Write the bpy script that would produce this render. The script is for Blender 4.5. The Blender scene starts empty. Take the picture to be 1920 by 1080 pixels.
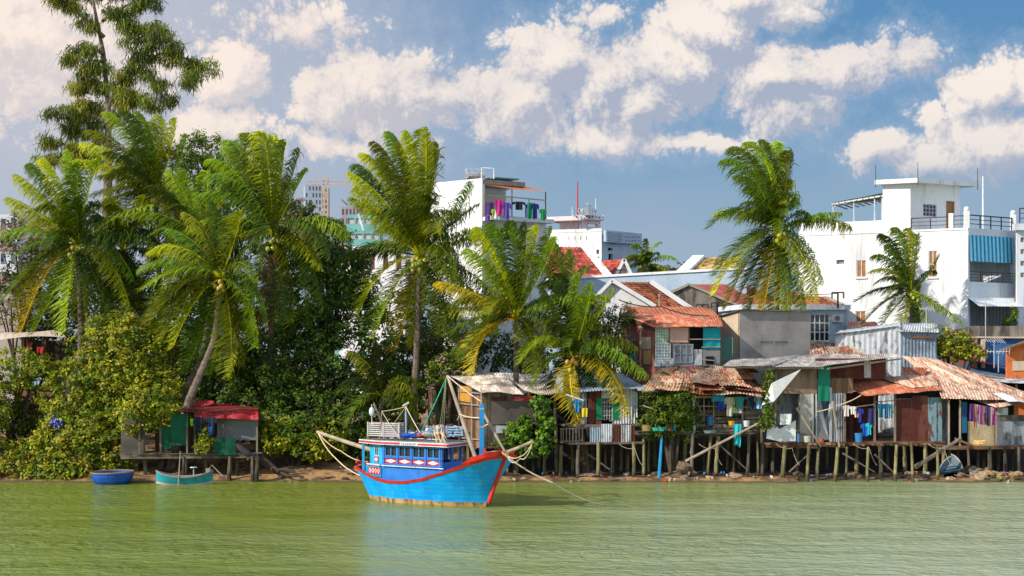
import bpy, math, random
import numpy as np
from mathutils import Vector, Matrix, noise

# ------------------------------------------------------------------ core
F, HZ, CH = 3040.0, 670.0, 6.2
SC = bpy.context.scene
COL = SC.collection
R = math.radians
rnd = random.Random(7)

def X_(px, Y): return (px - 960) * Y / F
def Z_(py, Y): return CH - (py - HZ) * Y / F
def P(px, py, Y): return Vector((X_(px, Y), Y, Z_(py, Y)))
def lin(r, g, b):
    f = lambda c: ((c / 255 + .055) / 1.055) ** 2.4 if c > 10 else c / 255 / 12.92
    return (f(r), f(g), f(b), 1)

ORG = {}
def thing(name, label, cat, loc, group=None):
    o = bpy.data.objects.new(name, None); COL.objects.link(o)
    o.location = Vector(loc); o.empty_display_size = .3
    ORG[o.name] = Vector(loc)
    o['label'] = label; o['category'] = cat
    if group: o['group'] = group
    return o
def tag(o, label, cat, group=None):
    o['label'] = label; o['category'] = cat
    if group: o['group'] = group
    return o

def link_mesh(name, me, parent=None, loc=None):
    o = bpy.data.objects.new(name, me); COL.objects.link(o)
    if parent is not None:
        o.parent = parent
        ORG[o.name] = ORG[parent.name]
    else:
        ORG[o.name] = Vector(loc)
        o.location = Vector(loc)
    return o

class MB:
    def __init__(s): s.v = []; s.f = []; s.c = []; s.t = (1, 1, 1)
    def tint(s, a=1, b=None, c=None):
        s.t = (a, a, a) if b is None else (a, b, c); return s
    def vary(s, r=.2):
        k = 1 + rnd.uniform(-r, r); s.t = (k, k * rnd.uniform(.97, 1.03), k * rnd.uniform(.95, 1.05)); return s
    def face(s, *pts):
        i = len(s.v); s.v += [tuple(p) for p in pts]; s.f.append(tuple(range(i, i + len(pts)))); s.c.append(s.t); return s
    def faces(s, pts, fs):
        i = len(s.v); s.v += [tuple(p) for p in pts]
        for f in fs: s.f.append(tuple(i + k for k in f)); s.c.append(s.t)
        return s
    def hexa(s, p):   # 8 points: bottom 0-3, top 4-7
        return s.faces(p, [(3, 2, 1, 0), (4, 5, 6, 7), (0, 1, 5, 4), (1, 2, 6, 5), (2, 3, 7, 6), (3, 0, 4, 7)])
    def box(s, c, sz, rz=0):
        c = Vector(c); x, y, z = sz[0] / 2, sz[1] / 2, sz[2] / 2
        ca, sa = math.cos(rz), math.sin(rz)
        return s.hexa([c + Vector((a * ca - b * sa, a * sa + b * ca, d)) for d in (-z, z) for a, b in ((-x, -y), (x, -y), (x, y), (-x, y))])
    def bar(s, a, b, w=.06, h=None, up=(0, 0, 1)):
        a, b = Vector(a), Vector(b); h = h or w
        d = (b - a).normalized(); up = Vector(up)
        if abs(d.dot(up)) > .97: up = Vector((0, 1, 0))
        sx = d.cross(up).normalized() * w / 2; sz = sx.cross(d).normalized() * h / 2
        return s.hexa([a - sx - sz, a + sx - sz, b + sx - sz, b - sx - sz, a - sx + sz, a + sx + sz, b + sx + sz, b - sx + sz])
    def tube(s, pts, rad, n=6, cap=True):
        pts = [Vector(p) for p in pts]
        if not hasattr(rad, '__len__'): rad = [rad] * len(pts)
        base = len(s.v); m = len(pts); prev = None
        for i, p in enumerate(pts):
            d = (pts[min(i + 1, m - 1)] - pts[max(i - 1, 0)])
            if d.length < 1e-6: d = Vector((0, 0, 1))
            d.normalize()
            if prev is None:
                ref = Vector((0, 1, 0)) if abs(d.y) < .9 else Vector((1, 0, 0))
                u = d.cross(ref).normalized()
            else:
                u = (prev - d * prev.dot(d)).normalized()
            prev = u; w = d.cross(u)
            for k in range(n):
                a = 2 * math.pi * k / n
                s.v.append(tuple(p + (u * math.cos(a) + w * math.sin(a)) * rad[i]))
        for i in range(m - 1):
            for k in range(n):
                k2 = (k + 1) % n
                s.f.append((base + i * n + k, base + i * n + k2, base + (i + 1) * n + k2, base + (i + 1) * n + k)); s.c.append(s.t)
        if cap:
            s.f.append(tuple(base + k for k in range(n))[::-1]); s.c.append(s.t)
            s.f.append(tuple(base + (m - 1) * n + k for k in range(n))); s.c.append(s.t)
        return s
    def prism(s, pts, vec):
        pts = [Vector(p) for p in pts]; vec = Vector(vec); n = len(pts)
        return s.faces(pts + [p + vec for p in pts], [tuple(range(n)), tuple(range(2 * n - 1, n - 1, -1))] + [(k, k + n, (k + 1) % n + n, (k + 1) % n) for k in range(n)])
    def sheet(s, a, b, c, d, pitch=.13, amp=.02, nv=5, sag=0, wob=.02, rag=0, varp=0):
        # corrugated sheet: a->b along the eave, d->c along the ridge, waves run up the slope
        a, b, c, d = map(Vector, (a, b, c, d))
        L = max((b - a).length, (c - d).length); nu = max(2, int(L / pitch * 4))
        nrm = (b - a).cross(d - a).normalized(); seed = rnd.uniform(0, 99)
        base = len(s.v)
        for j in range(nv + 1):
            v = j / nv
            for i in range(nu + 1):
                u = i / nu
                p = (a.lerp(b, u)).lerp(d.lerp(c, u), v)
                w = math.sin(i * math.pi / 2) * amp
                w += noise.noise(Vector((u * L * .7 + seed, v * 2, seed))) * wob * 2
                p = p + nrm * w
                p.z -= sag * math.sin(math.pi * u) * (1 - v * .5)
                if rag and j == 0: p = p + (a - d).normalized() * (noise.noise(Vector((u * L * 1.1 + seed, 3, 1))) * rag)
                s.v.append(tuple(p))
        sheetw = .9; t0 = s.t
        for j in range(nv):
            for i in range(nu):
                if varp:
                    k = noise.cell(Vector((int(i / nu * L / sheetw) + seed, 0, 0))) * varp
                    s.t = (t0[0] * (1 + k), t0[1] * (1 + k), t0[2] * (1 + k))
                q = base + j * (nu + 1) + i
                s.f.append((q, q + 1, q + nu + 2, q + nu + 1)); s.c.append(s.t)
        s.t = t0
        return s
    def tiles(s, a, b, c, d, rows, pitch=.25, amp=.03, lip=.04):
        a, b, c, d = map(Vector, (a, b, c, d)); nrm = (b - a).cross(d - a).normalized()
        if nrm.z < 0: nrm = -nrm
        L = max((b - a).length, (c - d).length); nu = int(L / pitch * 3)
        for r in range(rows):
            v0, v1 = r / rows, (r + 1) / rows
            base = len(s.v); t0 = s.t
            for vv, off in ((v0, -lip * .3), (v0, lip), (v1 + .2 / rows, 0)):
                for i in range(nu + 1):
                    u = i / nu
                    p = a.lerp(b, u).lerp(d.lerp(c, u), vv) + nrm * (off + amp * math.cos(i * 2 * math.pi / 3))
                    s.v.append(tuple(p))
            for j in range(2):
                for i in range(nu):
                    k = .75 + .5 * noise.cell(Vector((int(i / 3) * 1.3, r * 1.7, a.x)))
                    s.t = (t0[0] * k, t0[1] * k, t0[2] * k)
                    q = base + j * (nu + 1) + i
                    s.f.append((q, q + 1, q + nu + 2, q + nu + 1)); s.c.append(s.t)
            s.t = t0
        return s
    def cloth(s, a, b, drop, fold=.05, taper=1, nx=10, ny=6, out=(0, -1, 0), sway=0, cols=None, rag=0):
        a, b, out = Vector(a), Vector(b), Vector(out); seed = rnd.uniform(0, 50)
        base = len(s.v); mid = (a + b) / 2; t0 = s.t
        for j in range(ny + 1):
            v = j / ny; k = 1 + (taper - 1) * v
            for i in range(nx + 1):
                u = i / nx; p = a.lerp(b, u); p = mid + (p - mid) * k
                dd = drop * (1 + (rag * noise.noise(Vector((u * 3, seed, 0)))))
                p = p + Vector((sway * v, 0, -dd * v)) + out * (math.sin(u * 9 + seed + v * 1.5) * fold * (.3 + v))
                s.v.append(tuple(p))
        for j in range(ny):
            for i in range(nx):
                if cols: s.t = cols[int(i / nx * len(cols)) % len(cols)]
                q = base + j * (nx + 1) + i
                s.f.append((q, q + 1, q + nx + 2, q + nx + 1)); s.c.append(s.t)
        s.t = t0
        return s
    def ball(s, c, r, n=8, m=6, sq=1, jit=0):
        c = Vector(c); base = len(s.v); r = r if hasattr(r, '__len__') else (r, r, r * sq); sd = rnd.uniform(0, 99)
        for j in range(m + 1):
            th = math.pi * j / m
            for k in range(n):
                a = 2 * math.pi * k / n; d = Vector((math.sin(th) * math.cos(a), math.sin(th) * math.sin(a), math.cos(th)))
                q = 1 + jit * noise.noise(d * 1.5 + Vector((sd, 0, 0)))
                s.v.append((c.x + d.x * r[0] * q, c.y + d.y * r[1] * q, c.z + d.z * r[2] * q))
        for j in range(m):
            for k in range(n):
                k2 = (k + 1) % n; s.f.append((base + j * n + k, base + (j + 1) * n + k, base + (j + 1) * n + k2, base + j * n + k2)); s.c.append(s.t)
        return s
    def build(s, name, mat, parent=None, smooth=False, origin=None):
        v = np.array(s.v, dtype=np.float64)
        if parent is not None: off = ORG[parent.name]
        elif origin is not None: off = Vector(origin)
        else:
            lo, hi = v.min(0), v.max(0); off = Vector(((lo[0] + hi[0]) / 2, (lo[1] + hi[1]) / 2, lo[2]))
        me = bpy.data.meshes.new(name)
        me.from_pydata((v - np.array(off)).tolist(), [], s.f)
        me.materials.append(mat)
        at = me.color_attributes.new('Tint', 'FLOAT_COLOR', 'CORNER')
        cnt = np.array([len(f) for f in s.f]); c = np.repeat(np.array(s.c, dtype=np.float32), cnt, axis=0)
        at.data.foreach_set('color', np.hstack([c, np.ones((len(c), 1), np.float32)]).ravel())
        if smooth: me.polygons.foreach_set('use_smooth', [True] * len(me.polygons))
        me.update()
        return link_mesh(name, me, parent, off)

def np_mesh(name, verts, nper, cols, mat, parent=None, loc=None, smooth=False):
    """verts (N*nper,3) separate polygons of nper corners, cols (N,3)."""
    off = np.array(ORG[parent.name] if parent is not None else loc)
    n = len(verts) // nper
    me = bpy.data.meshes.new(name)
    me.vertices.add(len(verts)); me.vertices.foreach_set('co', (verts - off).astype(np.float32).ravel())
    me.loops.add(n * nper); me.loops.foreach_set('vertex_index', np.arange(n * nper, dtype=np.int32))
    me.polygons.add(n); me.polygons.foreach_set('loop_start', np.arange(0, n * nper, nper, dtype=np.int32))
    me.polygons.foreach_set('loop_total', np.full(n, nper, dtype=np.int32))
    me.update(calc_edges=True)
    me.materials.append(mat)
    at = me.color_attributes.new('Tint', 'FLOAT_COLOR', 'CORNER')
    c = np.repeat(cols, nper, axis=0)
    at.data.foreach_set('color', np.hstack([c, np.ones((len(c), 1))]).astype(np.float32).ravel())
    return link_mesh(name, me, parent, loc)

# ------------------------------------------------------------------ materials
def nd(nt, t, **kw):
    n = nt.nodes.new(t)
    for k, v in kw.items():
        if hasattr(n, k): setattr(n, k, v)
    return n
class G:
    """tiny node-graph helper"""
    def __init__(s, nt): s.nt = nt; s.L = nt.links.new
    def n(s, t, **kw): return nd(s.nt, t, **kw)
    def inp(s, sock, v):
        if hasattr(v, 'is_output'): s.L(v, sock)
        elif v is not None: sock.default_value = v
    def math(s, op, a, b=None, c=None, clamp=False):
        m = s.n('ShaderNodeMath', operation=op); m.use_clamp = clamp
        s.inp(m.inputs[0], a)
        if b is not None: s.inp(m.inputs[1], b)
        if c is not None: s.inp(m.inputs[2], c)
        return m.outputs[0]
    def vmath(s, op, a, b=None, out=0, scale=None):
        m = s.n('ShaderNodeVectorMath', operation=op); s.inp(m.inputs[0], a)
        if b is not None: s.inp(m.inputs[1], b)
        if scale is not None: s.inp(m.inputs['Scale'], scale)
        return m.outputs[out]
    def vm3(s, a, b, c):
        m = s.n('ShaderNodeVectorMath', operation='MULTIPLY_ADD')
        for i, v in enumerate((a, b, c)): s.inp(m.inputs[i], v)
        return m.outputs[0]
    def mix(s, f, a, b, bt='MIX'):
        m = s.n('ShaderNodeMix', data_type='RGBA', blend_type=bt)
        s.inp(m.inputs[0], f); s.inp(m.inputs[6], a); s.inp(m.inputs[7], b); return m.outputs[2]
    def noise(s, vec, scale, detail=3, rough=.55, dist=0, out=0):
        m = s.n('ShaderNodeTexNoise'); s.inp(m.inputs['Vector'], vec)
        m.inputs['Scale'].default_value = scale; m.inputs['Detail'].default_value = detail
        m.inputs['Roughness'].default_value = rough; m.inputs['Distortion'].default_value = dist; return m.outputs[out]
    def map(s, vec, sc=(1, 1, 1), loc=(0, 0, 0), rot=(0, 0, 0)):
        m = s.n('ShaderNodeMapping'); s.inp(m.inputs[0], vec)
        m.inputs[1].default_value = loc; m.inputs[2].default_value = rot; m.inputs[3].default_value = sc; return m.outputs[0]
    def ramp(s, f, lo, hi, a=0., b=1.):
        m = s.n('ShaderNodeMapRange', interpolation_type='SMOOTHSTEP'); s.inp(m.inputs[0], f)
        m.inputs[1].default_value = lo; m.inputs[2].default_value = hi; m.inputs[3].default_value = a; m.inputs[4].default_value = b
        return m.outputs[0]

MATS = {}
def newmat(name):
    m = bpy.data.materials.new(name); m.use_nodes = True; nt = m.node_tree
    for n in list(nt.nodes): nt.nodes.remove(n)
    g = G(nt); out = g.n('ShaderNodeOutputMaterial'); bs = g.n('ShaderNodeBsdfPrincipled')
    g.L(bs.outputs[0], out.inputs[0]); MATS[name] = m
    return m, g, bs, out
def tinted(g, col):
    a = g.n('ShaderNodeAttribute', attribute_name='Tint')
    return g.mix(1., col, a.outputs[0], 'MULTIPLY')

def surf(name, base, var=.25, scale=1.5, rough=.85, stain=None, samt=.5, slo=.5, shi=.7, streak=4, sscale=1.2, metal=0, bump=.3, bscale=25, spec=.3):
    """painted / plaster / wood surface with soft mottling and run-off stains"""
    m, g, bs, out = newmat(name)
    co = g.n('ShaderNodeTexCoord').outputs['Object']
    n1 = g.noise(co, scale, 4, .6)
    k = g.ramp(n1, .3, .7, 1 - var, 1 + var * .5)
    c = g.vmath('SCALE', base[:3], scale=k)
    n3 = g.noise(co, 14, 3, .7)
    c = g.vmath('SCALE', c, scale=g.ramp(n3, .25, .75, .86, 1.1))
    if stain:
        n2 = g.noise(g.map(co, (1, 1, 1 / streak)), sscale, 5, .65, .3)
        f = g.math('MULTIPLY', g.ramp(n2, slo, shi), samt)
        c = g.mix(f, c, stain)
    if name.endswith('stilt'):      # wet, dark tide mark near the water
        pz = g.n('ShaderNodeSeparateXYZ'); g.L(g.n('ShaderNodeNewGeometry').outputs['Position'], pz.inputs[0])
        c = g.mix(g.ramp(g.math('ADD', pz.outputs[2], g.math('MULTIPLY', n1, .3)), .42, .62, .75, 0), c, lin(40, 38, 24))
    c = tinted(g, c)
    g.L(c, bs.inputs['Base Color']); bs.inputs['Roughness'].default_value = rough
    bs.inputs['Metallic'].default_value = metal; bs.inputs['Specular IOR Level'].default_value = spec
    if bump:
        b = g.n('ShaderNodeBump'); b.inputs['Strength'].default_value = bump; b.inputs['Distance'].default_value = .02
        g.L(g.noise(co, bscale, 3), b.inputs['Height']); g.L(b.outputs[0], bs.inputs['Normal'])
    return m

def rustmat(name, bare, rust, dark, amt=.5, sc=1.1, stretch=(1, .35, .5), rough=.75):
    m, g, bs, out = newmat(name)
    co = g.n('ShaderNodeTexCoord').outputs['Object']
    n1 = g.noise(g.map(co, stretch), sc, 6, .62, .4)
    n2 = g.noise(g.map(co, (2.2, .5, .9)), sc * 1.7, 5, .7)
    f1 = g.ramp(n1, .62 - amt * .35, .70 - amt * .3)
    c = g.mix(f1, bare, rust)
    c = g.mix(g.ramp(n2, .52, .68), c, dark)
    n4 = g.noise(co, 16, 3, .7)
    c = g.vmath('SCALE', c, scale=g.ramp(n4, .25, .75, .75, 1.15))
    c = tinted(g, c)
    g.L(c, bs.inputs['Base Color']); bs.inputs['Roughness'].default_value = rough; bs.inputs['Specular IOR Level'].default_value = .25
    return m

def leafmat(name, trans=.35, rough=.5, spec=.35):
    m, g, bs, out = newmat(name)
    at = g.n('ShaderNodeAttribute', attribute_name='Tint').outputs[0]
    g.L(at, bs.inputs['Base Color']); bs.inputs['Roughness'].default_value = rough; bs.inputs['Specular IOR Level'].default_value = spec
    tr = g.n('ShaderNodeBsdfTranslucent'); g.L(g.vmath('MULTIPLY', at, (1.3, 1.25, .5)), tr.inputs[0])
    mx = g.n('ShaderNodeMixShader'); mx.inputs[0].default_value = trans
    g.L(bs.outputs[0], mx.inputs[1]); g.L(tr.outputs[0], mx.inputs[2]); g.L(mx.outputs[0], out.inputs[0])
    return m

LEAF = leafmat('leaf', .32, .5, .25); PALM = leafmat('palm_leaf', .22, .55, .18)
WHITE = surf('white_wall', (.82, .81, .80), .06, .5, .8, lin(140, 136, 128), .62, .50, .72, 10, 1.3, bump=.1)
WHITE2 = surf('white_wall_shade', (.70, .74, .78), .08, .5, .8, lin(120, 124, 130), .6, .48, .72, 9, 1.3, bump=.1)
PALEBLUE = surf('pale_blue_plaster', (.42, .52, .62), .1, .6, .8, lin(120, 130, 140), .3, bump=.1)
PINKW = surf('pink_plaster', (.82, .66, .68), .1, .6, .8, lin(160, 140, 140), .3, bump=.1)
CONC = surf('concrete', (.30, .285, .26), .2, .8, .9, lin(75, 70, 62), .45, .5, .72, 2, .7, bump=.3)
CONCD = surf('dark_concrete', (.26, .22, .18), .3, 1.0, .9, lin(50, 42, 36), .75, .42, .6, 7, 1.6, bump=.3)
CREAM = surf('cream_plaster', (.62, .48, .34), .15, .8, .85, lin(120, 100, 80), .4, bump=.2)
PINKSH = surf('red_painted_wall', (.40, .13, .10), .25, .8, .85, lin(120, 80, 66), .5, bump=.2)
TILE = surf('roof_tile', (.46, .15, .07), .3, 1.2, .85, lin(70, 40, 30), .5, .52, .7, 1, 2, bump=0)
TILER = surf('red_roof_tile', (.50, .09, .05), .15, 1.2, .7, lin(110, 45, 35), .4, .55, .75, 1, 1, bump=0)
TILEY = surf('yellow_roof_tile', (.62, .40, .12), .15, 1.2, .8, bump=0)
WOOD = surf('grey_wood', (.22, .17, .125), .35, 1.5, .9, lin(60, 48, 38), .6, .45, .65, 6, 2.5, bump=.4)
WOODB = surf('brown_wood', (.24, .13, .07), .3, 1.5, .9, lin(50, 30, 22), .6, .45, .65, 6, 2, bump=.4)
POLE = surf('pale_pole', (.42, .33, .24), .25, 2, .8, lin(90, 70, 50), .5, bump=.2)
STILT = surf('mossy_stilt', (.27, .235, .105), .35, 1.8, .9, lin(52, 48, 30), .7, .45, .6, 4, 2.2, bump=.4)
STILTD = surf('old_stilt', (.15, .12, .085), .35, 1.8, .9, lin(40, 34, 26), .7, .45, .6, 4, 2.2, bump=.4)
CORRG = rustmat('weathered_asbestos', lin(216, 204, 190), lin(178, 162, 146), lin(128, 112, 98), .45, 1.6, (1.6, .5, .5))
CORRB = rustmat('blue_grey_sheet', lin(150, 165, 178), lin(120, 130, 140), lin(90, 96, 104), .3)
RUSTO = rustmat('orange_rust', lin(206, 146, 112), lin(184, 102, 70), lin(134, 76, 58), .62, 2.0, (1.8, .4, .5))
RUSTM = rustmat('patched_rust', lin(200, 176, 150), lin(164, 98, 74), lin(108, 70, 60), .42, 2.4, (1.7, .5, .5))
RUSTW = rustmat('rust_on_white', lin(206, 178, 152), lin(168, 104, 80), lin(126, 84, 70), .38, 2.6, (1.9, .35, .5))
RUSTD = rustmat('dark_rust', lin(120, 74, 60), lin(98, 50, 40), lin(66, 38, 36), .6, 1.2, (1, 1, .35))
RUSTB = rustmat('rust_blue_sheet', lin(138, 168, 178), lin(120, 74, 58), lin(84, 56, 50), .3, 1.5, (1, 1, .4))
METW = rustmat('weathered_white_sheet', lin(200, 204, 206), lin(150, 150, 152), lin(104, 92, 84), .35, 1.2, (1, 1, .35))
METG = rustmat('grey_sheet', lin(150, 158, 164), lin(112, 116, 122), lin(112, 82, 66), .4, 1.2, (1, 1, .35))
GREENT = surf('green_tarp', lin(10, 120, 92), .25, 1, .6, lin(6, 60, 46), .5, bump=.3)
GREEND = surf('dark_green_tarp', lin(16, 92, 62), .3, 1, .7, lin(8, 44, 36), .5, bump=.3)
TEAL = surf('teal_cloth', lin(14, 148, 158), .2, 1, .8, bump=.2)
MINT = surf('mint_shutter', lin(124, 214, 190), .08, 1, .6)
REDT = surf('red_tarp', lin(176, 46, 56), .3, 2, .6, lin(226, 150, 150), .6, .55, .7, 1, 2.5)
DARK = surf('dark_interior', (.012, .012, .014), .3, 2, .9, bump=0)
GLASS, _g, _b, _o = newmat('dark_glass'); _b.inputs['Base Color'].default_value = (.02, .03, .04, 1); _b.inputs['Roughness'].default_value = .08
CLOTH = surf('cloth', (.9, .9, .9), .1, 3, .9, bump=.2)
PLASTIC = surf('plastic', (.9, .9, .9), .06, 3, .4, bump=0, spec=.5)
PAINT = surf('paint', (.9, .9, .9), .20, 2, .5, (.16, .13, .10, 1), .42, .53, .72, 3, 2.6, bump=.05, spec=.5)
METAL = surf('metal', (.9, .9, .9), .15, 3, .3, metal=.9, bump=0)
IRON = surf('dark_iron', (.06, .045, .045), .3, 3, .6, bump=0)
BARK = surf('palm_bark', (.21, .16, .12), .3, 2, .9, lin(64, 52, 42), .6, .45, .65, .4, 3, bump=.5, bscale=12)
BARKD = surf('dark_bark', (.09, .065, .045), .3, 2, .9, bump=.5, bscale=12)
ROPE = surf('rope', (.62, .50, .36), .2, 4, .9, bump=0)
ROCK = surf('rock', (.26, .19, .125), .4, 2, .9, lin(50, 36, 26), .5, .45, .6, 1, 3, bump=.5)
BRICK = surf('brick', (.30, .14, .09), .35, 6, .9, lin(120, 100, 84), .5, .5, .65, 1, 6)
# ------------------------------------------------------------------ camera, light, sky
cam = bpy.data.cameras.new('camera'); camo = bpy.data.objects.new('camera', cam); COL.objects.link(camo)
cam.sensor_width = 36; cam.lens = F / 1920 * 36; cam.shift_y = (HZ - 540) / 1920
cam.clip_start = .5; cam.clip_end = 9000
camo.location = (0, 0, CH); camo.rotation_euler = (R(90), 0, 0); SC.camera = camo
SUN = Vector((-.74, -.46, .53)).normalized()
sl = bpy.data.lights.new('sun', 'SUN'); sl.energy = 5.0; sl.angle = R(.5); sl.color = (1, .925, .82)
so = bpy.data.objects.new('sun', sl); COL.objects.link(so); so.location = (-60, -40, 60)
so.rotation_euler = SUN.to_track_quat('Z', 'Y').to_euler()
SC.view_settings.view_transform = 'Standard'; SC.view_settings.look = 'None'; SC.view_settings.exposure = 0
SC.cycles.max_bounces = 6; SC.cycles.diffuse_bounces = 3; SC.cycles.glossy_bounces = 3; SC.cycles.transparent_max_bounces = 6
SC.cycles.caustics_reflective = False; SC.cycles.caustics_refractive = False

w = bpy.data.worlds.new('World'); SC.world = w; w.use_nodes = True
nt = w.node_tree
for n in list(nt.nodes): nt.nodes.remove(n)
g = G(nt); wo = g.n('ShaderNodeOutputWorld'); bg = g.n('ShaderNodeBackground'); g.L(bg.outputs[0], wo.inputs[0])
sky = g.n('ShaderNodeTexSky', sky_type='NISHITA'); sky.sun_disc = False
sky.sun_elevation = math.asin(SUN.z); sky.sun_rotation = math.atan2(SUN.x, SUN.y)
sky.air_density = 1.0; sky.dust_density = .3; sky.ozone_density = 3.0; sky.altitude = 0
gen = g.n('ShaderNodeTexCoord').outputs['Generated']
sep = g.n('ShaderNodeSeparateXYZ'); g.L(gen, sep.inputs[0])
az = g.math('ARCTAN2', sep.outputs[0], sep.outputs[1])
hyp = g.math('SQRT', g.math('ADD', g.math('MULTIPLY', sep.outputs[0], sep.outputs[0]), g.math('MULTIPLY', sep.outputs[1], sep.outputs[1])))
el = g.math('ARCTAN2', sep.outputs[2], hyp)
comb = g.n('ShaderNodeCombineXYZ'); g.L(az, comb.inputs[0]); g.L(el, comb.inputs[1])
ae = comb.outputs[0]     # bearing, elevation in radians
def AE(px, py): return (math.atan((px - 960) / F), math.atan((HZ - py) / math.hypot(F, px - 960)))
# cloud masses: centre (as bearing, elevation), half-width, half-height, strength
CL = [(30, 60, 190, 150, 1.0), (250, 110, 130, 60, .45), (440, 135, 62, 55, .95), (400, 240, 95, 40, .6),
      (715, 165, 145, 75, .95), (610, 190, 75, 55, .75), (820, 160, 80, 40, .6), (570, 40, 120, 38, .42),
      (1040, 120, 100, 75, 1.0), (970, 195, 110, 58, 1.0), (1120, 150, 95, 75, .95), (1270, 120, 85, 80, 1.05), (1330, 50, 90, 70, 1.0), (1400, -10, 110, 50, 1.), (1190, 200, 90, 60, .8),
      (1130, 255, 130, 34, .6), (1480, 15, 60, 40, .75), (1130, 25, 80, 22, .42),
      (1450, 150, 95, 55, .85), (1570, 135, 110, 42, .85), (1480, 195, 90, 50, .75), (1690, 115, 70, 40, .5),
      (1840, 175, 85, 48, .95), (1920, 165, 60, 50, .8), (1860, 265, 120, 50, 1.0), (1740, 215, 40, 34, .6), (1650, 280, 55, 36, .75), (1760, 295, 100, 30, .75),
      (1290, 268, 170, 24, .5), (640, 265, 160, 30, .4)]
def cloud_group(idx):
    ng = bpy.data.node_groups.new('cloud_mass', 'ShaderNodeTree')
    ng.interface.new_socket('p', in_out='INPUT', socket_type='NodeSocketVector')
    ng.interface.new_socket('d', in_out='OUTPUT', socket_type='NodeSocketFloat')
    q = G(ng); gi = q.n('NodeGroupInput'); go = q.n('NodeGroupOutput')
    p = gi.outputs[0]
    wv = q.noise(p, 22, 2, .5, 0, 1)
    p2 = q.vmath('ADD', p, q.vmath('SCALE', q.vmath('SUBTRACT', wv, (.5, .5, .5)), scale=.022))
    acc = None; pc = p2
    for i, (px, py, rx, ry, s) in enumerate(CL[k] for k in idx):
        a, e = AE(px, py)
        if i and i % 4 == 0: pc = q.vm3(acc, (1e-9, 1e-9, 0), p2)
        d = q.vm3(pc, (F / rx, F / ry, 0), (-a * F / rx, -e * F / ry, 0))
        v = q.math('MULTIPLY_ADD', q.vmath('LENGTH', d, out=1), -s * 1.15, 1.5 * s)
        acc = v if acc is None else q.math('SMOOTH_MAX', acc, v, .12)
    acc = q.math('MINIMUM', q.math('MAXIMUM', acc, -1.), 1.7)
    vo = q.n('ShaderNodeTexVoronoi', feature='F1'); vo.voronoi_dimensions = '2D'; vo.normalize = True
    q.L(p2, vo.inputs['Vector']); vo.inputs['Scale'].default_value = 58
    vo.inputs['Detail'].default_value = 2.0; vo.inputs['Roughness'].default_value = .7; vo.inputs['Lacunarity'].default_value = 2.6
    puff = q.math('SUBTRACT', .33, vo.outputs['Distance'])
    fb = q.math('SUBTRACT', q.noise(p, 24, 6, .58), .5)
    q.L(q.math('MULTIPLY_ADD', puff, 1.5, q.math('MULTIPLY_ADD', fb, 1.2, acc)), go.inputs[0])
    return ng
nish = g.mix(1., sky.outputs[0], (.09, .09, .09, 1), 'MULTIPLY')
vl = g.vmath('LENGTH', g.vm3(ae, (3.2, 4.4, 0), (-AE(60, 60)[0] * 3.2, -AE(60, 60)[1] * 4.4, 0)), out=1)
veil = g.ramp(vl, .1, 1.25, .85, 0)
def region(x0, x1):
    """background closure for one stretch of the horizon, holding only the clouds that reach it"""
    idx = [i for i, c in enumerate(CL) if c[0] + c[2] * 1.6 > x0 and c[0] - c[2] * 1.6 < x1]
    ng = cloud_group(idx)
    def cg(v):
        n = g.n('ShaderNodeGroup'); n.node_tree = ng; g.L(v, n.inputs[0]); return n.outputs[0]
    d0 = cg(ae)
    d1 = cg(g.vm3(d0, (1e-9, 1e-9, 0), g.vmath('ADD', ae, (-.007, .011, 0))))
    relief = g.math('SUBTRACT', d0, d1)
    lit = g.math('ADD', g.ramp(relief, -.75, .75, 0, 1.15), g.math('MULTIPLY', g.ramp(d0, .3, 1.8), .12))
    big = g.noise(g.map(ae, (1, 1.6, 1), (3, 1, 0)), 9, 2, .5)
    lit = g.math('SUBTRACT', lit, g.ramp(big, .35, .75, 0, .42), clamp=True)
    ccol = g.mix(lit, (.40, .45, .57, 1), (.97, .87, .79, 1))
    ccol = g.mix(g.ramp(el, .07, .17, .45, 0), ccol, (.42, .47, .56, 1))
    skyc = g.mix(.82, nish, g.mix(g.ramp(el, .02, .22), (.30, .44, .58, 1), (.085, .26, .50, 1)))
    skyc = g.mix(g.ramp(d0, -.7, .35, 0, .55), skyc, (.34, .46, .63, 1))
    if x0 < 1000:   # warm bright veil round the upper left clouds
        skyc = g.mix(veil, skyc, (.56, .57, .64, 1))
        ccol = g.mix(g.math('MULTIPLY', veil, .6), ccol, (1.0, .83, .72, 1))
    mask = g.ramp(d0, .06, .46, 0, .97)
    b_ = g.n('ShaderNodeBackground'); g.L(g.mix(mask, skyc, ccol), b_.inputs[0]); return b_.outputs[0]
def xmix(f, a, b):
    m_ = g.n('ShaderNodeMixShader'); g.inp(m_.inputs[0], f); g.L(a, m_.inputs[1]); g.L(b, m_.inputs[2]); return m_.outputs[0]
def azr(px): return AE(px, 200)[0]
r1, r2, r3 = region(-900, 640), region(520, 1440), region(1320, 2900)
rr = xmix(g.ramp(az, azr(1330), azr(1430)), xmix(g.ramp(az, azr(530), azr(630)), r1, r2), r3)
# low sky: a plain hazy band without clouds
low = g.n('ShaderNodeBackground'); lh = g.noise(g.map(ae, (1, 2.6, 1), (8, 2, 0)), 8, 2, .5)
lc = g.mix(.82, nish, g.mix(g.ramp(el, .02, .22), (.30, .44, .58, 1), (.085, .26, .50, 1)))
g.L(g.mix(veil, g.mix(g.ramp(lh, .4, .66, .1, .5), lc, (.38, .43, .55, 1)), (.56, .57, .64, 1)), low.inputs[0])
rr = xmix(g.ramp(el, AE(960, 400)[1], AE(960, 300)[1]), low.outputs[0], rr)
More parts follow.
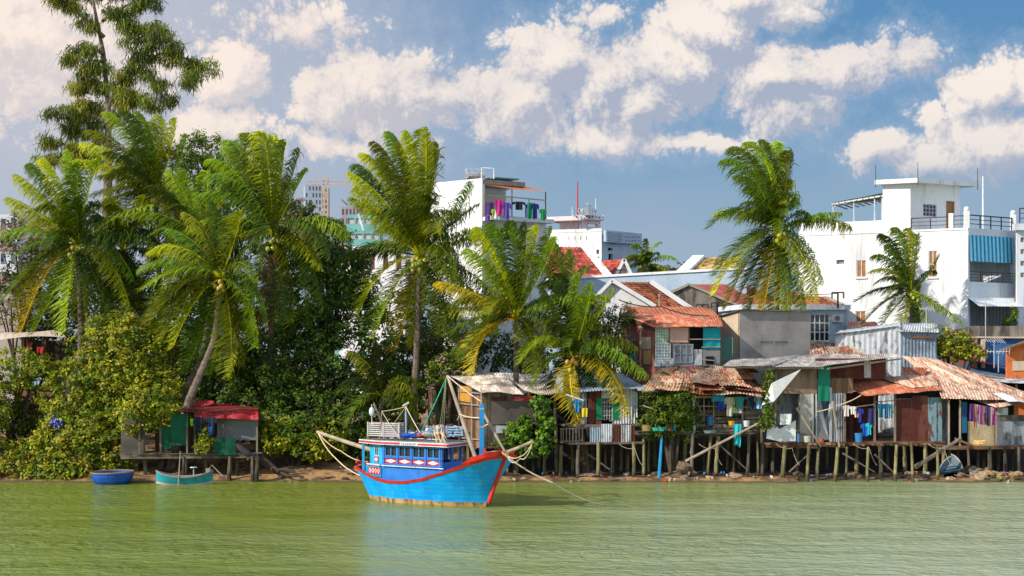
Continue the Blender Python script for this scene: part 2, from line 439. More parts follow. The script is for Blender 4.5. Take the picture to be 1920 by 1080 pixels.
# the rest of the sky (high overhead and behind): plain Nishita with soft broad cloud
up = g.mix(g.ramp(g.noise(gen, 3.2, 3, .6), .48, .62), g.mix(.5, nish, (.15, .30, .52, 1)), (.72, .70, .70, 1))
g.L(up, bg.inputs[0]); bg.inputs[1].default_value = 1.8
inside = g.math('MULTIPLY', g.ramp(el, .25, .31, 1, 0), g.ramp(g.math('ABSOLUTE', az), .60, .85, 1, 0))
g.L(xmix(inside, bg.outputs[0], rr), wo.inputs[0])
w.cycles.sampling_method = 'MANUAL'; w.cycles.sample_map_resolution = 512

# ------------------------------------------------------------------ river and ground
def structure(o): o['kind'] = 'structure'; return o
m, g, bs, out = newmat('river_water')
co = g.n('ShaderNodeTexCoord').outputs['Object']
n1 = g.noise(g.map(co, (.05, .12, 1)), 1, 4, .6)
spw = g.n('ShaderNodeSeparateXYZ'); g.L(co, spw.inputs[0])
grey_mix = g.math('ADD', g.math('MULTIPLY', n1, .6), g.math('MULTIPLY_ADD', spw.outputs[0], .022, g.math('MULTIPLY_ADD', spw.outputs[1], -.010, .72)))  # colour goes from green to grey toward the right and near side
c = g.mix(g.ramp(grey_mix, .15, .95), lin(118, 132, 44), lin(158, 168, 128))
bs.inputs['Roughness'].default_value = .16; bs.inputs['IOR'].default_value = 1.33
bs.inputs['Specular IOR Level'].default_value = .5
g.L(c, bs.inputs['Base Color'])
wv = g.noise(g.map(co, (1.15, 1.25, 1)), 1.5, 4, .6, .5)
wv2 = g.noise(g.map(co, (.16, .3, 1)), 1, 3, .5)
wv3 = g.noise(g.map(co, (3.5, 5.0, 1)), 1, 2, .5)
calm = g.ramp(g.noise(g.map(co, (.035, .09, 1)), 1, 3, .6), .38, .62, .30, 1.0)
hgt = g.math('ADD', g.math('MULTIPLY', g.math('MULTIPLY', wv, calm), .36), g.math('ADD', g.math('MULTIPLY', wv2, .45), g.math('MULTIPLY', wv3, .05)))
b = g.n('ShaderNodeBump'); b.inputs['Strength'].default_value = 1.0; b.inputs['Distance'].default_value = 1.0
g.L(hgt, b.inputs['Height']); g.L(b.outputs[0], bs.inputs['Normal'])
RIVER = m
mb = MB(); mb.face((-1500, -300, 0), (1500, -300, 0), (1500, 90, 0), (-1500, 90, 0))
structure(mb.build('river_water', RIVER, origin=(0, 0, 0)))

def gz(x, y):
    s = 80.3 + .9 * noise.noise(Vector((x * .12, 3, 0))) + .35 * noise.noise(Vector((x * .7, 9, 0)))
    if x < -11: s += .3
    s += 1.5 * min(1, max(0, (x - 13.8) / 2)) * min(1, max(0, (21.5 - x) / 2))
    t = y - s
    k = min(1, max(0, (x + 6) / 6))            # 0 on the bushy left bank, 1 under the stilt shacks
    if t < 0: z = t * .35
    else:
        za = t * .22 if t < 3 else min(1.9, .66 + (t - 3) * .25)
        zb = .16 * min(t, 1) + .03 * t if t < 5 else min(1.9, .31 + (t - 5) * .6)
        z = za * (1 - k) + zb * k
    z = max(z, -1.5)
    if -.5 < t < 30: z += .12 * noise.noise(Vector((x * .9, y * .9, 0))) + .06 * noise.noise(Vector((x * 2.7, y * 2.7, 4)))
    return z
m, g, bs, out = newmat('mud_bank')
co = g.n('ShaderNodeTexCoord').outputs['Object']
n1 = g.noise(co, 1.2, 5, .65)
c = g.mix(g.ramp(n1, .4, .62), lin(176, 134, 84), lin(96, 72, 48))
c = g.mix(g.ramp(g.noise(co, 5, 4, .7), .55, .7), c, lin(60, 46, 34))
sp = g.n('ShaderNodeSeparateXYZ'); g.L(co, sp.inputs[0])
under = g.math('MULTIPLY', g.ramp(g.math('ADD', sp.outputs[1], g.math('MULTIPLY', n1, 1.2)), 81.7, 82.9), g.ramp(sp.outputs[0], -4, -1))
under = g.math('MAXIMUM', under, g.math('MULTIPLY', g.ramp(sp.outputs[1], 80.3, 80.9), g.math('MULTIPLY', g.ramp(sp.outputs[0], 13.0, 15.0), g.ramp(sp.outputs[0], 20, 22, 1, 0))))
c = g.mix(g.math('MULTIPLY', under, .93), c, lin(26, 20, 18))  # shade beneath the shacks painted into the mud colour
c = g.mix(g.ramp(sp.outputs[2], .02, .12, 1, 0), c, lin(84, 70, 44))
g.L(c, bs.inputs['Base Color']); bs.inputs['Roughness'].default_value = .9
b = g.n('ShaderNodeBump'); b.inputs['Strength'].default_value = .6; b.inputs['Distance'].default_value = .08
g.L(g.noise(co, 6, 5, .7), b.inputs['Height']); g.L(b.outputs[0], bs.inputs['Normal'])
MUD = m
xs = sorted(set([-4000, -1500, -600, -200, -90, -60] + list(np.arange(-46, 46.1, .45)) + [60, 90, 200, 600, 1500, 4000]))
ys = [70, 74, 77] + list(np.arange(78.5, 92, .4)) + [94, 98, 105, 120, 160, 300, 800, 2500, 7000]
vv = [(x, y, gz(x, y)) for y in ys for x in xs]; nx = len(xs)
ff = [(j * nx + i, j * nx + i + 1, (j + 1) * nx + i + 1, (j + 1) * nx + i) for j in range(len(ys) - 1) for i in range(nx - 1)]
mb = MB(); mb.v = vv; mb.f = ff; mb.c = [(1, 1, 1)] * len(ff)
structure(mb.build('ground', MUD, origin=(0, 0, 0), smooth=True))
# ------------------------------------------------------------------ vegetation
nrg = np.random.default_rng(5)
def nrm(a): return a / np.maximum(np.linalg.norm(a, axis=-1, keepdims=True), 1e-9)
WIND = np.array([-.55, -.12, -.05])

def frond(P0, P1, P2, col, wid=1., wind=1., step=.060, dead=False):
    """a palm leaf on a Bezier rachis; returns quads (n*4,3), colours"""
    P0, P1, P2 = map(np.array, (P0, P1, P2))
    L = (np.linalg.norm(P1 - P0) + np.linalg.norm(P2 - P1) + np.linalg.norm(P2 - P0)) / 2
    n = max(14, int(L / step)); t = np.linspace(.10, 1, n)[:, None]
    C = (1 - t) ** 2 * P0 + 2 * t * (1 - t) * P1 + t * t * P2
    T = nrm(2 * (1 - t) * (P1 - P0) + 2 * t * (P2 - P1))
    up = np.array([0, 0, 1.]); S = np.cross(T, up) + 1e-4; S = nrm(S)
    N = np.cross(S, T)
    tt = t[:, 0]
    ln = wid * (.36 + 1.0 * np.sin(np.pi * np.clip(tt * .92 + .06, 0, 1)) ** .65) * min(1.02, .17 * L + .18) * nrg.uniform(.9, 1.12)
    dn = np.clip(-T[:, 2:3], 0, 1); gq = np.concatenate([np.zeros((n, 2)), -(1 - .75 * dn)], 1)
    Q = []; K = []
    roll = nrg.uniform(-.3, .3); dr = nrg.uniform(.7, 1.35)
    for sgn in (-1, 1):
        jit = nrg.normal(0, .17, (n, 3)); l = (ln * nrg.uniform(.8, 1.12, n))[:, None]
        k = nrg.uniform(.9, 1.2, n)[:, None]
        d1 = nrm(sgn * S * (.95 + sgn * roll) + T * (.45 + .55 * t) * k * (1 - .45 * dn) + N * (.18 + sgn * roll) + jit * .8 + WIND * .5 * wind)
        d2 = nrm(d1 * .55 + gq * .85 * dr + T * .2 + WIND * wind * .9 + jit)
        d3 = nrm(d2 * .45 + gq * 1.2 * dr + WIND * wind * .9 + jit)
        wv = T * (.029 if not dead else .02)
        a = C; b = C + d1 * l * .4; c = b + d2 * l * .35; e = c + d3 * l * .3
        for (p, q, w0, w1) in ((a, b, .7, 1.), (b, c, 1., .7), (c, e, .7, .08)):
            Q.append(np.stack([p - wv * w0, q - wv * w1, q + wv * w1, p + wv * w0], 1))
            br = nrg.uniform(.6, 1.45, (n, 1)) * (.55 + .6 * t); K.append(col * br)  # inner crown shade put into the colour, darkest near the frond base
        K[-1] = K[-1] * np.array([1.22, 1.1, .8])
    # rachis, a flat strip pair
    m = 12; s = np.linspace(0, 1, m + 1)[:, None]
    C = (1 - s) ** 2 * P0 + 2 * s * (1 - s) * P1 + s * s * P2
    T = nrm(2 * (1 - s) * (P1 - P0) + 2 * s * (P2 - P1)); S = nrm(np.cross(T, up) + 1e-4); N = np.cross(S, T)
    rw = (.05 * (1 - s * .8))
    for ax in (S, N):
        A = C - ax * rw; B = C + ax * rw
        Q.append(np.stack([A[:-1], A[1:], B[1:], B[:-1]], 1)); K.append(np.tile(col * np.array([3.0, 2.2, 1.2]) if not dead else col, (m, 1)))
    return np.concatenate(Q).reshape(-1, 3), np.concatenate(K)

GREEN = [np.array(c) * np.array((1.85, 1.85, .9)) for c in ((.075, .125, .012), (.115, .165, .012), (.055, .10, .014), (.17, .19, .010))]
YEL = np.array((.46, .36, .012)); DEAD = np.array((.23, .11, .045)); DKG = np.array((.04, .075, .02))

def palm(c, Y, trunk, fr, label, fill=8, R0=3.6, dead=(), nuts=0, scale=1., trad=.15, yellow=(), group='coconut palms on the river bank', base=None, windk=1., nutcol=(.40, .38, .04), shade=1.):
    cp = P(c[0], c[1], Y)
    tp = [P(a, b, Y + k) for a, b, k in trunk]
    gx, gy = tp[0].x, tp[0].y
    tp[0].z = min(tp[0].z, gz(gx, gy) - .15)
    root = thing('coconut_palm', label, 'palm tree', (gx, gy, gz(gx, gy)), group)
    pts = []; rad = []
    ctl = tp + [cp - Vector((0, 0, .25))]
    segs = 14
    for i in range(len(ctl) - 1):
        for j in range(segs):
            u = j / segs; a = ctl[i].lerp(ctl[i + 1], u)
            pts.append(a)
    pts.append(ctl[-1])
    # smooth the polyline
    for _ in range(6): pts = [pts[0]] + [(pts[i - 1] + pts[i] * 2 + pts[i + 1]) / 4 for i in range(1, len(pts) - 1)] + [pts[-1]]
    for i in range(len(pts)):
        u = i / (len(pts) - 1); rad.append(trad * scale * (1.45 - .6 * min(1, u * 1.2) + (.25 if u > .94 else 0)) * (1.06 if i % 2 else .96))
    MB().tube(pts, rad, 9).build('trunk', BARK, root, smooth=False)
    Q = []; K = []
    cw = np.array(cp)
    for i, (ax, ay, bx, by) in enumerate(fr):
        dy = nrg.uniform(-1.6, 1.2) * scale
        col = GREEN[nrg.integers(0, 4)] * nrg.choice([.4, .65, .95, 1.2, 1.4]) * shade
        if i in yellow: col = YEL
        p1 = P(ax, ay, Y + dy * .6); p2 = P(bx, by, Y + dy)
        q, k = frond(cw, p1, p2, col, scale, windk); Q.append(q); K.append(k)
    for i in range(int(fill * 1.4)):
        a = nrg.uniform(0, 2 * np.pi); e = nrg.uniform(-.5, 1.2); r = R0 * scale * nrg.uniform(.7, 1.)
        d = np.array([math.cos(a) * math.cos(e), math.sin(a) * math.cos(e) * .9, math.sin(e)])
        p1 = cw + d * r * .6 + np.array([0, 0, .35 * r]); p2 = cw + d * r + np.array([-.15 * r, 0, -.25 * r - .35 * r * max(0, .6 - e)])
        q, k = frond(cw, p1, p2, GREEN[nrg.integers(0, 4)] * .5, scale, windk); Q.append(q); K.append(k)  # fill fronds coloured dark to deepen the painted shade inside the crown
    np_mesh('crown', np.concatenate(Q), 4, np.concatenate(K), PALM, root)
    for (ax, ay, bx, by) in dead:
        q, k = frond(cw, P(ax, ay, Y - .5), P(bx, by, Y - .5), DEAD, .7, .3, .05, True)
        np_mesh('dead_frond', q, 4, k, PALM, root)
    if nuts:
        mb = MB()
        for i in range(nuts):
            a = rnd.uniform(0, 6.28); rr = rnd.uniform(.1, .38)
            mb.tint(nutcol[0] * rnd.uniform(.7, 1.2) / .9, nutcol[1] * rnd.uniform(.8, 1.2) / .9, nutcol[2] / .9)
            mb.ball(cp + Vector((math.cos(a) * rr, -.3 - abs(math.sin(a)) * rr, -.2 - rnd.uniform(0, .65))), .13 * scale, 8, 6, 1.15)
        mb.build('coconut_bunch', PLASTIC, root, smooth=True)
    return root

def leaves(C, N, size, cols, name, parent=None, loc=None, mat=None, asp=.55):
    n = len(C); r = nrg.normal(0, 1, (n, 3)); U = nrm(np.cross(N, r)); V = np.cross(N, U)
    s = (size * nrg.uniform(.65, 1.3, n))[:, None]
    droop = N * 0
    A = C - U * s * .5; B = C + V * s * asp * .5 - U * s * .05; D = C + U * s * .55 + N * s * -.15; E = C - V * s * asp * .5 - U * s * .05
    q = np.stack([A, B, D, E], 1).reshape(-1, 3)
    return np_mesh(name, q, 4, cols, mat or LEAF, parent, loc)

def crown_pts(blobs, n, clump, spread, lumps=.25, fill=.25, vert=.55):
    """leaf centres + normals gathered in clumps over several ellipsoids (px,py,rpx,rpy,Y,rY)"""
    ar = np.array([b[2] * b[3] for b in blobs], float); ar /= ar.sum()
    nc = max(6, n // clump); CC = []; NN = []; DD = []
    idx = nrg.choice(len(blobs), nc, p=ar)
    for i in idx:
        px, py, rx, ry, Y, rY = blobs[i]; c = np.array(P(px, py, Y)); k = Y / F
        d = nrm(nrg.normal(0, 1, 3)); 
        if d[1] > .35: d[1] *= -1
        rr = nrg.uniform(.55, .95) if nrg.random() < fill else nrg.uniform(.88, 1.08)
        rr *= 1 + lumps * noise.noise(Vector(d * 2.2) + Vector((px, py, 0)) * .01)
        CC.append(c + d * rr * np.array([rx * k, rY, ry * k])); NN.append(nrm(d / np.array([rx * k, rY, ry * k])) ); DD.append(rr)
    CC, NN, DD = np.array(CC), np.array(NN), np.array(DD)
    m = nrg.poisson(clump, nc) + 2; ii = np.repeat(np.arange(nc), m)
    sp = spread * nrg.uniform(.6, 1.4, nc)[ii][:, None]
    off = nrm(nrg.normal(0, 1, (len(ii), 3))) * nrg.uniform(.3, 1, (len(ii), 1)) * sp * np.array([1, 1, .75])
    C = CC[ii] + off
    N = nrm(NN[ii] * .45 + nrm(off) * .55 + np.array([0, 0, vert]) + nrg.normal(0, .38, (len(ii), 3)))
    return C, N, ii, nc, DD

def bush(name, label, cat, blobs, n, size, base, cols, clump=26, spread=.42, trunk=None, group=None, lumps=.25, fill=.25, bright=.12, hot=None, extra=None, limbs=True):
    cx, cy = X_(base[0], base[1]), base[1]
    root = thing(name, label, cat, (cx, cy, gz(cx, cy)), group)
    C, N, ii, nc, DD = crown_pts(blobs, n, clump, spread, lumps, fill)
    pal = np.array(cols); pc = pal[nrg.integers(0, len(pal), nc)] * nrg.uniform(.6, 1.35, (nc, 1))
    if hot is not None:
        hm = nrg.random(nc) < bright; pc[hm] = np.array(hot)
    K = pc[ii] * nrg.uniform(.7, 1.3, (len(ii), 1))
    keep = C[:, 2] > .05
    leaves(C[keep], N[keep], size, K[keep], 'crown', root)
    if limbs:
        mb = MB(); o = Vector((cx, cy, gz(cx, cy) - .2))
        for b in blobs[:7]:
            e = P(b[0], b[1], b[4]); mid = o.lerp(e, .5) + Vector((rnd.uniform(-.4, .4), .2, .3))
            mb.tube([o, o.lerp(mid, .5), mid, e], [.16, .12, .08, .04], 6)
            for _ in range(3):
                f = e + Vector((rnd.uniform(-1, 1), rnd.uniform(-.5, .5), rnd.uniform(.2, 1))) * b[2] * b[4] / F * .8
                mb.tube([mid, mid.lerp(f, .6) + Vector((0, 0, .1)), f], [.06, .04, .02], 5)
        mb.build('trunk', BARKD, root)
    return root
palm((145, 458), 88, [(150, 700, 0), (152, 600, 0)],
     [(70, 405, -22, 455), (85, 455, -8, 580), (80, 400, 20, 372), (90, 470, 40, 620), (120, 510, 62, 625), (100, 330, 60, 310), (110, 380, 35, 330), (125, 340, 85, 300), (150, 340, 130, 285), (162, 340, 190, 300), (140, 350, 150, 310),
      (210, 400, 285, 385), (220, 415, 305, 465), (215, 460, 245, 580), (180, 500, 215, 640), (150, 520, 170, 650), (130, 500, 120, 620), (90, 430, 30, 480), (200, 420, 250, 520), (110, 390, 60, 420)],
     'coconut palm at the far left with wide arching fronds above a pale awning', 8, nuts=6, yellow=(3,))
palm((292, 362), 92, [(300, 760, 0), (300, 560, 0)],
     [(240, 265, 170, 245), (260, 240, 205, 212), (280, 225, 235, 210), (295, 240, 262, 212), (230, 310, 150, 300), (220, 280, 160, 270), (250, 320, 190, 330), (310, 260, 300, 220), (325, 280, 330, 225), (340, 310, 350, 255), (225, 350, 160, 410),
      (345, 370, 375, 440), (250, 400, 190, 470), (270, 400, 250, 480), (320, 400, 320, 480), (350, 350, 380, 370), (290, 260, 250, 235), (300, 280, 285, 232), (240, 340, 175, 365), (260, 290, 200, 285)],
     'tallest coconut palm of the left clump with crown blown toward the left', 9, nuts=4)
palm((382, 452), 89, [(300, 805, -6), (345, 735, -5.5), (380, 670, -4.5), (396, 560, -1.5)],
     [(320, 390, 250, 400), (330, 350, 280, 350), (350, 360, 320, 320), (370, 350, 345, 320), (390, 360, 390, 325), (420, 370, 430, 340), (330, 430, 270, 500), (350, 460, 300, 560), (430, 410, 480, 430), (420, 440, 460, 520), (400, 500, 400, 580), (340, 400, 285, 440)],
     'coconut palm half hidden in the middle of the left clump', 8, nuts=3)
palm((232, 470), 91, [(236, 760, 0), (240, 600, 0)],
     [(180, 420, 120, 440), (200, 400, 160, 390), (230, 390, 210, 370), (260, 400, 270, 370), (180, 480, 150, 560), (210, 520, 200, 600), (260, 500, 280, 600), (290, 450, 320, 510), (270, 520, 300, 640), (240, 540, 240, 640)],
     'shaded coconut palm between the far left palm and the leaning one', 8, nuts=8, nutcol=(.5, .26, .05), dead=[(250, 540, 262, 640)])
palm((414, 522), 82.5, [(318, 800, .2), (352, 756, -.3), (402, 640, -.3)],
     [(350, 440, 285, 470), (360, 475, 270, 540), (350, 500, 285, 600), (365, 540, 325, 650), (392, 590, 352, 690), (415, 600, 395, 700), (440, 590, 432, 705), (470, 530, 478, 650), (440, 560, 455, 680), (480, 490, 500, 590), (380, 450, 320, 430), (400, 430, 350, 400),
      (430, 420, 400, 380), (450, 430, 450, 400), (470, 450, 500, 440), (350, 520, 300, 560), (340, 460, 265, 505)],
     'coconut palm leaning out over the hut with long drooping fronds', 6, nuts=9, nutcol=(.5, .30, .04), trad=.17, yellow=())
palm((512, 440), 85, [(505, 800, 1), (508, 640, .5)],
     [(450, 300, 395, 300), (470, 280, 430, 265), (490, 270, 465, 252), (505, 280, 492, 252), (520, 290, 512, 258), (530, 300, 535, 268), (548, 330, 562, 282), (560, 340, 575, 320), (440, 340, 375, 370), (430, 380, 350, 440), (450, 420, 390, 500), (600, 378, 655, 440),
      (575, 400, 640, 415), (572, 450, 578, 625), (550, 470, 545, 610), (480, 500, 470, 620), (530, 520, 535, 600), (450, 320, 400, 330), (480, 310, 445, 285), (560, 430, 600, 500), (430, 400, 380, 400)],
     'coconut palm right of the left clump with one brown dead frond hanging', 9, nuts=7, dead=[(500, 500, 486, 640), (520, 530, 508, 625)], R0=4.2)
palm((787, 480), 86, [(770, 760, 0), (782, 640, 0)],
     [(735, 310, 685, 290), (735, 370, 660, 325), (725, 340, 672, 310), (755, 300, 705, 268), (770, 290, 735, 252), (790, 290, 765, 250), (805, 300, 797, 246), (812, 340, 820, 290), (730, 400, 662, 372), (720, 410, 672, 352), (760, 340, 715, 300), (780, 330, 750, 270),
      (720, 425, 632, 500), (700, 460, 640, 480), (710, 480, 672, 590), (735, 520, 700, 640), (770, 570, 742, 655), (800, 560, 775, 645), (860, 415, 885, 345), (840, 420, 895, 385), (880, 420, 958, 432), (880, 440, 925, 440), (860, 480, 940, 560), (880, 510, 935, 620), (840, 520, 855, 640), (820, 320, 812, 270), (830, 540, 830, 620)],
     'tall coconut palm behind the blue boat against the white house', 8, nuts=12, R0=4.3, yellow=(16,))
palm((966, 598), 84, [(968, 705, 0), (968, 650, 0)],
     [(940, 480, 895, 430), (945, 460, 925, 420), (975, 460, 962, 418), (990, 470, 985, 420), (1000, 480, 1010, 428), (1025, 500, 1042, 450), (930, 500, 880, 470), (900, 560, 840, 590), (890, 540, 825, 530), (900, 600, 886, 700), (920, 600, 870, 650), (1020, 540, 1075, 560),
      (1010, 590, 1050, 640), (1000, 610, 1030, 690), (1040, 560, 1110, 555), (1020, 480, 1035, 430), (900, 580, 845, 625)],
     'coconut palm rising through the corrugated roof of the plank shack', 7, nuts=3, yellow=(9, 10, 12, 8), trad=.13)
palm((1075, 668), 82.6, [(1100, 800, .6), (1086, 740, .3)],
     [(1030, 590, 975, 680), (1030, 640, 995, 740), (1060, 600, 1020, 540), (1070, 590, 1055, 530), (1085, 590, 1085, 515), (1100, 590, 1110, 535), (1060, 710, 1085, 790), (1110, 690, 1115, 760), (1130, 620, 1212, 700), (1150, 655, 1178, 775), (1120, 610, 1190, 650), (1090, 720, 1090, 770), (1040, 680, 1030, 770), (1140, 610, 1165, 680), (1130, 580, 1150, 545)],
     'low coconut palm drooping yellowed fronds between two stilt shacks', 8, R0=3.0, yellow=(6, 9), nuts=5, nutcol=(.5, .3, .05), shade=.75)
palm((1068, 575), 88, [(1060, 760, 0), (1064, 660, 0)],
     [(1030, 500, 1000, 480), (1050, 490, 1035, 450), (1075, 500, 1070, 470), (1090, 510, 1100, 500), (1110, 540, 1140, 560), (1030, 540, 990, 580), (1040, 590, 1020, 650), (1100, 580, 1120, 640)],
     'small coconut palm below the bright red tile roof', 6, R0=2.6)
palm((1458, 432), 93.5, [(1452, 700, 0), (1456, 560, 0)],
     [(1420, 310, 1362, 300), (1430, 290, 1375, 278), (1450, 285, 1405, 268), (1465, 285, 1435, 266), (1475, 290, 1462, 270), (1482, 310, 1480, 285), (1490, 330, 1492, 390), (1440, 340, 1385, 330), (1450, 360, 1400, 355), (1440, 370, 1395, 380), (1470, 320, 1440, 300), (1460, 330, 1420, 320), (1488, 320, 1485, 350),
      (1395, 355, 1332, 425), (1400, 385, 1345, 400), (1390, 430, 1342, 515), (1385, 450, 1340, 550), (1400, 470, 1362, 575), (1430, 500, 1405, 585), (1445, 510, 1430, 590), (1458, 520, 1450, 590), (1475, 520, 1478, 588), (1495, 500, 1505, 580), (1515, 460, 1528, 560), (1510, 430, 1542, 530), (1530, 395, 1592, 425), (1520, 400, 1575, 400), (1480, 480, 1490, 560), (1420, 480, 1385, 560)],
     'large coconut palm alone above the grey concrete block, fronds blown left', 8, nuts=16, nutcol=(.55, .48, .03), yellow=(19,), R0=3.2)
palm((1708, 545), 96, [(1712, 740, 0), (1710, 640, 0)],
     [(1670, 470, 1640, 480), (1685, 445, 1655, 440), (1700, 440, 1680, 428), (1712, 450, 1705, 430), (1722, 460, 1720, 440), (1670, 490, 1632, 510), (1660, 525, 1605, 565), (1665, 550, 1620, 605), (1680, 570, 1650, 615), (1700, 580, 1690, 625), (1740, 550, 1805, 605), (1745, 520, 1762, 478), (1735, 580, 1750, 625), (1720, 590, 1722, 620), (1690, 480, 1665, 460), (1740, 500, 1755, 510)],
     'coconut palm in front of the three-storey white house', 6, nuts=6, R0=2.7, scale=.85, windk=1.2)
palm((1213, 497), 125, [(1214, 620, 0), (1214, 560, 0)],
     [(1190, 465, 1165, 490), (1200, 450, 1185, 460), (1213, 455, 1212, 448), (1225, 455, 1238, 455), (1240, 470, 1268, 485), (1190, 490, 1165, 515), (1240, 490, 1255, 515), (1200, 505, 1190, 525)],
     'small distant coconut palm beside the white tower building', 10, R0=2.3, scale=.8)
palm((716, 742), 84.3, [(712, 800, 0), (714, 775, 0)],
     [(690, 690, 640, 720), (720, 690, 700, 640), (750, 690, 790, 720), (690, 740, 640, 790), (740, 730, 775, 800), (710, 690, 660, 660), (760, 710, 800, 760), (700, 770, 680, 820)],
     'low shaded palm in the dark thicket behind the boat', 6, R0=2.4, shade=.4)  # thicket shade put into the frond colours by a darkening factor

# tall wispy tree, upper left
def casuarina():
    Y = 100; b = P(200, 700, Y)
    root = thing('casuarina_tree', 'very tall wispy tree towering over the palms at the left', 'tree', (b.x, Y, gz(b.x, Y)))
    mb = MB()
    tr = [(200, 830), (200, 500), (203, 300), (203, 200), (194, 100), (176, 10), (165, -60)]
    mb.tube([P(x, y, Y) for x, y in tr], [.5, .40, .24, .17, .13, .09, .04], 8)
    br = [[(203, 200), (225, 150), (245, 120), (262, 60)], [(225, 150), (250, 135), (300, 100), (350, 110), (405, 135)], [(262, 110), (290, 150), (312, 175), (330, 200)], [(203, 230), (170, 220), (130, 200), (90, 222)],
          [(196, 100), (170, 90), (140, 95), (122, 118)], [(192, 40), (215, 20), (250, 5), (280, -5)], [(196, 70), (165, 40), (130, 10), (105, -5)], [(203, 260), (170, 255), (140, 240), (125, 250)], [(203, 170), (180, 150), (150, 160), (140, 170)],
          [(203, 250), (230, 200), (265, 185), (300, 205)], [(200, 300), (160, 290), (120, 270), (80, 262)], [(200, 300), (150, 300), (100, 295), (72, 305)], [(203, 220), (230, 180), (250, 170), (240, 185)], [(192, 0), (150, -20), (120, -10), (100, 0)], [(262, 60), (290, 50), (320, 80), (345, 100)], [(192, 20), (230, 40), (255, 50), (235, 80)],
          [(203, 210), (170, 190), (150, 200), (140, 230)], [(260, 110), (280, 90), (300, 60), (270, 50)], [(190, 140), (160, 130), (170, 120), (200, 130)], [(350, 110), (365, 120), (370, 150), (350, 155)], [(200, -10), (230, -20), (260, -10), (290, 5)]]
    ends = []
    for pl in br:
        pp = [P(x, y, Y + rnd.uniform(-.6, .6)) for x, y in pl]
        mb.tube(pp, [.12, .09, .06, .04, .03][:len(pp)], 6)
        dv = rnd.uniform(-1.5, 1.5)
        for i in range(len(pp) - 1):
            for u in np.arange(.2 if i else .6, 1, .16): ends.append(pp[i].lerp(pp[i + 1], float(u)) + Vector((rnd.gauss(0, .22), rnd.gauss(0, .5), rnd.gauss(.05, .18))))
    for py in range(230, 320, 30):
        ends.append(P(200 + rnd.gauss(-8, 14), py, Y + rnd.gauss(0, .6)))
    mb.build('trunk', BARK, root)
    E = np.array([e[:] for e in ends]); n = 75
    C0 = np.repeat(E, n, 0) + nrg.normal(0, 1, (len(E) * n, 3)) * np.array([.25, .30, .15])
    d = nrm(np.array([-.12, -.05, -1]) + nrg.normal(0, .42, (len(C0), 3))); l = nrg.uniform(.25, .62, (len(C0), 1)); s = nrm(np.cross(d, nrg.normal(0, 1, (len(C0), 3)))) * .028
    q = np.stack([C0 - s, C0 + d * l - s * .4, C0 + d * l + s * .4, C0 + s], 1).reshape(-1, 3)
    pal = np.array([(.13, .18, .03), (.20, .25, .03), (.33, .32, .03), (.09, .12, .04)])
    K = np.repeat(pal[nrg.integers(0, 4, len(E))], n, 0) * nrg.uniform(.6, 1.3, (len(C0), 1))
    np_mesh('crown', q, 4, K, LEAF, root)
casuarina()

DG = [(.065, .115, .014), (.09, .155, .014), (.05, .085, .016)]
BG = [(.19, .24, .012), (.27, .31, .012), (.10, .16, .014), (.38, .35, .02)]
MG = [(.10, .16, .014), (.15, .22, .014), (.07, .12, .014)]
bush('broadleaf_tree', 'dark dense leafy tree right of the dead frond palm', 'tree', [(600, 560, 95, 110, 88.5, 3.2), (560, 690, 110, 110, 87.5, 3.2), (660, 660, 95, 120, 87.5, 3), (640, 520, 60, 60, 88.5, 2.5), (720, 740, 70, 90, 88, 2), (610, 470, 55, 40, 89, 2)], 34000, .2, (610, 88.5), DG, hot=(.08, .15, .015), bright=.12, clump=30)
bush('broadleaf_tree', 'dark leafy tree with low boughs on the bank left of the boat', 'tree', [(560, 790, 95, 60, 84.5, 2.2), (480, 740, 90, 80, 85.5, 2.4), (650, 800, 80, 65, 85, 2), (700, 830, 50, 40, 84.5, 1.5), (430, 690, 60, 60, 86, 2)], 20000, .2, (590, 86.5), DG, hot=(.11, .19, .015), bright=.16, clump=28)
bush('broadleaf_tree', 'sunlit green treetop behind the palm crowns at the left', 'tree', [(400, 310, 65, 52, 96, 2.4), (370, 290, 40, 38, 96, 2), (450, 320, 50, 45, 96, 2), (350, 380, 90, 80, 97, 2.5), (440, 420, 80, 80, 97, 2)], 15000, .2, (400, 97), MG, hot=(.18, .22, .02), bright=.25, clump=26)
bush('broadleaf_tree', 'dense green tree filling the gap under the left palm clump', 'tree', [(240, 620, 120, 110, 90.5, 2), (330, 700, 110, 100, 89.5, 2), (330, 560, 100, 90, 92, 2), (160, 560, 80, 80, 93, 2)], 17000, .2, (280, 92), DG, hot=(.08, .14, .015), bright=.2)
bush('riverside_bush', 'large bright leafy bush sprawling down to the water at the left', 'bush', [(235, 690, 95, 95, 83.5, 1.6), (180, 760, 95, 90, 83, 1.6), (270, 750, 90, 70, 83.2, 1.4), (140, 830, 80, 65, 82.2, 1.2), (215, 640, 60, 50, 84, 1.2), (120, 880, 70, 28, 81.6, .8), (215, 840, 55, 50, 82.3, 1), (285, 750, 46, 30, 80.7, .8), (250, 785, 38, 26, 80.9, .7), (300, 660, 45, 40, 85, 1)], 34000, .19, (200, 84), BG, hot=(.30, .28, .03), bright=.14, clump=22, spread=.36)
bush('riverside_bush', 'bright bush at the left edge below the pale awning', 'bush', [(30, 690, 75, 36, 85, 1.4), (85, 700, 40, 30, 84.6, 1), (-20, 760, 50, 60, 84.5, 1.4)], 7000, .19, (20, 85), BG, clump=22, spread=.34)
bush('riverside_bush', 'low bush along the waterline at the left edge', 'bush', [(30, 880, 70, 28, 82, 1), (60, 850, 50, 26, 82.5, 1), (-30, 860, 60, 50, 82.5, 1), (100, 895, 60, 14, 81.4, .6)], 7500, .17, (30, 82.8), BG, hot=(.28, .24, .04), bright=.2, clump=20, spread=.3)
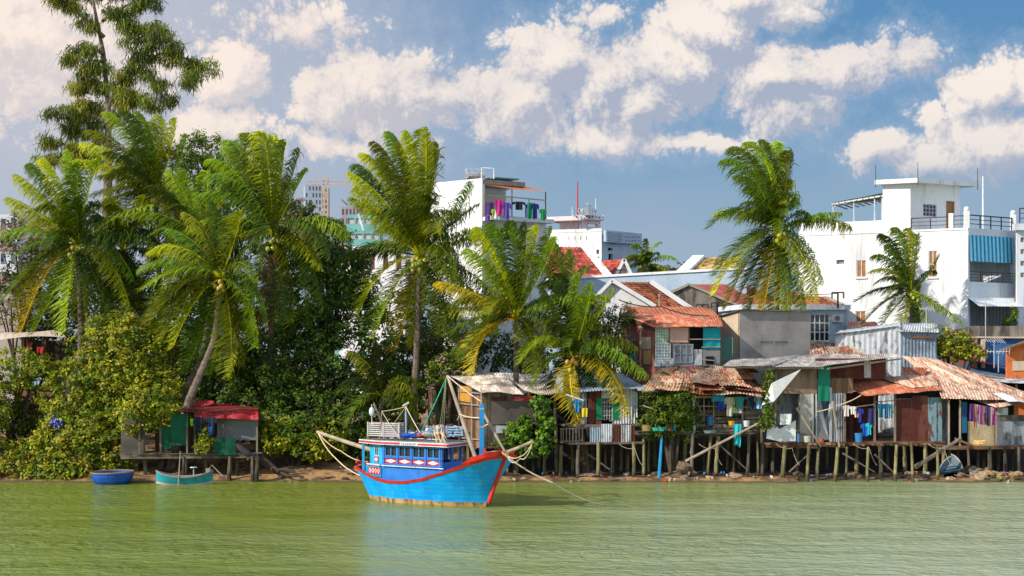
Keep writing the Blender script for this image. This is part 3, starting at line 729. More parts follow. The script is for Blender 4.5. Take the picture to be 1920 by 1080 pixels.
bush('riverside_bush', 'shaded bush behind the brick wall at the left edge', 'bush', [(10, 800, 60, 60, 85.5, 1.2), (60, 800, 50, 60, 86, 1), (110, 790, 40, 60, 85, 1)], 5500, .19, (40, 86.3), DG, hot=(.07, .12, .015), bright=.2)
bush('riverside_bush', 'yellow green bush on the bank right of the red-roofed hut', 'bush', [(535, 815, 50, 32, 83, 1), (590, 838, 40, 24, 82.7, .8), (500, 800, 35, 30, 83.5, .8), (620, 815, 40, 34, 83.4, .8)], 6500, .19, (550, 83.6), BG, clump=20, spread=.32)
bush('flowering_tree', 'tree sprinkled with pink blossom above the dark thicket', 'tree', [(640, 500, 50, 34, 92, 1.5), (600, 455, 50, 45, 93, 1.5), (560, 400, 30, 25, 94, 1)], 5500, .2, (625, 92), MG, hot=(.52, .22, .18), bright=.28)
bush('flowering_tree', 'olive tree with pinkish blossom behind the far left palm', 'tree', [(30, 480, 70, 60, 94, 1.8), (60, 440, 50, 40, 95, 1.5), (20, 560, 50, 50, 94, 1.5), (110, 520, 60, 80, 94, 1.5)], 10000, .19, (40, 95), [(.10, .10, .04), (.07, .09, .03), (.13, .11, .05)], hot=(.46, .33, .30), bright=.3)
bush('hanging_vine', 'bright green creeper climbing the front of the plank shack', 'creeper', [(972, 812, 26, 20, 80.9, .4), (1012, 762, 18, 22, 80.9, .35), (1022, 805, 18, 40, 80.9, .35), (945, 832, 18, 8, 80.8, .3), (1004, 838, 30, 16, 80.9, .35), (985, 790, 12, 12, 80.9, .3)], 3400, .21, (1015, 81.4), [(.11, .22, .012), (.16, .28, .014), (.05, .10, .012)], clump=16, spread=.24, limbs=False)
bush('feathery_bush', 'feathery lime green bush on the open deck between two shacks', 'bush', [(1262, 762, 40, 36, 81.6, .8), (1240, 785, 45, 35, 82, .8), (1280, 745, 24, 22, 81.4, .5), (1290, 790, 28, 36, 82, .6), (1225, 760, 25, 30, 82.2, .6)], 7500, .13, (1262, 82), [(.08, .13, .01), (.14, .19, .012), (.05, .09, .012)], clump=24, spread=.28)
bush('hanging_vine', 'thin leafy creeper on the post left of the brown shack', 'creeper', [(1442, 715, 8, 22, 81.4, .25), (1440, 760, 10, 25, 81.3, .3), (1434, 790, 20, 14, 81.2, .3), (1440, 738, 8, 20, 81.4, .25)], 900, .17, (1442, 81.5), [(.09, .15, .01), (.13, .18, .012)], clump=10, spread=.2, limbs=False)
bush('garden_shrub', 'leafy shrub behind the wide rusty roof at the right', 'bush', [(1790, 650, 34, 26, 93, .9), (1760, 640, 24, 26, 93.3, .8), (1825, 662, 26, 12, 92.6, .6)], 4200, .18, (1790, 93.5), BG, hot=(.22, .10, .05), bright=.15, clump=18, spread=.3)
bush('garden_shrub', 'pale yellow-green shrub left of the orange-roofed house', 'bush', [(1130, 600, 48, 30, 90, 1.2), (1165, 590, 24, 22, 90, .8), (1110, 650, 50, 50, 88.5, 1), (1150, 660, 40, 50, 88.5, 1)], 6500, .15, (1130, 90), [(.12, .14, .03), (.16, .17, .05), (.06, .09, .015)], clump=16, spread=.35)
bush('garden_shrub', 'shrub with pale blossom at the corner of the corrugated roof', 'bush', [(845, 680, 30, 20, 86.3, .6), (815, 700, 25, 22, 86.5, .6), (870, 660, 20, 16, 86.8, .5), (800, 650, 30, 30, 89, .8)], 3600, .17, (840, 86.8), MG, hot=(.4, .26, .2), bright=.15, clump=16, spread=.28)
bush('garden_shrub', 'dark shrub filling the yard behind the plank shack', 'bush', [(860, 640, 70, 50, 91, 1), (930, 660, 60, 40, 91, 1), (1010, 660, 60, 40, 90, 1), (780, 620, 60, 70, 92, 1.4)], 6500, .2, (900, 91.5), DG, hot=(.09, .16, .02), bright=.15)
bush('garden_shrub', 'green potted climbers on the balcony of the white house', 'bush', [(1893, 605, 12, 22, 99.2, .3), (1900, 590, 8, 12, 99.2, .3)], 700, .16, (1893, 99.4), MG, limbs=False, clump=14, spread=.2)
bush('distant_trees', 'hazy band of far trees beside the white tower building', 'trees', [(1270, 512, 60, 8, 230, 4), (1180, 515, 80, 9, 230, 4)], 1500, .9, (1240, 230), [(.16, .18, .07), (.12, .14, .05)], clump=16, spread=1.2, limbs=False)

for k, (px, py, rx, ry, Y) in enumerate(((20, 640, 110, 110, 98), (150, 640, 110, 130, 98), (290, 640, 110, 120, 99), (430, 640, 110, 150, 98), (520, 640, 100, 140, 95), (760, 640, 110, 110, 98))):
    bush('background_tree', ('dark tree closing the gap %s' % ('at the far left behind the awning', 'behind the far left palm', 'behind the middle of the left clump', 'behind the leaning palm', 'behind the palm with the dead frond', 'behind the tall middle palm')[k]), 'tree', [(px, py, rx, ry, Y, 2), (px + 30, py + 70, rx, 60, Y, 2)], 7500, .26, (px, Y + .5), DG, hot=(.07, .13, .015), bright=.15, clump=26, spread=.5)
V3 = lambda p, z: Vector((p.x, p.y, z))
# ------------------------------------------------------------------ buildings
class Fc:
    """a facade line in plan: passes through pixel column px0 at depth Y0, turned by ang degrees"""
    def __init__(s, px0, Y0, ang, lift=0):
        s.c = Vector((X_(px0, Y0), Y0, 0)); a = R(ang); s.a = a
        s.d = Vector((math.cos(a), math.sin(a), 0)); s.n = Vector((math.sin(a), -math.cos(a), 0))
    def U(s, px, o=0):
        k = (px - 960) / F; c = s.c + s.n * o
        return (k * c.y - c.x) / (s.d.x - k * s.d.y)
    def pt(s, u, z, o=0): return s.c + s.d * u + s.n * o + Vector((0, 0, z))
    def Z(s, u, py, o=0): return Z_(py, s.c.y + s.d.y * u + s.n.y * o)
    def q(s, px, py, o=0): u = s.U(px, o); return s.pt(u, s.Z(u, py, o), o)
    def rect(s, x0, y0, x1, y1):
        u0, u1 = s.U(x0), s.U(x1); um = (u0 + u1) / 2
        return u0, u1, s.Z(um, y1), s.Z(um, y0)
    def turn(s, u, ang):
        f = Fc(0, 1, 0); f.c = s.c + s.d * u; f.a = s.a + R(ang)
        f.d = Vector((math.cos(f.a), math.sin(f.a), 0)); f.n = Vector((math.sin(f.a), -math.cos(f.a), 0)); return f

def wall(mb, f, u0, u1, z0, z1, holes=(), th=.18, o=0):
    us = sorted({u0, u1, *[h[0] for h in holes], *[h[1] for h in holes]}); zs = sorted({z0, z1, *[h[2] for h in holes], *[h[3] for h in holes]})
    us = [u for u in us if u0 - 1e-6 <= u <= u1 + 1e-6]; zs = [z for z in zs if z0 - 1e-6 <= z <= z1 + 1e-6]
    for a, b in zip(us, us[1:]):
        for c, d in zip(zs, zs[1:]):
            mu, mz = (a + b) / 2, (c + d) / 2
            if any(h[0] < mu < h[1] and h[2] < mz < h[3] for h in holes): continue
            mb.face(f.pt(a, c, o), f.pt(b, c, o), f.pt(b, d, o), f.pt(a, d, o))
            mb.face(f.pt(a, c, o - th), f.pt(a, d, o - th), f.pt(b, d, o - th), f.pt(b, c, o - th))
    for (a, b, c, d) in list(holes) + [(u0, u1, z0, z1)]:
        for p, q_ in (((a, c), (b, c)), ((b, c), (b, d)), ((b, d), (a, d)), ((a, d), (a, c))):
            mb.face(f.pt(*p, o), f.pt(*q_, o), f.pt(*q_, o - th), f.pt(*p, o - th))
    return mb
def slab(mb, f, u0, u1, z0, z1, o0, o1):
    """box in facade space, o0 (back) to o1 (front)"""
    return mb.hexa([f.pt(u0, z0, o0), f.pt(u1, z0, o0), f.pt(u1, z0, o1), f.pt(u0, z0, o1), f.pt(u0, z1, o0), f.pt(u1, z1, o0), f.pt(u1, z1, o1), f.pt(u0, z1, o1)])
def window(root, f, r, fm=None, pm=None, nx=2, nz=1, rec=.10, bar=.05, name='window', tint=(.8, .8, .8), sill=False, label=None):
    u0, u1, z0, z1 = r; mb = MB(); mb.tint(*tint)
    e = .003
    for a, b, c, d in ((u0 + e, u1 - e, z0 + e, z0 + bar), (u0 + e, u1 - e, z1 - bar, z1 - e), (u0 + e, u0 + bar, z0 + bar, z1 - bar), (u1 - bar, u1 - e, z0 + bar, z1 - bar)):
        slab(mb, f, a, b, c, d, -rec, -rec + .05)
    for i in range(1, nx): x = u0 + (u1 - u0) * i / nx; slab(mb, f, x - bar / 2, x + bar / 2, z0 + bar, z1 - bar, -rec, -rec + .045)
    for i in range(1, nz): z = z0 + (z1 - z0) * i / nz; slab(mb, f, u0 + bar, u1 - bar, z - bar / 2, z + bar / 2, -rec + .002, -rec + .04)
    if sill: slab(mb, f, u0 - .08, u1 + .08, z0 - .09, z0 - .004, -.02, .09)
    w_ = mb.build(name, fm or PAINT, root)
    p_ = MB().face(f.pt(u0, z0, -rec - .01), f.pt(u1, z0, -rec - .01), f.pt(u1, z1, -rec - .01), f.pt(u0, z1, -rec - .01)).build('pane', pm or GLASS, w_)
    if label: w_['label'] = label
    return w_
def at0(px, py, Y): v = P(px, py, Y); return Vector((v.x, v.y, gz(v.x, v.y)))
def stilts(root, lst, mat=None, name='stilt', r=.09):
    """(px at top, py top, px at foot, Y)"""
    for (a, t, b, Y, *k) in lst:
        mb = MB(); top = P(a, t, Y); x = X_(b, Y + .0); foot = Vector((x, Y, min(gz(x, Y), .1) - .5)); rr = r * rnd.uniform(.75, 1.3)
        mb.vary(.3); mid = top.lerp(foot, .5) + Vector((rnd.uniform(-.05, .05), 0, 0))
        mb.tube([foot, mid, top], [rr * 1.1, rr * rnd.uniform(.85, 1.05), rr * .85], 7)
        mb.build(name, (k[0] if k else (mat or (STILT if rnd.random() < .7 else STILTD))), root)
def planks(mb, f, u0, u1, z0, z1, o=0, w=.16, th=.025, rag=.06, vert=True, r=.35, gap=.01):
    if vert:
        u = u0
        while u < u1:
            ww = min(w * rnd.uniform(.7, 1.3), u1 - u); mb.vary(r)
            slab(mb, f, u + gap / 2, u + ww - gap / 2, z0 + rnd.uniform(-rag, rag) * .6, z1 + rnd.uniform(-rag, 0), o - th, o + rnd.uniform(0, .015)); u += ww + .0005
    else:
        z = z0
        while z < z1:
            ww = min(w * rnd.uniform(.7, 1.3), z1 - z); mb.vary(r)
            slab(mb, f, u0 + rnd.uniform(-rag, rag), u1 + rnd.uniform(-rag, rag), z + gap / 2, z + ww - gap / 2, o - th, o + rnd.uniform(0, .015)); z += ww + .0005
    mb.tint(1); return mb
def panel(root, f, r, mat, name='wall_panel', o=.03, corr=False, tint=None, label=None):
    u0, u1, z0, z1 = r; mb = MB()
    if tint: mb.tint(*tint)
    if corr: mb.sheet(f.pt(u0, z0, o), f.pt(u1, z0, o), f.pt(u1, z1, o), f.pt(u0, z1, o), .12, .015, 3, 0, .012)
    else: slab(mb, f, u0, u1, z0, z1, o - .02, o)
    x = mb.build(name, mat, root)
    if label: x['label'] = label
    return x
def shell(root, f, u0, u1, z0, z1, depth, mat, name='wall', holes=(), floor=True, back=True):
    """box of four walls with openings in the front one; returns the side facades"""
    mb = MB(); wall(mb, f, u0, u1, z0, z1, holes); mb.build(name, mat, root)
    L = f.turn(u0, 90); L.c = f.pt(u0, 0); L.d = -f.n; L.n = -f.d
    Rr = f.turn(u1, 90); Rr.c = f.pt(u1, 0); Rr.d = -f.n; Rr.n = f.d
    return L, Rr
def sides(root, f, u0, u1, z0, z1, depth, mat, name='side_wall', zb=None, floor=None):
    zb = z1 if zb is None else zb
    mb = MB()
    for u in (u0, u1):
        k = .12 if u == u0 else -.12
        mb.prism([f.pt(u, z0, -.185), f.pt(u, z0, -depth), f.pt(u, zb, -depth), f.pt(u, z1, -.185)], f.d * k)
    mb.prism([f.pt(u0, z0, -depth), f.pt(u1, z0, -depth), f.pt(u1, zb, -depth), f.pt(u0, zb, -depth)], f.n * -.12)
    return mb.build(name, mat, root)
def rail(root, pts, h=.95, n=3, mat=None, w=.04, name='railing', bal=0):
    mb = MB(); pts = [Vector(p) for p in pts]
    for a, b in zip(pts, pts[1:]):
        for i in range(n): z = Vector((0, 0, h * (1 - i / n))); mb.bar(a + z, b + z, w if i == 0 else w * .6)
        m = max(1, int((b - a).length / (bal or 1.0)))
        for i in range(m + 1): p = a.lerp(b, i / m); mb.bar(p, p + Vector((0, 0, h)), w * .9)
    return mb.build(name, mat or IRON, root)
def rod(name, label, cat, a, b, r=.03, mat=None, group=None, extra=None, tint=None):
    mb = MB()
    if tint: mb.tint(*tint)
    a, b = Vector(a), Vector(b); mb.tube([a, a.lerp(b, .5), b], [r, r * .9, r * .6], 6)
    return tag(mb.build(name, mat or METAL, None, origin=a), label, cat, group)
def antenna(name, label, a, h, arms, mat=METAL, group=None, wd=.9, rot=0):
    a = Vector(a); mb = MB(); mb.tint(.6); root = thing(name, label, 'antenna', a, group)
    mb.tube([a - Vector((0, 0, .3)), a + Vector((0, 0, h))], .025, 5); mb.build('mast', IRON if mat is IRON else PAINT, root)
    mb = MB(); mb.tint(.55); d = Vector((math.cos(rot), math.sin(rot), 0)); t = a + Vector((0, 0, h * .96))
    mb.bar(t - d * wd / 2, t + d * wd / 2, .03)
    for i in range(arms):
        c = t - d * wd / 2 + d * wd * i / max(1, arms - 1); e = Vector((-d.y, d.x, .9)).normalized() * (.12 + .16 * i / arms); mb.bar(c - e, c + e, .022)
    mb.build('aerial', PAINT, root); return root
def cable(name, label, pts, r=.012, mat=None, sag=.3, group=None):
    pts = [Vector(p) for p in pts]; out = []
    for a, b in zip(pts, pts[1:]):
        for i in range(9): u = i / 9; p = a.lerp(b, u); p.z -= sag * 4 * u * (1 - u); out.append(p)
    out.append(pts[-1]); mb = MB(); mb.tube(out, r, 4)
    return tag(mb.build(name, mat or IRON, None, origin=pts[0]), label, 'cable' if 'rope' not in name else 'rope', group)
def garment(kind, p, w, h, col, label, group, ang=0, dark=None):
    p = Vector(p); d = Vector((math.cos(ang), math.sin(ang), 0)); n = Vector((math.sin(ang), -math.cos(ang), 0)); mb = MB(); mb.tint(col[0] / .9, col[1] / .9, col[2] / .9)
    cols = None
    if dark is not None:
        cols = [tuple(c / .9 for c in col[:3]), tuple(c / .9 for c in dark[:3])] * 3
    if kind == 'shirt':
        mb.cloth(p - d * w * .32, p + d * w * .32, h, .03, 1.05, 8, 6, n, cols=cols)
        for s in (-1, 1):
            a = p + d * s * w * .323; b = p + d * s * w * .60 - Vector((0, 0, h * .10))
            mb.cloth(a, b, h * .32, .02, .9, 3, 3, n)
    elif kind == 'pants':
        mb.cloth(p - d * w * .4, p + d * w * .4, h * .3, .02, 1, 8, 3, n)
        for s in (-1, 1): mb.cloth(p + d * (s * w * .22 - w * .17) - Vector((0, 0, h * .3)), p + d * (s * w * .22 + w * .17) - Vector((0, 0, h * .3)), h * .7, .02, .85, 4, 5, n)
    else:
        mb.cloth(p - d * w / 2, p + d * w / 2, h, .04, rnd.uniform(.85, 1.1), 10, 6, n, cols=cols, rag=.15)
    return tag(mb.build({'shirt': 'hanging_shirt', 'pants': 'hanging_trousers'}.get(kind, 'hanging_cloth'), CLOTH, None, origin=p), label, 'clothing' if kind != 'towel' else 'cloth', group)

# ---- three-storey white house at the right
f = Fc(1815, 99, -29); b = f.q(1815, 660); ug = f.U(1498); gzv = 1.8
root = thing('white_house', 'three-storey white house with blue striped blind and roof terrace', 'house', (b.x, b.y, gzv))
zr = f.Z(0, 427); zp = f.Z(0, 415)
holes = [f.rect(1606, 488, 1624, 520), f.rect(1741, 470, 1757, 520), f.rect(1604, 583, 1623, 604), f.rect(1568, 487, 1583, 495)]
for px in (1516, 1538, 1607, 1631): holes.append(f.rect(px - 2.5, 425, px + 2.5, 433))
wall(MB(), f, ug, 0, gzv - .3, zr, holes, .25)
mb = MB(); wall(mb, f, ug, 0, gzv - .3, zr, holes, .25)
uT = f.U(1655); zT = f.Z(uT, 413); slab(mb, f, ug, uT, zr + .002, zT, -.25, 0); mb.build('wall', WHITE, root)
for h, nx, nz, t in ((holes[0], 2, 1, (.35, .16, .06)), (holes[1], 2, 2, (.42, .22, .08)), (holes[2], 2, 1, (.42, .2, .07))):
    window(root, f, h, PAINT, surf('shutter_%d' % nx, (.36, .17, .06), .2, 2) if 'shutter_%d' % nx not in MATS else MATS['shutter_%d' % nx], nx, nz, tint=(.75, .72, .7), sill=True)
MB().face(*[f.pt(u, z, -.2) for u, z in ((holes[3][0], holes[3][2]), (holes[3][1], holes[3][2]), (holes[3][1], holes[3][3]), (holes[3][0], holes[3][3]))]).build('vent_grille', CONC, root)
mb = MB()
for h in holes[4:]: mb.face(f.pt(h[0], h[2], -.2), f.pt(h[1], h[2], -.2), f.pt(h[1], h[3], -.2), f.pt(h[0], h[3], -.2))
mb.build('vent_back', DARK, root)
mb = MB(); slab(mb, f, ug - .02, -.0, zr - .12, zr - .02, .004, .05); mb.build('cornice', WHITE, root)
g2 = Fc(1815, 99, 35); ge = g2.U(1905)
z3, z2, z2b, z1 = g2.Z(0, 432), g2.Z(0, 531), g2.Z(0, 541), g2.Z(0, 556)
mb = MB()
slab(mb, g2, .003, ge, zr - .5, zr, -.4, .02)
slab(mb, g2, .003, ge, g2.Z(0, 558), g2.Z(0, 528), -2.5, .02)
wall(mb, g2, 0.003, g2.U(1818), gzv, zr - .5, (), .25, 0); wall(mb, g2, g2.U(1901), ge, gzv, zr - .5, (), .3)
wall(mb, g2, .3, ge, gzv, zr - .5, (), .2, -2.5); slab(mb, g2, .2, ge, zr - .25, zr - .02, -9, -.45)
slab(mb, g2, ge - .3, ge, gzv, zr - .5, -9, -.4); slab(mb, g2, 0.3, ge, gzv, zr - .5, -9.2, -9)
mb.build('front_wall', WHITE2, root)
h = g2.rect(1817, 443, 1903, 492)
mb = MB()
n = 24
for i in range(n):
    a = h[0] + (h[1] - h[0]) * i / n; b_ = h[0] + (h[1] - h[0]) * (i + 1) / n
    mb.tint(*((.01, .30, .62) if i % 2 else (.35, .80, .95)))
    mb.face(g2.pt(a, h[2], .10 + .02 * (i % 2)), g2.pt(b_, h[2], .10 + .02 * ((i + 1) % 2)), g2.pt(b_, h[3], .03), g2.pt(a, h[3], .03))
mb.build('striped_blind', CLOTH, root)
MB().face(g2.pt(*[g2.U(1820), g2.Z(0, 530)], -2.28), g2.pt(g2.U(1868), g2.Z(0, 530), -2.28), g2.pt(g2.U(1868), g2.Z(0, 494), -2.28), g2.pt(g2.U(1820), g2.Z(0, 494), -2.28)).build('curtain_door', surf('curtain_brown', (.10, .045, .045), .3, 2), root)
rail(root, [g2.pt(.15, g2.Z(0, 531), -.05), g2.pt(ge - .15, g2.Z(0, 531), -.05)], .72, 4, name='balcony_railing')
mb = MB(); mb.tint(.85); mb.face(g2.q(1815, 558, .02), g2.q(1900, 556, .02), g2.q(1925, 575, 1.3), g2.q(1836, 574, 1.3)); mb.build('awning', CLOTH, root)
mb = MB()
for i in range(14): u = g2.U(1820) + i * .32; mb.bar(g2.pt(u, gzv + .6, -.1), g2.pt(u, g2.Z(0, 560), -.1), .025)
for i in range(9): z = gzv + .6 + i * .3; mb.bar(g2.pt(.15, z, -.08), g2.pt(g2.U(1850) + 2, z, -.08), .025)
mb.tint(1).build('window_bars', IRON, root)
# stair tower on the roof
fz = f; uA, uB = f.U(1655), f.U(1707); zA = zr; zB = f.Z(uB, 346)
zt = f.Z(uB, 341)
mb = MB(); wall(mb, f, uA, uB, zA - .01, zt, (), .2)
gt = Fc(0, 1, 0); gt.c = f.pt(uB, 0); gt.a = R(35); gt.d = g2.d; gt.n = g2.n; ue = gt.U(1800); 
dr = gt.rect(1774, 377, 1790, 408); wn = gt.rect(1731, 383, 1756, 406); dr = (dr[0], dr[1], zr, dr[3])
wall(mb, gt, 0.003, ue, zA, zt, [dr, wn], .2); slab(mb, gt, ue - .2, ue, zA, zt, -2.6, -.2)
mb.build('stair_tower', WHITE, root)
window(root, gt, wn, PAINT, GLASS, 4, 3, tint=(.5, .5, .55)); window(root, gt, dr, PAINT, MATS['shutter_2'], 1, 2, name='terrace_door', tint=(.4, .2, .08))
mb = MB(); mb.hexa([f.q(1640, 346, .4), f.q(1720, 342, .5), gt.q(1835, 350, .3), gt.pt(ue, zt, -3.2)] + [p + Vector((0, 0, .28)) for p in (f.q(1640, 346, .4), f.q(1720, 342, .5), gt.q(1835, 350, .3), gt.pt(ue, zt, -3.2))]); mb.build('roof_slab', WHITE, root)
# terrace railings and posts
mb = MB()
posts = [(g2, 0.05), (g2, ge - .1)]
for ff_, u in posts: p = ff_.pt(u, zr, -.15); MB().box(p + Vector((0, 0, .5)), (.3, .3, 1.05)).ball(p + Vector((0, 0, 1.14)), .17, 10, 8).build('terrace_post', WHITE, root)
p = f.pt(f.U(1783), zr, -.12); MB().box(p + Vector((0, 0, .45)), (.28, .28, .95), f.a).build('terrace_post', WHITE, root)
rail(root, [f.pt(f.U(1708), zr, -.08), f.pt(f.U(1780), zr, -.08)], .72, 3, name='terrace_railing', w=.06); rail(root, [f.pt(f.U(1787), zr, -.08), f.pt(-.2, zr, -.08)], .75, 3, name='terrace_railing', w=.06)
rail(root, [g2.pt(.25, zr, -.1), g2.pt(ge - .3, zr, -.1)], .8, 3, name='terrace_railing', w=.07)
# pergola roof at the left of the tower
mb = MB(); mb.tint(.12, .45, .30); a0, a1 = f.q(1560, 380, 0), f.q(1655, 362, 0); mb.sheet(a0, a1, a1 + -f.n * 4, a0 - f.n * 4 + Vector((0, 0, .3)), .2, .02, 3); mb.build('terrace_canopy', PAINT, root)
mb = MB(); mb.tint(.75)
for px, py in ((1560, 382), (1599, 378), (1638, 370), (1652, 366)): u = f.U(px); mb.bar(f.pt(u, zT, -.2), f.pt(u, f.Z(u, py), -.2), .07)
mb.bar(f.q(1560, 383, -.1), f.q(1655, 367, -.1), .1); mb.bar(f.q(1565, 386, -.6), f.q(1655, 376, -.6), .06)
for i in range(9): u = f.U(1562 + i * 11); mb.tint(.5, .25, .12); mb.bar(f.pt(u, f.Z(u, 383 - i * 2), 0), f.pt(u, f.Z(u, 385 - i * 2), -3), .06)
mb.build('canopy_frame', PAINT, root)
for px, py, t, k in ((1642, 345, 308, 'left'), (1721, 340, 304, 'middle'), (1833, 350, 315, 'right')):
    a = P(px, py, 99); rod('lightning_rod', 'thin dark lightning rod at the %s of the white house stair tower roof' % {'left': 'left end', 'middle': 'middle corner', 'right': 'right end'}[k], 'rod', a - Vector((0, 0, .2)), P(px, t, 99), .025, IRON, 'lightning rods on the white house')
rod('flag_pole', 'slim white pole rising from the roof terrace of the white house', 'pole', Vector((X_(1843, 102), 102, zr - .4)), P(1843, 330, 102), .06, PAINT, tint=(.9, .9, .9))
# neighbour glimpsed at the right edge
f = Fc(1906, 100, 4); b = f.q(1915, 640)
root = thing('white_house', 'white house cut off by the right edge with pierced block wall', 'house', (b.x, b.y, gzv))
mb = MB(); wall(mb, f, .02, 4, gzv, f.Z(0, 432), [(.25 + i % 2 * .35, .5 + i % 2 * .35, f.Z(0, 445 + i // 2 * 22) - .3, f.Z(0, 445 + i // 2 * 22)) for i in range(8)]); slab(mb, f, -.2, 4, f.Z(0, 432), f.Z(0, 420), -.2, .3); mb.build('wall', WHITE2, root)
mb = MB(); slab(mb, f, .1, 4, gzv, f.Z(0, 440), -.6, -.5); mb.build('inner_wall', CONCD, root)
p = f.pt(.1, f.Z(0, 400), 0); rail(root, [f.pt(.2, f.Z(0, 418), 0), f.pt(4, f.Z(0, 418), 0)], .9, 3, name='terrace_railing', w=.07)

# ---- tall white house behind the middle palms
Y0 = 98; f = Fc(904, Y0, -41); g2 = Fc(904, Y0, 33); b = f.q(904, 660)
root = thing('white_house', 'tall white house with laundry on a top-floor balcony under an orange awning', 'house', (b.x, b.y, gzv))
ul = f.U(806); zr = f.Z(0, 334); holes = [f.rect(813, 366, 818, 381), f.rect(813, 392, 818, 402)]
mb = MB(); wall(mb, f, ul, 0, gzv - .2, zr, holes, .25); mb.build('wall', WHITE, root)
mb = MB()
for h in holes: mb.face(f.pt(h[0], h[2], -.2), f.pt(h[1], h[2], -.2), f.pt(h[1], h[3], -.2), f.pt(h[0], h[3], -.2))
mb.tint(.3, .12, .08).build('vent_back', PAINT, root)
ge = g2.U(1024); gm = g2.U(980); zb = g2.Z(ge * .5, 412)
mb = MB(); wall(mb, g2, .003, ge, gzv - .2, g2.Z(ge, 410), (), .25); slab(mb, g2, ge - .2, ge, gzv, zb, -6, -.25); slab(mb, g2, 0.25, ge, zb - .5, zb - .2, -6, -.25)
slab(mb, g2, 0.25, ge, gzv, zb - .5, -6.2, -6)
slab(mb, g2, .2, gm, zr - .45, zr - .15, -6, -1.8); wall(mb, g2, .25, gm, zb - .2, zr - .45, (), .2, -1.9); slab(mb, g2, gm - .2, gm, zb - .2, zr - .45, -6, -2.1)
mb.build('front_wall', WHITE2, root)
mb = MB(); mb.tint(.30, .24, .22); slab(mb, g2, .02, gm + .2, g2.Z(0, 345), g2.Z(0, 336), -3, -.02); mb.build('roof_edge', PAINT, root)
mb = MB(); mb.tint(.62, .18, .05); mb.face(g2.q(907, 346, .0), g2.q(962, 355, 1.1), g2.q(1026, 359, .6), g2.q(985, 349, -1.2)); mb.tint(.1, .35, .28); slab(mb, g2, 1.2, 3, zr + .12, zr + .2, -2, -.5); mb.build('awning', PAINT, root)
mb = MB(); mb.tint(.5, .38, .2)
za, zc = g2.Z(0, 411), g2.Z(0, 372)
fr = [g2.pt(.1, 0, 1.0), g2.pt(g2.U(960, 1.), 0, 1.), g2.pt(g2.U(962), 0, .98), g2.pt(ge, 0, .6), g2.pt(ge, 0, -.2)]
V3 = lambda p, z: Vector((p.x, p.y, z))
zz0, zz1 = za, zc
A, B_, C_, D_ = V3(g2.q(906, 411, .8), 0), V3(g2.q(960, 405, .8), 0), V3(g2.q(1023, 410, .2), 0), V3(g2.pt(ge, 0, -1.4), 0)
zl, zh = g2.Z(g2.U(960), 408, .6), g2.Z(g2.U(960), 371, .6)
for a, b_ in ((A, B_), (B_, C_)):
    for z in (zl, zh): mb.bar(V3(a, z), V3(b_, z), .07)
    for i in range(3): p = a.lerp(b_, i / 2); mb.bar(V3(p, zl), V3(p, zh + .001), .06)
mb.tint(.10, .07, .06); mb.bar(V3(C_, zl), V3(C_, g2.Z(ge, 360)), .07); mb.bar(V3(B_, zh), V3(B_, g2.Z(g2.U(960), 355, .6)), .06)
for i in range(30): p = A.lerp(B_, i / 29); mb.tint(.35, .25, .12); mb.bar(V3(p, zl), V3(p, zh), .015)
mb.build('balcony_cage', PAINT, root)
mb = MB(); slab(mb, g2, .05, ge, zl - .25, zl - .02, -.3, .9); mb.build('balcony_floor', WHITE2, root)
gl = 'laundry drying on the top balcony'
for i, (px, py, w_, h_, c, kd, lb) in enumerate(((918, 380, .5, 1.1, (.16, .05, .42), 'towel', 'long purple garment at the left of the top balcony'), (926, 392, .3, .6, (.5, .6, .05), 'shirt', 'small lime shirt on the top balcony beside the pink one'), (936, 375, .6, .9, (.75, .04, .30), 'shirt', 'bright pink shirt on the top balcony'), (931, 395, .3, .5, (.7, .7, .6), 'towel', 'cream cloth hanging under the pink shirt'),
        (950, 380, .5, 1.0, (.14, .08, .40), 'shirt', 'violet shirt right of the pink one on the top balcony'), (973, 378, .7, .5, (.02, .02, .03), 'shirt', 'black shirt blown sideways on the top balcony'), (988, 383, .3, .8, (.02, .03, .12), 'pants', 'dark trousers in the middle of the right half of the top balcony'), (996, 380, .5, 1.0, (.02, .3, .15), 'towel', 'emerald green cloth on the top balcony'), (1003, 382, .45, .9, (.02, .03, .14), 'shirt', 'navy shirt in front of the emerald cloth'), (1018, 392, .4, .7, (.01, .28, .06), 'shirt', 'green shirt at the right end of the top balcony'))):
    garment(kd, P(px, py, 97.4), w_, h_, c, lb, gl, R(20))
# steel water tank
c = P(890, 327, 99.5); root = thing('water_tank', 'shiny steel water tank lying on the tall white house roof', 'water tank', c - Vector((0, 0, .5)))
mb = MB(); d = Vector((1, .3, 0)).normalized(); mb.tint(.75); mb.tube([c - d * .62, c - d * .55, c + d * .55, c + d * .62], [.2, .36, .36, .2], 16); mb.build('tank_body', METAL, root, smooth=False)
mb = MB(); mb.tint(.3); [mb.bar(c + d * s - Vector((0, 0, .55)), c + d * s - Vector((0, 0, .3)), .5, .06) for s in (-.4, .4)]; mb.build('cradle', PAINT, root)
c = P(903, 334, 98.8); mb = MB(); mb.tint(.85); mb.tube([c, c + Vector((0, 0, .62)), P(926, 316, 98.8), P(926, 335, 98.8)], .045, 6); tag(mb.build('pipe_frame', PAINT, None, origin=c), 'white pipe loop beside the steel water tank', 'pipe')

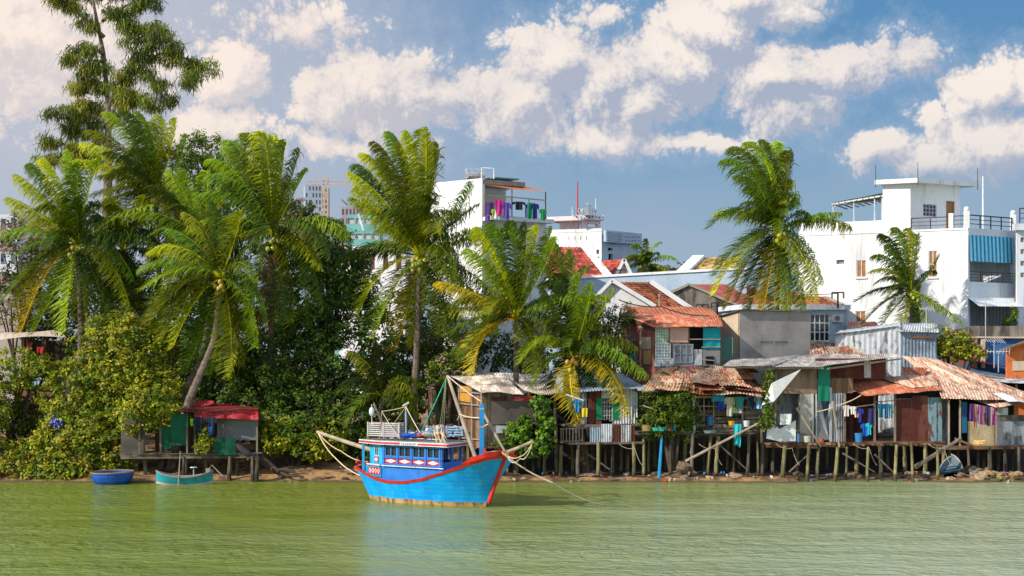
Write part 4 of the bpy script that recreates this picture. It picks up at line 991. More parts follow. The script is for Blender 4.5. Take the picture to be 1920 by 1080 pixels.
# ---- white building with red mast, further back
Y0 = 190; f = Fc(1128, Y0, -22); g2 = Fc(1128, Y0, 50); b = f.q(1128, 640)
root = thing('white_building', 'distant white building with pink top floor and rooftop sign', 'building', (b.x, b.y, 2))
ul = f.U(1020); holes = [f.rect(px, 443, px + 1.6, 450) for px in (1032, 1042, 1066, 1077, 1088, 1099)] + [f.rect(1118, 468, 1123, 476), f.rect(1120, 481, 1124, 487)]
mb = MB(); wall(mb, f, ul, 0, 1.5, f.Z(0, 434), holes, .5); slab(mb, f, f.U(1035), 0.02, f.Z(0, 434), f.Z(0, 428), -.5, .05); mb.build('wall', WHITE, root)
mb = MB(); slab(mb, f, ul + .3, -.3, 2, f.Z(0, 436), -1.5, -.7); mb.build('vent_back', DARK, root)
mb = MB()
for k in range(14): a = f.U(1064 + k * 3.4); mb.bar(f.pt(a, f.Z(a, 462 + (k * 7 % 3)), .03), f.pt(a + .22, f.Z(a, 460 + (k * 5 % 4)), .03), .05, .12)
mb.tint(.3).build('wall_lettering', PAINT, root)
ge = g2.U(1240); h = [g2.rect(1152, 474, 1163, 488), g2.rect(1140, 465, 1149, 469)]
mb = MB(); wall(mb, g2, .01, g2.U(1196), 1.5, g2.Z(0, 434) - .4, [g2.rect(1141, 476, 1149, 492), g2.rect(1140, 465, 1149, 470)], .4)
hh = [g2.rect(px - 1.3, py - 1.3, px + 1.3, py + 1.3) for px in (1166, 1172, 1178, 1184, 1190) for py in (445, 452)]
wall(mb, g2, .01, g2.U(1196), g2.Z(g2.U(1180), 458), g2.Z(g2.U(1180), 437), hh, .3, .6)
for i in range(6): slab(mb, g2, 0.1, g2.U(1158), g2.Z(1, 455 - i * 3.6), g2.Z(1, 454 - i * 3.6) + .04, .61, .72)
mb.build('front_wall', PALEBLUE, root)
mb = MB(); slab(mb, g2, .4, g2.U(1196) - .3, 2, g2.Z(0, 440), -1.6, -.8); mb.build('dark_room', DARK, root)
mb = MB(); wall(mb, f, f.U(1041), f.U(1092) , f.Z(0, 434), f.Z(0, 412), [f.rect(1076, 419, 1085, 431)], .4, -1.5)
g3 = Fc(1092, Y0 + 1.9, 35); wall(mb, g3, .01, g3.U(1126), g3.Z(0, 436), g3.Z(0, 412), [g3.rect(1100, 420, 1120, 425)], .4); mb.build('upper_wall', PINKW, root)
mb = MB(); slab(mb, f, f.U(1029), f.U(1092), f.Z(0, 412), f.Z(0, 404), -3, .6); slab(mb, g3, .02, g3.U(1128), g3.Z(0, 412), g3.Z(0, 404), -3, .5); mb.build('roof_slab', PINKW, root)
mb = MB(); mb.tint(.9)
rs = random.Random(3)
for row, (x0, x1, y0, y1) in enumerate(((1085, 1118, 398, 391), (1074, 1131, 410, 403))):
    x = x0
    while x < x1:
        hgt = (y0 - y1); w_ = 4.2
        if row or not 1094 < x < 1108:
            for k in range(3): a = P(x + rs.uniform(0, w_), y0 - rs.uniform(0, hgt), Y0 - .5); b_ = P(x + rs.uniform(0, w_), y0 - rs.uniform(0, hgt), Y0 - .5); mb.bar(a, b_, .14, .14)
            mb.bar(P(x, y0, Y0 - .5), P(x, y1, Y0 - .5), .14)
        x += 6
mb.build('rooftop_sign', PAINT, root)
mb = MB(); mb.tint(.5); a = P(1103, 404, Y0 - .9); mb.tube([a, a + Vector((0, 0, 1.0)), a + Vector((0, 0, 1.2))], [.55, .55, .3], 12); mb.build('tank', METAL, root)
rod('radio_mast', 'tall red mast on the distant white building', 'mast', P(1083, 405, Y0), P(1083, 340, Y0), .10, PAINT, tint=(.62, .04, .06))
for px, t, l in ((1117, 372, 'tallest white aerial rod right of the rooftop sign'), (1073, 388, 'short white aerial rod left of the red mast'), (1101, 380, 'white aerial rod above the rooftop tank')): rod('aerial_rod', l, 'antenna', P(px, 403, Y0), P(px, t, Y0), .06, PAINT, 'aerial rods on the distant building', tint=(.8, .8, .8))

# ---- construction tower, crane and far city
def block(name, label, px0, px1, py0, Y, mat, rows, cols, wmat, py1=660, ang=0, depth=8, wr=(.25, .6), group=None, wt=(1, 1, 1)):
    f = Fc(px0, Y, ang); u1 = f.U(px1); z0, z1 = 0, f.Z(0, py0); b = f.pt(u1 / 2, 0); root = thing(name, label, 'building', (b.x, b.y, 0), group)
    mb = MB(); zz = [f.Z(0, py1), z1]; H = z1 - zz[0]; hs = []
    for r in range(rows):
        for c in range(cols):
            if (r * 7 + c * 5) % 6 == 0 and rows > 4: continue
            a = u1 * (c + wr[0]) / cols; b_ = u1 * (c + 1 - wr[0]) / cols; zt = z1 - H * (r + .25) / rows; hs.append((a, b_, zt - H * wr[1] / rows, zt))
    wall(mb, f, 0, u1, z0, z1, hs, .4); slab(mb, f, 0, .4, z0, z1, -depth, -.41); slab(mb, f, u1 - .4, u1, z0, z1, -depth, -.41); slab(mb, f, 0.41, u1 - .41, z1 - .4, z1 - .01, -depth, -.41)
    mb.build('wall', mat, root)
    mb = MB(); mb.tint(*wt); slab(mb, f, .42, u1 - .42, 1, z1 - .5, -.8, -.35); mb.build('glazing', wmat, root); return root, f, u1, z1
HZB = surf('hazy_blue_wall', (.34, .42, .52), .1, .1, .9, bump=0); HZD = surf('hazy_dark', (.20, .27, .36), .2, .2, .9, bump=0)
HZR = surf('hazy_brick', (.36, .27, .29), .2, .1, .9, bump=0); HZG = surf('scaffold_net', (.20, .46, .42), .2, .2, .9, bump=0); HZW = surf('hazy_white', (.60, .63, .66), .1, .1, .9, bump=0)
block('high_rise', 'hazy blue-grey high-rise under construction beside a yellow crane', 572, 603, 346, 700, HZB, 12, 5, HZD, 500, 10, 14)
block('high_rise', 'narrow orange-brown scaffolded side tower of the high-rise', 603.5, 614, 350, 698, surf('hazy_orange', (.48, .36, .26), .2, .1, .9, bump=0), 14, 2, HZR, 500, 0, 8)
root = thing('tower_crane', 'faint yellow tower crane above the high-rise', 'crane', P(611, 560, 690)); mb = MB(); mb.tint(.52, .46, .40)  # crane tints paled, distance haze put into the colour
a, b_ = P(611, 560, 690), P(611, 330, 690)
for dx in (-.9, .9): mb.bar(a + Vector((dx, 0, 0)), b_ + Vector((dx, 0, 0)), .4)
for i in range(24): p, q_ = a.lerp(b_, i / 24), a.lerp(b_, (i + 1) / 24); s_ = .9 if i % 2 else -.9; mb.bar(p + Vector((s_, 0, 0)), q_ + Vector((-s_, 0, 0)), .25)
mb.build('mast', PAINT, root); mb = MB(); mb.tint(.55, .46, .44)
for dz in (0, 1.4): mb.bar(P(576, 345, 690) + Vector((0, 0, dz)), P(662, 346, 690) + Vector((0, 0, dz)), .4)
for i in range(40): u = i / 40; p = P(576, 345, 690).lerp(P(662, 346, 690), u); q_ = P(576, 345, 690).lerp(P(662, 346, 690), u + .025); mb.bar(p + Vector((0, 0, 1.4 * (i % 2))), q_ + Vector((0, 0, 1.4 * (1 - i % 2))), .22)
mb.bar(P(611, 331, 690), P(650, 344, 690), .2); mb.bar(P(611, 331, 690), P(578, 344, 690), .2); mb.build('jib', PAINT, root)
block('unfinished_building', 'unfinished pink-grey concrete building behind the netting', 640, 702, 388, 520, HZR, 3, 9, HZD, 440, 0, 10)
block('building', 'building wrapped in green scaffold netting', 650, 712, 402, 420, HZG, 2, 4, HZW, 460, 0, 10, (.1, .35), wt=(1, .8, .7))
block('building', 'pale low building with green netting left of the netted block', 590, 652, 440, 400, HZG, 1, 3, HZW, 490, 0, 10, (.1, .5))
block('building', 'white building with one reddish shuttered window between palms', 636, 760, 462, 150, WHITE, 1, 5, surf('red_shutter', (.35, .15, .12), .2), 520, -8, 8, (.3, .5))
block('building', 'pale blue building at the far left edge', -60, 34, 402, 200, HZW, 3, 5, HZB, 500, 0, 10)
rod('crane_jib', 'slim white crane jib leaning against the green netting', 'crane', P(682, 432, 400), P(672, 400, 400), .3, PAINT, tint=(.8, .8, .8))
rod('crane_jib', 'dark slanted crane jib above the unfinished building', 'crane', P(652, 385, 510), P(640, 374, 510), .3, PAINT, tint=(.2, .2, .22))
# ---- tiled roofs in the middle distance
def roofhouse(label, name, pts_front, Y, rows, mat, gable=None, gm=WHITE, dY=4, rim=None, rimw=.35, base=None, amp=.03, pitch=.25):
    """pts: eave-left, eave-right, ridge-right, ridge-left in pixels; eave at Y, ridge at Y+dY"""
    e0, e1, r1, r0 = pts_front
    A, B_, C_, D_ = P(*e0, Y), P(*e1, Y), P(*r1, Y + dY), P(*r0, Y + dY)
    c = (A + B_) / 2; root = thing(name, label, 'house', (c.x, c.y, 1.9))
    MB().tiles(A, B_, C_, D_, rows, pitch, amp).build('roof', mat, root)
    mb = MB(); 
    for p, q_ in ((A, B_), (B_, Vector((C_.x, C_.y, B_.z))), (A, Vector((D_.x, D_.y, A.z)))):
        mb.face(V3(p, 1.5), V3(q_, 1.5), V3(q_, min(p.z, q_.z) - .08), V3(p, min(p.z, q_.z) - .08))
    mb.build('wall', gm, root)
    if rim:
        mb = MB()
        for p, q_ in rim(A, B_, C_, D_): mb.bar(p + Vector((0, 0, .08)), q_ + Vector((0, 0, .08)), rimw, .22)
        mb.build('parapet', WHITE, root)
    return root, A, B_, C_, D_

roofhouse('house with bright red tiled roof below the distant white building', 'tiled_house', ((985, 528), (1148, 528), (1096, 465), (1010, 462)), 112, 13, TILER, dY=7, rim=lambda A, B, C, D: ((B, C),), rimw=.5, pitch=.5)
# small gables
def gable(label, px, Y, mat, depth=5, rm=TILER, ang=0, wall_to=1.6, trim=WHITE, tw=.22):
    L_, A_, R_ = px; a, b_, c = P(*L_, Y), P(*A_, Y), P(*R_, Y)
    root = thing('gabled_house', label, 'house', ((a.x + c.x) / 2, Y, 1.9)); back = Vector((math.sin(R(ang)) * depth, depth, 0))
    mb = MB(); mb.face(V3(a, wall_to), V3(c, wall_to), c, b_, a); mb.face(V3(c, wall_to), V3(c, wall_to) + back, c + back, c); mb.face(V3(a, wall_to) + back, V3(a, wall_to), a, a + back); mb.build('gable_wall', mat, root)
    dz = Vector((0, 0, .05)); o_ = Vector((0, -.1, 0)); mb = MB()
    mb.tiles(c + dz + o_, c + back + dz, b_ + back + dz, b_ + dz + o_, 8); mb.tiles(a + back + dz, a + dz + o_, b_ + dz + o_, b_ + back + dz, 8); mb.build('roof', rm, root)
    mb = MB(); o2 = Vector((0, -.14, .06)); mb.bar(a + o2, b_ + o2, .3, tw); mb.bar(c + o2, b_ + o2 + Vector((0, 0, .003)), .3, tw); mb.build('gable_trim', trim, root)
    return root
gable('small white gable with a strip of red roof beside the distant palm', ((1152, 522), (1170, 488), (1186, 522)), 120, CREAM, 4, TILER, -60)
roofhouse('house with yellow tiled roof and white gable edge behind the big right palm', 'tiled_house', ((1278, 514), (1400, 514), (1390, 483), (1310, 483)), 118, 9, TILEY, dY=5, rim=lambda A, B, C, D: ((A, D),), rimw=.9, pitch=.5)
# long pale blue wall
f = Fc(1150, 108, -14); b = f.q(1240, 560); root = thing('long_wall', 'long pale blue wall with white coping behind the tiled roofs', 'wall', (b.x, b.y, 1.9))
u0, u1 = f.U(1020), f.U(1400); a0, a1 = f.Z(u0, 526), f.Z(u1, 505)
mb = MB(); mb.prism([f.pt(u0, 1.7), f.pt(u1, 1.7), f.pt(u1, a1), f.pt(u0, a0)], -f.n * .25); mb.build('wall', PALEBLUE, root)
mb = MB(); mb.bar(f.pt(u0, a0 + .08, -.1), f.pt(u1, a1 + .08, -.1), .4, .16); mb.build('coping', WHITE, root)
# white gable with orange tile roof, near the orange shack
Y = 100; a, b_, c = P(1120, 556, Y), P(1147, 528, Y), P(1228, 577, Y)
root = thing('gabled_house', 'house with white triangular gable and weathered orange tile roof', 'house', (b_.x, Y, 1.9))
bk = Vector((4.3, 2.0, .2))
mb = MB(); mb.face(V3(a, 1.6), V3(c, 1.6), c, b_, a); mb.build('gable_wall', WHITE, root)
mb = MB(); mb.tiles(c + Vector((0, 0, -.08)), P(1310, 590, Y + 1.5), P(1222, 530, Y + 1.5), b_ + Vector((0, 0, -.05)), 14, .3); mb.build('roof', TILE, root)
mb = MB(); mb.bar(a + Vector((0, -.1, .08)), b_ + Vector((0, -.1, .08)), .5, .2); mb.bar(b_ + Vector((0, -.1, .08)), c + Vector((0, -.1, .08)), .5, .24)
mb.bar(P(1220, 528, Y + 1.5), P(1312, 590, Y + 1.3), .5, .3); mb.build('parapet', WHITE, root)
# raw concrete gable house
Y = 103; a, b_, c = P(1250, 552, Y), P(1291, 533, Y), P(1405, 582, Y)
root = thing('gabled_house', 'raw concrete gable house with dull red roof', 'house', (b_.x, Y, 1.9))
mb = MB(); mb.face(V3(a, 1.6), V3(c, 1.6), c, b_, a); mb.build('gable_wall', CONCD, root)
mb = MB(); mb.tint(1.2); mb.sheet(c, P(1490, 575, Y + 5), P(1400, 534, Y + 5), b_, .2, .03, 5); mb.build('roof', surf('dull_red_roof', (.36, .10, .08), .3, 1, .9, lin(110, 60, 50), .4), root)
mb = MB(); mb.tint(1.3, 1.2, 1); mb.bar(a, b_, .3, .15); mb.bar(b_, c, .3, .15); mb.build('gable_trim', CONC, root)
# light blue low building with window bars
f = Fc(1395, 97, 8); b = f.q(1540, 640); root = thing('low_building', 'pale blue flat-roofed building with barred window and air conditioner', 'building', (b.x, b.y, 1.9))
hw = f.rect(1519, 588, 1556, 640); u1 = f.U(1588)
mb = MB(); wall(mb, f, 0, u1, 1.7, f.Z(0, 580), [hw]); slab(mb, f, u1 - .2, u1, 1.7, f.Z(0, 580), -5, -.19); slab(mb, f, 0, .2, 1.7, f.Z(0, 580), -5, -.19); mb.build('wall', PALEBLUE, root)
mb = MB(); slab(mb, f, -.2, u1 + .15, f.Z(0, 580), f.Z(0, 571), -5.2, .25); mb.build('roof_slab', WHITE2, root)
w_ = window(root, f, hw, PAINT, GLASS, 4, 3, tint=(.8, .8, .8), bar=.06)
mb = MB(); mb.tint(.8); h = f.rect(1560, 590, 1578, 604); slab(mb, f, h[0], h[1], h[2], h[3], .004, .3); mb.tint(.2); mb.tube([f.pt((h[0] + h[1]) / 2 - .08, (h[2] + h[3]) / 2, .295), f.pt((h[0] + h[1]) / 2 - .08, (h[2] + h[3]) / 2, .315)], .17, 14); mb.build('air_conditioner', PAINT, root)
Y = 101; root = thing('tiled_house', 'strip of orange roof between the big palm and the white house', 'house', P(1550, 600, Y + 1)); A, B_, C_, D_ = P(1480, 574, Y), P(1580, 572, Y), P(1530, 548, Y + 4), P(1470, 548, Y + 4)
MB().tiles(A, B_, C_, D_, 7).build('roof', TILE, root); mb = MB(); mb.tint(1.2); mb.bar(B_, C_, .3, .15); mb.build('gable_trim', CONC, root)

# ---- grey concrete block
f = Fc(1387, 90, 17); b = f.q(1450, 680); root = thing('concrete_house', 'windowless grey concrete block house with mint shutters on its sunny side', 'house', (b.x, b.y, 1.9))
u1 = f.U(1519); zt = f.Z(0, 583); hv = f.rect(1426, 640, 1478, 647)
mb = MB(); wall(mb, f, 0, u1, 1.6, zt, [hv], .2); slab(mb, f, u1 - .2, u1, 1.6, zt, -5, -.21); mb.build('wall', CONC, root)
mb = MB(); slab(mb, f, hv[0], hv[1], hv[2], hv[3], -.19, -.15); mb.build('vent_back', DARK, root)
mb = MB(); 
for i in range(3): z = hv[2] + (hv[3] - hv[2]) * (i + .5) / 3; slab(mb, f, hv[0], hv[1], z - .025, z + .025, -.12, -.02)
for i in range(1, 2): x = (hv[0] + hv[1]) / 2; slab(mb, f, x - .06, x + .06, hv[2], hv[3], -.12, -.015)
mb.build('vent_grille', CONC, root)
L = Fc(0, 1, 0); L.c = f.pt(0, 0); L.d = -f.n; L.n = -f.d     # left side, u runs away
uL = L.U(1337); hs = (L.U(1374), L.U(1354), L.Z(1, 676), L.Z(1, 632))
mb = MB(); zl = L.Z(uL, 595)
wall(mb, L, 0.003, uL, 1.6, zl, [hs], .2); mb.prism([L.pt(0.003, zl + .002), L.pt(uL, zl + .002), L.pt(0.003, zt)], -L.n * .2); mb.build('side_wall', CREAM, root)
mb = MB(); u_ = (hs[0] + hs[1]) / 2
slab(mb, L, hs[0] + .03, u_ - .015, hs[2], hs[3], .0, .05); slab(mb, L, u_ + .015, hs[1] - .03, hs[2], hs[3], .0, .05); mb.build('shutter', MINT, root)
mb = MB(); o = .25
p = [f.pt(-.2, zt + .03, o), f.pt(u1 + .2, zt + .03, o), f.pt(u1 + .2, zl + .1, -5.2), L.pt(uL + .6, zl - .12, .2)]
mb.sheet(p[0], p[1], p[2], p[3], .18, .02, 4, 0, .01); mb.build('roof', METG, root)

# ---- orange-roofed shack
f = Fc(1226, 87, 16); b = f.q(1290, 690); root = thing('shack', 'patchwork shack with orange rusted roof, red side wall and teal cloth', 'shack', (b.x, b.y, 1.8))
u1 = f.U(1351); z0, zt = f.Z(0, 688), f.Z(0, 610); uc = u1
hd = f.rect(1293, 612, 1318, 655)
mb = MB(); planks(mb, f, 0, hd[0], z0, zt, 0, .3); planks(mb, f, hd[0], u1, z0, hd[2], 0, .3); mb.build('front_wall', WOODB, root)
L = Fc(0, 1, 0); L.c = f.pt(0, 0); L.d = -f.n; L.n = -f.d; uL = L.U(1164)
hw = (L.U(1192), L.U(1176), L.Z(2, 676), L.Z(2, 640))
mb = MB(); zLt = L.Z(uL, 592); wall(mb, L, .02, uL, z0 - 1, zLt - .35, [hw], .15); mb.build('side_wall', PINKSH, root)
mb = MB(); mb.tint(1.2, 1, .9)
for px in (1176, 1202, 1166): u = L.U(px); slab(mb, L, u - .06, u + .06, z0, zLt - .37, .004, .06)
mb.build('pilaster', CREAM, root)
window(root, L, hw, PAINT, MINT, 2, 2, tint=(.1, .3, .28), label='teal framed window in the red side wall')
panel(root, L, (L.U(1222), L.U(1204), L.Z(1, 655), L.Z(1, 632)), CREAM, o=.06); panel(root, L, (L.U(1221), L.U(1208), L.Z(1, 683), L.Z(1, 657)), TILEY, o=.05)
mb = MB(); mb.tint(.8); mb.face(*[L.pt(u, z, o_) for u, z, o_ in ((hw[0] - .2, hw[3] + .1, .02), (hw[1] + .2, hw[3] + .1, .02), (hw[1] + .1, hw[3] - .15, .5), (hw[0] - .1, hw[3] - .15, .5))]); mb.build('window_hood', METW, root)
# front patchwork
def lattice(root, r, mat, tint, n=5, m=5, o=.05):
    u0, u1_, a, b_ = r; mb = MB(); mb.tint(*tint); slab(mb, f, u0, u1_, a, b_, o - .035, o - .03)
    mb.tint(*[min(1, t * 1.6) for t in tint])
    for i in range(n + 1): x = u0 + (u1_ - u0) * i / n; slab(mb, f, x - .02, x + .02, a, b_, o - .02, o)
    for i in range(m + 1): z = a + (b_ - a) * i / m; slab(mb, f, u0, u1_, z - .02, z + .02, o - .018, o + .002)
    return mb.build('lattice_panel', mat, root)
lattice(root, f.rect(1229, 614, 1252, 642), PAINT, (.32, .42, .30)); lattice(root, f.rect(1229, 644, 1256, 672), PAINT, (.42, .48, .46)); 
panel(root, f, f.rect(1227, 672, 1262, 687), METW); panel(root, f, f.rect(1256, 614, 1290, 642), surf('pink_panel', (.55, .36, .28), .1)); panel(root, f, f.rect(1262, 645, 1300, 686), METG, corr=False)
mb = MB(); mb.tint(.3, .32, .36); r_ = f.rect(1264, 647, 1298, 680)
for i in range(4): x = r_[0] + (r_[1] - r_[0]) * i / 3; slab(mb, f, x - .03, x + .03, r_[2], r_[3], .032, .06)
for i in range(3): z = r_[2] + (r_[3] - r_[2]) * i / 2; slab(mb, f, r_[0], r_[1], z - .03, z + .03, .034, .062)
mb.build('window_frame', PAINT, root)
panel(root, f, f.rect(1301, 655, 1316, 685), METW); panel(root, f, f.rect(1318, 656, 1350, 686), CONC, o=.02); 
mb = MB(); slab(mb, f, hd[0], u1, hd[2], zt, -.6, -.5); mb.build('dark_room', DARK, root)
tc = f.rect(1318, 614, 1350, 656); mb = MB(); mb.cloth(f.pt(tc[0], tc[3], .03), f.pt(tc[1], tc[3], .03), (tc[3] - tc[2]) * .98, .02, 1, 10, 5, f.n); mb.build('curtain', TEAL, root)
mb = MB(); mb.bar(f.q(1293, 636, .07), f.q(1351, 636, .07), .05); mb.bar(f.q(1316, 651, .08), f.q(1351, 650, .08), .05); mb.bar(f.q(1316, 674, .12), f.q(1340, 676, .12), .05); mb.build('batten', POLE, root)
mb = MB(); slab(mb, f, f.U(1323), f.U(1338), f.Z(3, 682), f.Z(3, 668), .02, .06); mb.build('vent_hole', DARK, root)
E0, E1 = f.q(1224, 613, .35), f.q(1356, 612, .35); R1, R0 = P(1330, 593, 92.5), P(1162, 586, 92.0)
mb = MB(); mb.sheet(E0, E1, R1 + Vector((.6, 0, 0)), R0, .16, .022, 6, 0, .02, .12); mb.build('roof', RUSTO, root)
mb = MB(); mb.tint(.4); mb.prism([E0 + Vector((0, .02, -.03)), R0 + Vector((0, 0, -.05)), R0 + Vector((0, 0, -.38)), E0 + Vector((0, .02, -.1))], (.04, 0, 0)); mb.build('roof_fascia', WOODB, root)
# lean-to roof patches behind
mb = MB(); mb.sheet(P(1180, 590, 93), P(1350, 594, 93), P(1330, 576, 97), P(1165, 574, 97), .25, .03, 4, 0, .04); tag(mb.build('rusty_lean_to', TILE, None), 'old tile lean-to roof between the orange shack and the white gable', 'roof')

# ---- rust patched roof with open laundry porch
f = Fc(1290, 82, 5); b = at0(1350, 830, 83); root = thing('stilt_shack', 'open plank stilt porch under a roof of jumbled rusty sheets', 'shack', b)
mb = MB()
prs = [((1205, 728), (1290, 732), (1300, 692), (1235, 690)), ((1270, 738), (1350, 741), (1345, 692), (1275, 688)), ((1335, 742), (1430, 746), (1390, 692), (1330, 688)), ((1280, 722), (1340, 727), (1380, 702), (1330, 696)), ((1350, 730), (1410, 735), (1380, 705), (1340, 703)), ((1380, 738), (1436, 744), (1408, 712), (1370, 708))]
cl = [(.9, .75, .55), (1, .8, .7), (1, 1, 1), (1.1, 1.05, .95), (1.2, 1.2, 1.15), (1.05, .85, .75)]
for (k, (e0, e1, r1, r0)) in enumerate(prs):
    dz = .05 * k; mb.tint(*cl[k]); mb.sheet(P(*e0, 80.8 + dz) + Vector((0, 0, dz)), P(*e1, 80.8 + dz) + Vector((0, 0, dz)), P(*r1, 86) + Vector((0, 0, dz)), P(*r0, 86) + Vector((0, 0, dz)), .16, .02, 5, 0, .05, .35, .5)
rs = random.Random(12)
for k in range(26):
    u = rs.random(); v = rs.random(); c = P(1240 + u * 170 , 730 - v * 30, 81.5 + v * 4) + Vector((0, 0, .12 + rs.random() * .1)); w_, h_ = rs.uniform(.5, 1.4), rs.uniform(.35, .9); a_ = rs.uniform(-.5, .5)
    ux = Vector((math.cos(a_), math.sin(a_), 0)) * w_ / 2; uy = Vector((-math.sin(a_), math.cos(a_), .24)) * h_ ; kk = rs.choice([(1.3, 1.25, 1.2), (.8, .55, .4), (1.1, .8, .5), (.6, .6, .6), (1.4, 1.35, 1.3)]); mb.tint(*kk); mb.face(c - ux - uy, c + ux - uy, c + ux + uy, c - ux + uy)
mb.build('roof', RUSTM, root)
mb = MB(); mb.bar(f.q(1205, 733), f.q(1300, 737), .07); mb.bar(f.q(1290, 743), f.q(1432, 748), .09); mb.bar(f.q(1290, 742, -.1), f.q(1290, 830, -.1), .1); mb.bar(f.q(1338, 745), f.q(1338, 815), .06); mb.bar(f.q(1320, 745), f.q(1320, 790), .05)
mb.bar(f.q(1392, 747), f.q(1392, 812), .09); mb.bar(f.q(1303, 768), f.q(1320, 760), .05); mb.bar(f.q(1301, 745), f.q(1316, 776), .09, .05); mb.bar(f.q(1350, 745), f.q(1362, 753), .08, .05); mb.bar(f.q(1304, 745), f.q(1430, 748), .05); mb.bar(f.q(1296, 761), f.q(1430, 764), .05)
for i in range(14): px = 1300 + i * 10 + rs.uniform(-3, 3); mb.bar(f.q(px, rs.uniform(745, 770), -.5), f.q(px + rs.uniform(-4, 4), 812, -.5), .05)
mb.build('frame', POLE, root)
mb = MB()
for (y, h_) in ((773, .16), (778, .10), (785, .1), (791, .16), (797, .16), (803, .18), (810, .22)):
    x = 1300
    while x < 1428: w_ = rs.uniform(25, 60); mb.vary(.4); a, c = f.q(x, y + rs.uniform(-1.5, 1.5), rs.uniform(-.05, .05)), f.q(min(x + w_, 1430), y + rs.uniform(-2, 2), rs.uniform(-.05, .05)); mb.bar(a, c, .03, h_, (0, 0, 1)); x += w_
mb.build('plank_parapet', WOOD, root)
mb = MB(); mb.vary(.1); slab(mb, f, f.U(1192), f.U(1432), f.Z(0, 814), f.Z(0, 809), -3.5, .15); 
for i in range(20): mb.vary(.4); u = f.U(1192) + i * .33; slab(mb, f, u, u + .3, f.Z(0, 809) + .003, f.Z(0, 808) + .01, -3.4, .18 + rs.uniform(0, .15))
mb.build('deck', WOOD, root)
mb = MB(); slab(mb, f, f.U(1200), f.U(1430), f.Z(0, 809), f.Z(0, 735), -3.6, -3.5); mb.build('back_wall', CONCD, root)
mb = MB(); mb.tint(.45, .75, .55); mb.bar(f.q(1300, 745, .1), f.q(1302, 812, .1), .12); mb.tint(.4, .6, .45); mb.bar(f.q(1300, 812, .12), f.q(1296, 850, .12), .12); mb.build('green_post', PAINT, root)
stilts(root, [(1207, 812, 1207, 82), (1218, 812, 1216, 83), (1226, 812, 1228, 84.5), (1249, 812, 1250, 83.5), (1262, 812, 1260, 82.2), (1275, 812, 1274, 84), (1285, 812, 1281, 83), (1299, 812, 1297, 81.5), (1320, 815, 1322, 84.5), (1333, 815, 1324, 82), (1347, 818, 1341, 81.6), (1365, 815, 1362, 84), (1377, 818, 1374, 82.8), (1384, 815, 1386, 84.8), (1405, 815, 1399, 81.4), (1420, 815, 1422, 82.5), (1429, 800, 1428, 81.8), (1437, 810, 1434, 84.4)])
rod('leaning_pole', 'bright blue painted pole leaning against the deck with potted plants', 'pole', P(1235, 895, 81.3) - Vector((0, 0, .3)), P(1241, 818, 81.5), .09, PAINT, tint=(.02, .32, .62))
rod('leaning_pole', 'long pale pole slanting up in front of the open stilt porch', 'pole', P(1285, 865, 80.6), P(1421, 794, 80.9), .07, POLE)
gl = 'laundry and cloths hanging in the open stilt porch'
for i, (px, py, w_, h_, c, kd, lb) in enumerate(((1368, 742, .45, .95, (.50, .46, .36), 'shirt', 'cream long shirt hanging in the open stilt porch'), (1379, 741, .35, .8, (.15, .22, .06), 'pants', 'olive trousers hanging in the open stilt porch'), (1388, 741, .3, .6, (.02, .32, .38), 'shirt', 'turquoise shirt beside the olive trousers'), (1346, 738, .6, .3, (.02, .30, .5), 'towel', 'blue net bundle hanging under the rusty patchwork roof'),
     (1423, 741, .4, .6, (.25, .5, .7), 'shirt', 'light blue checked shirt at the right end of the open porch'), (1411, 741, .4, .6, (.02, .03, .07), 'shirt', 'black shirt between turquoise and checked shirts'), (1350, 752, .25, .35, (.02, .04, .4), 'towel', 'royal blue cloth in the open stilt porch'), (1355, 748, .25, .45, (.02, .1, .35), 'shirt', 'small blue shirt beside the cream long shirt'))):
    garment(kd, P(px, py + 3, 81.5), w_, h_, c, lb, gl)
mb = MB(); mb.tint(.03, .5, .55); mb.cloth(P(1376, 795, 80.9), P(1390, 795, 80.9), 1.05, .05, .8, 8, 7, rag=.5); tag(mb.build('hanging_net', CLOTH, None, origin=P(1383, 795, 80.9)), 'torn turquoise cloth hanging down among the stilts', 'cloth', gl)
def tub(name, label, px, py, Y, r, h, col, group=None, cat='tub', mat=None):
    p = P(px, py, Y); mb = MB(); mb.tint(*col); mb.tube([p, p + Vector((0, 0, h)), p + Vector((0, 0, h + .005)), p + Vector((0, 0, h * .3))], [r * .8, r, r * .9, r * .7], 12, cap=True)
    return tag(mb.build(name, mat or PLASTIC, None, origin=p), label, cat, group)
gp = 'tubs and pots on the open deck'
tub('plant_pot', 'ochre tub at the left of the deck with the feathery bush', 1213, 808, 81.6, .28, .3, (.35, .25, .10), gp, 'pot'); tub('plastic_tub', 'wide green basin on the open deck', 1232, 808, 81.5, .28, .18, (.05, .4, .25), gp); tub('plastic_tub', 'flat turquoise basin on the open deck', 1243, 808, 81.4, .26, .2, (.03, .38, .42), gp)
tub('plastic_bucket', 'pink-red bucket on the open deck', 1255, 808, 81.4, .17, .36, (.55, .14, .14), gp, 'bucket'); tub('plastic_bucket', 'cyan bucket right of the pink-red one', 1263, 808, 81.5, .16, .32, (.05, .45, .5), gp, 'bucket'); tub('plastic_tub', 'round grey basin leaning on the plank parapet', 1331, 812, 81.4, .34, .12, (.25, .36, .40), gp)
tub('plastic_bucket', 'blue water drum behind the plank parapet', 1331, 797, 81.9, .17, .42, (.02, .16, .42), gp, 'drum'); tub('plastic_tub', 'yellow tub behind the plank parapet', 1372, 797, 81.8, .17, .2, (.7, .4, .02), gp); tub('plastic_bucket', 'white bucket at the right of the plank parapet', 1400, 800, 81.7, .17, .3, (.7, .7, .7), gp, 'bucket')
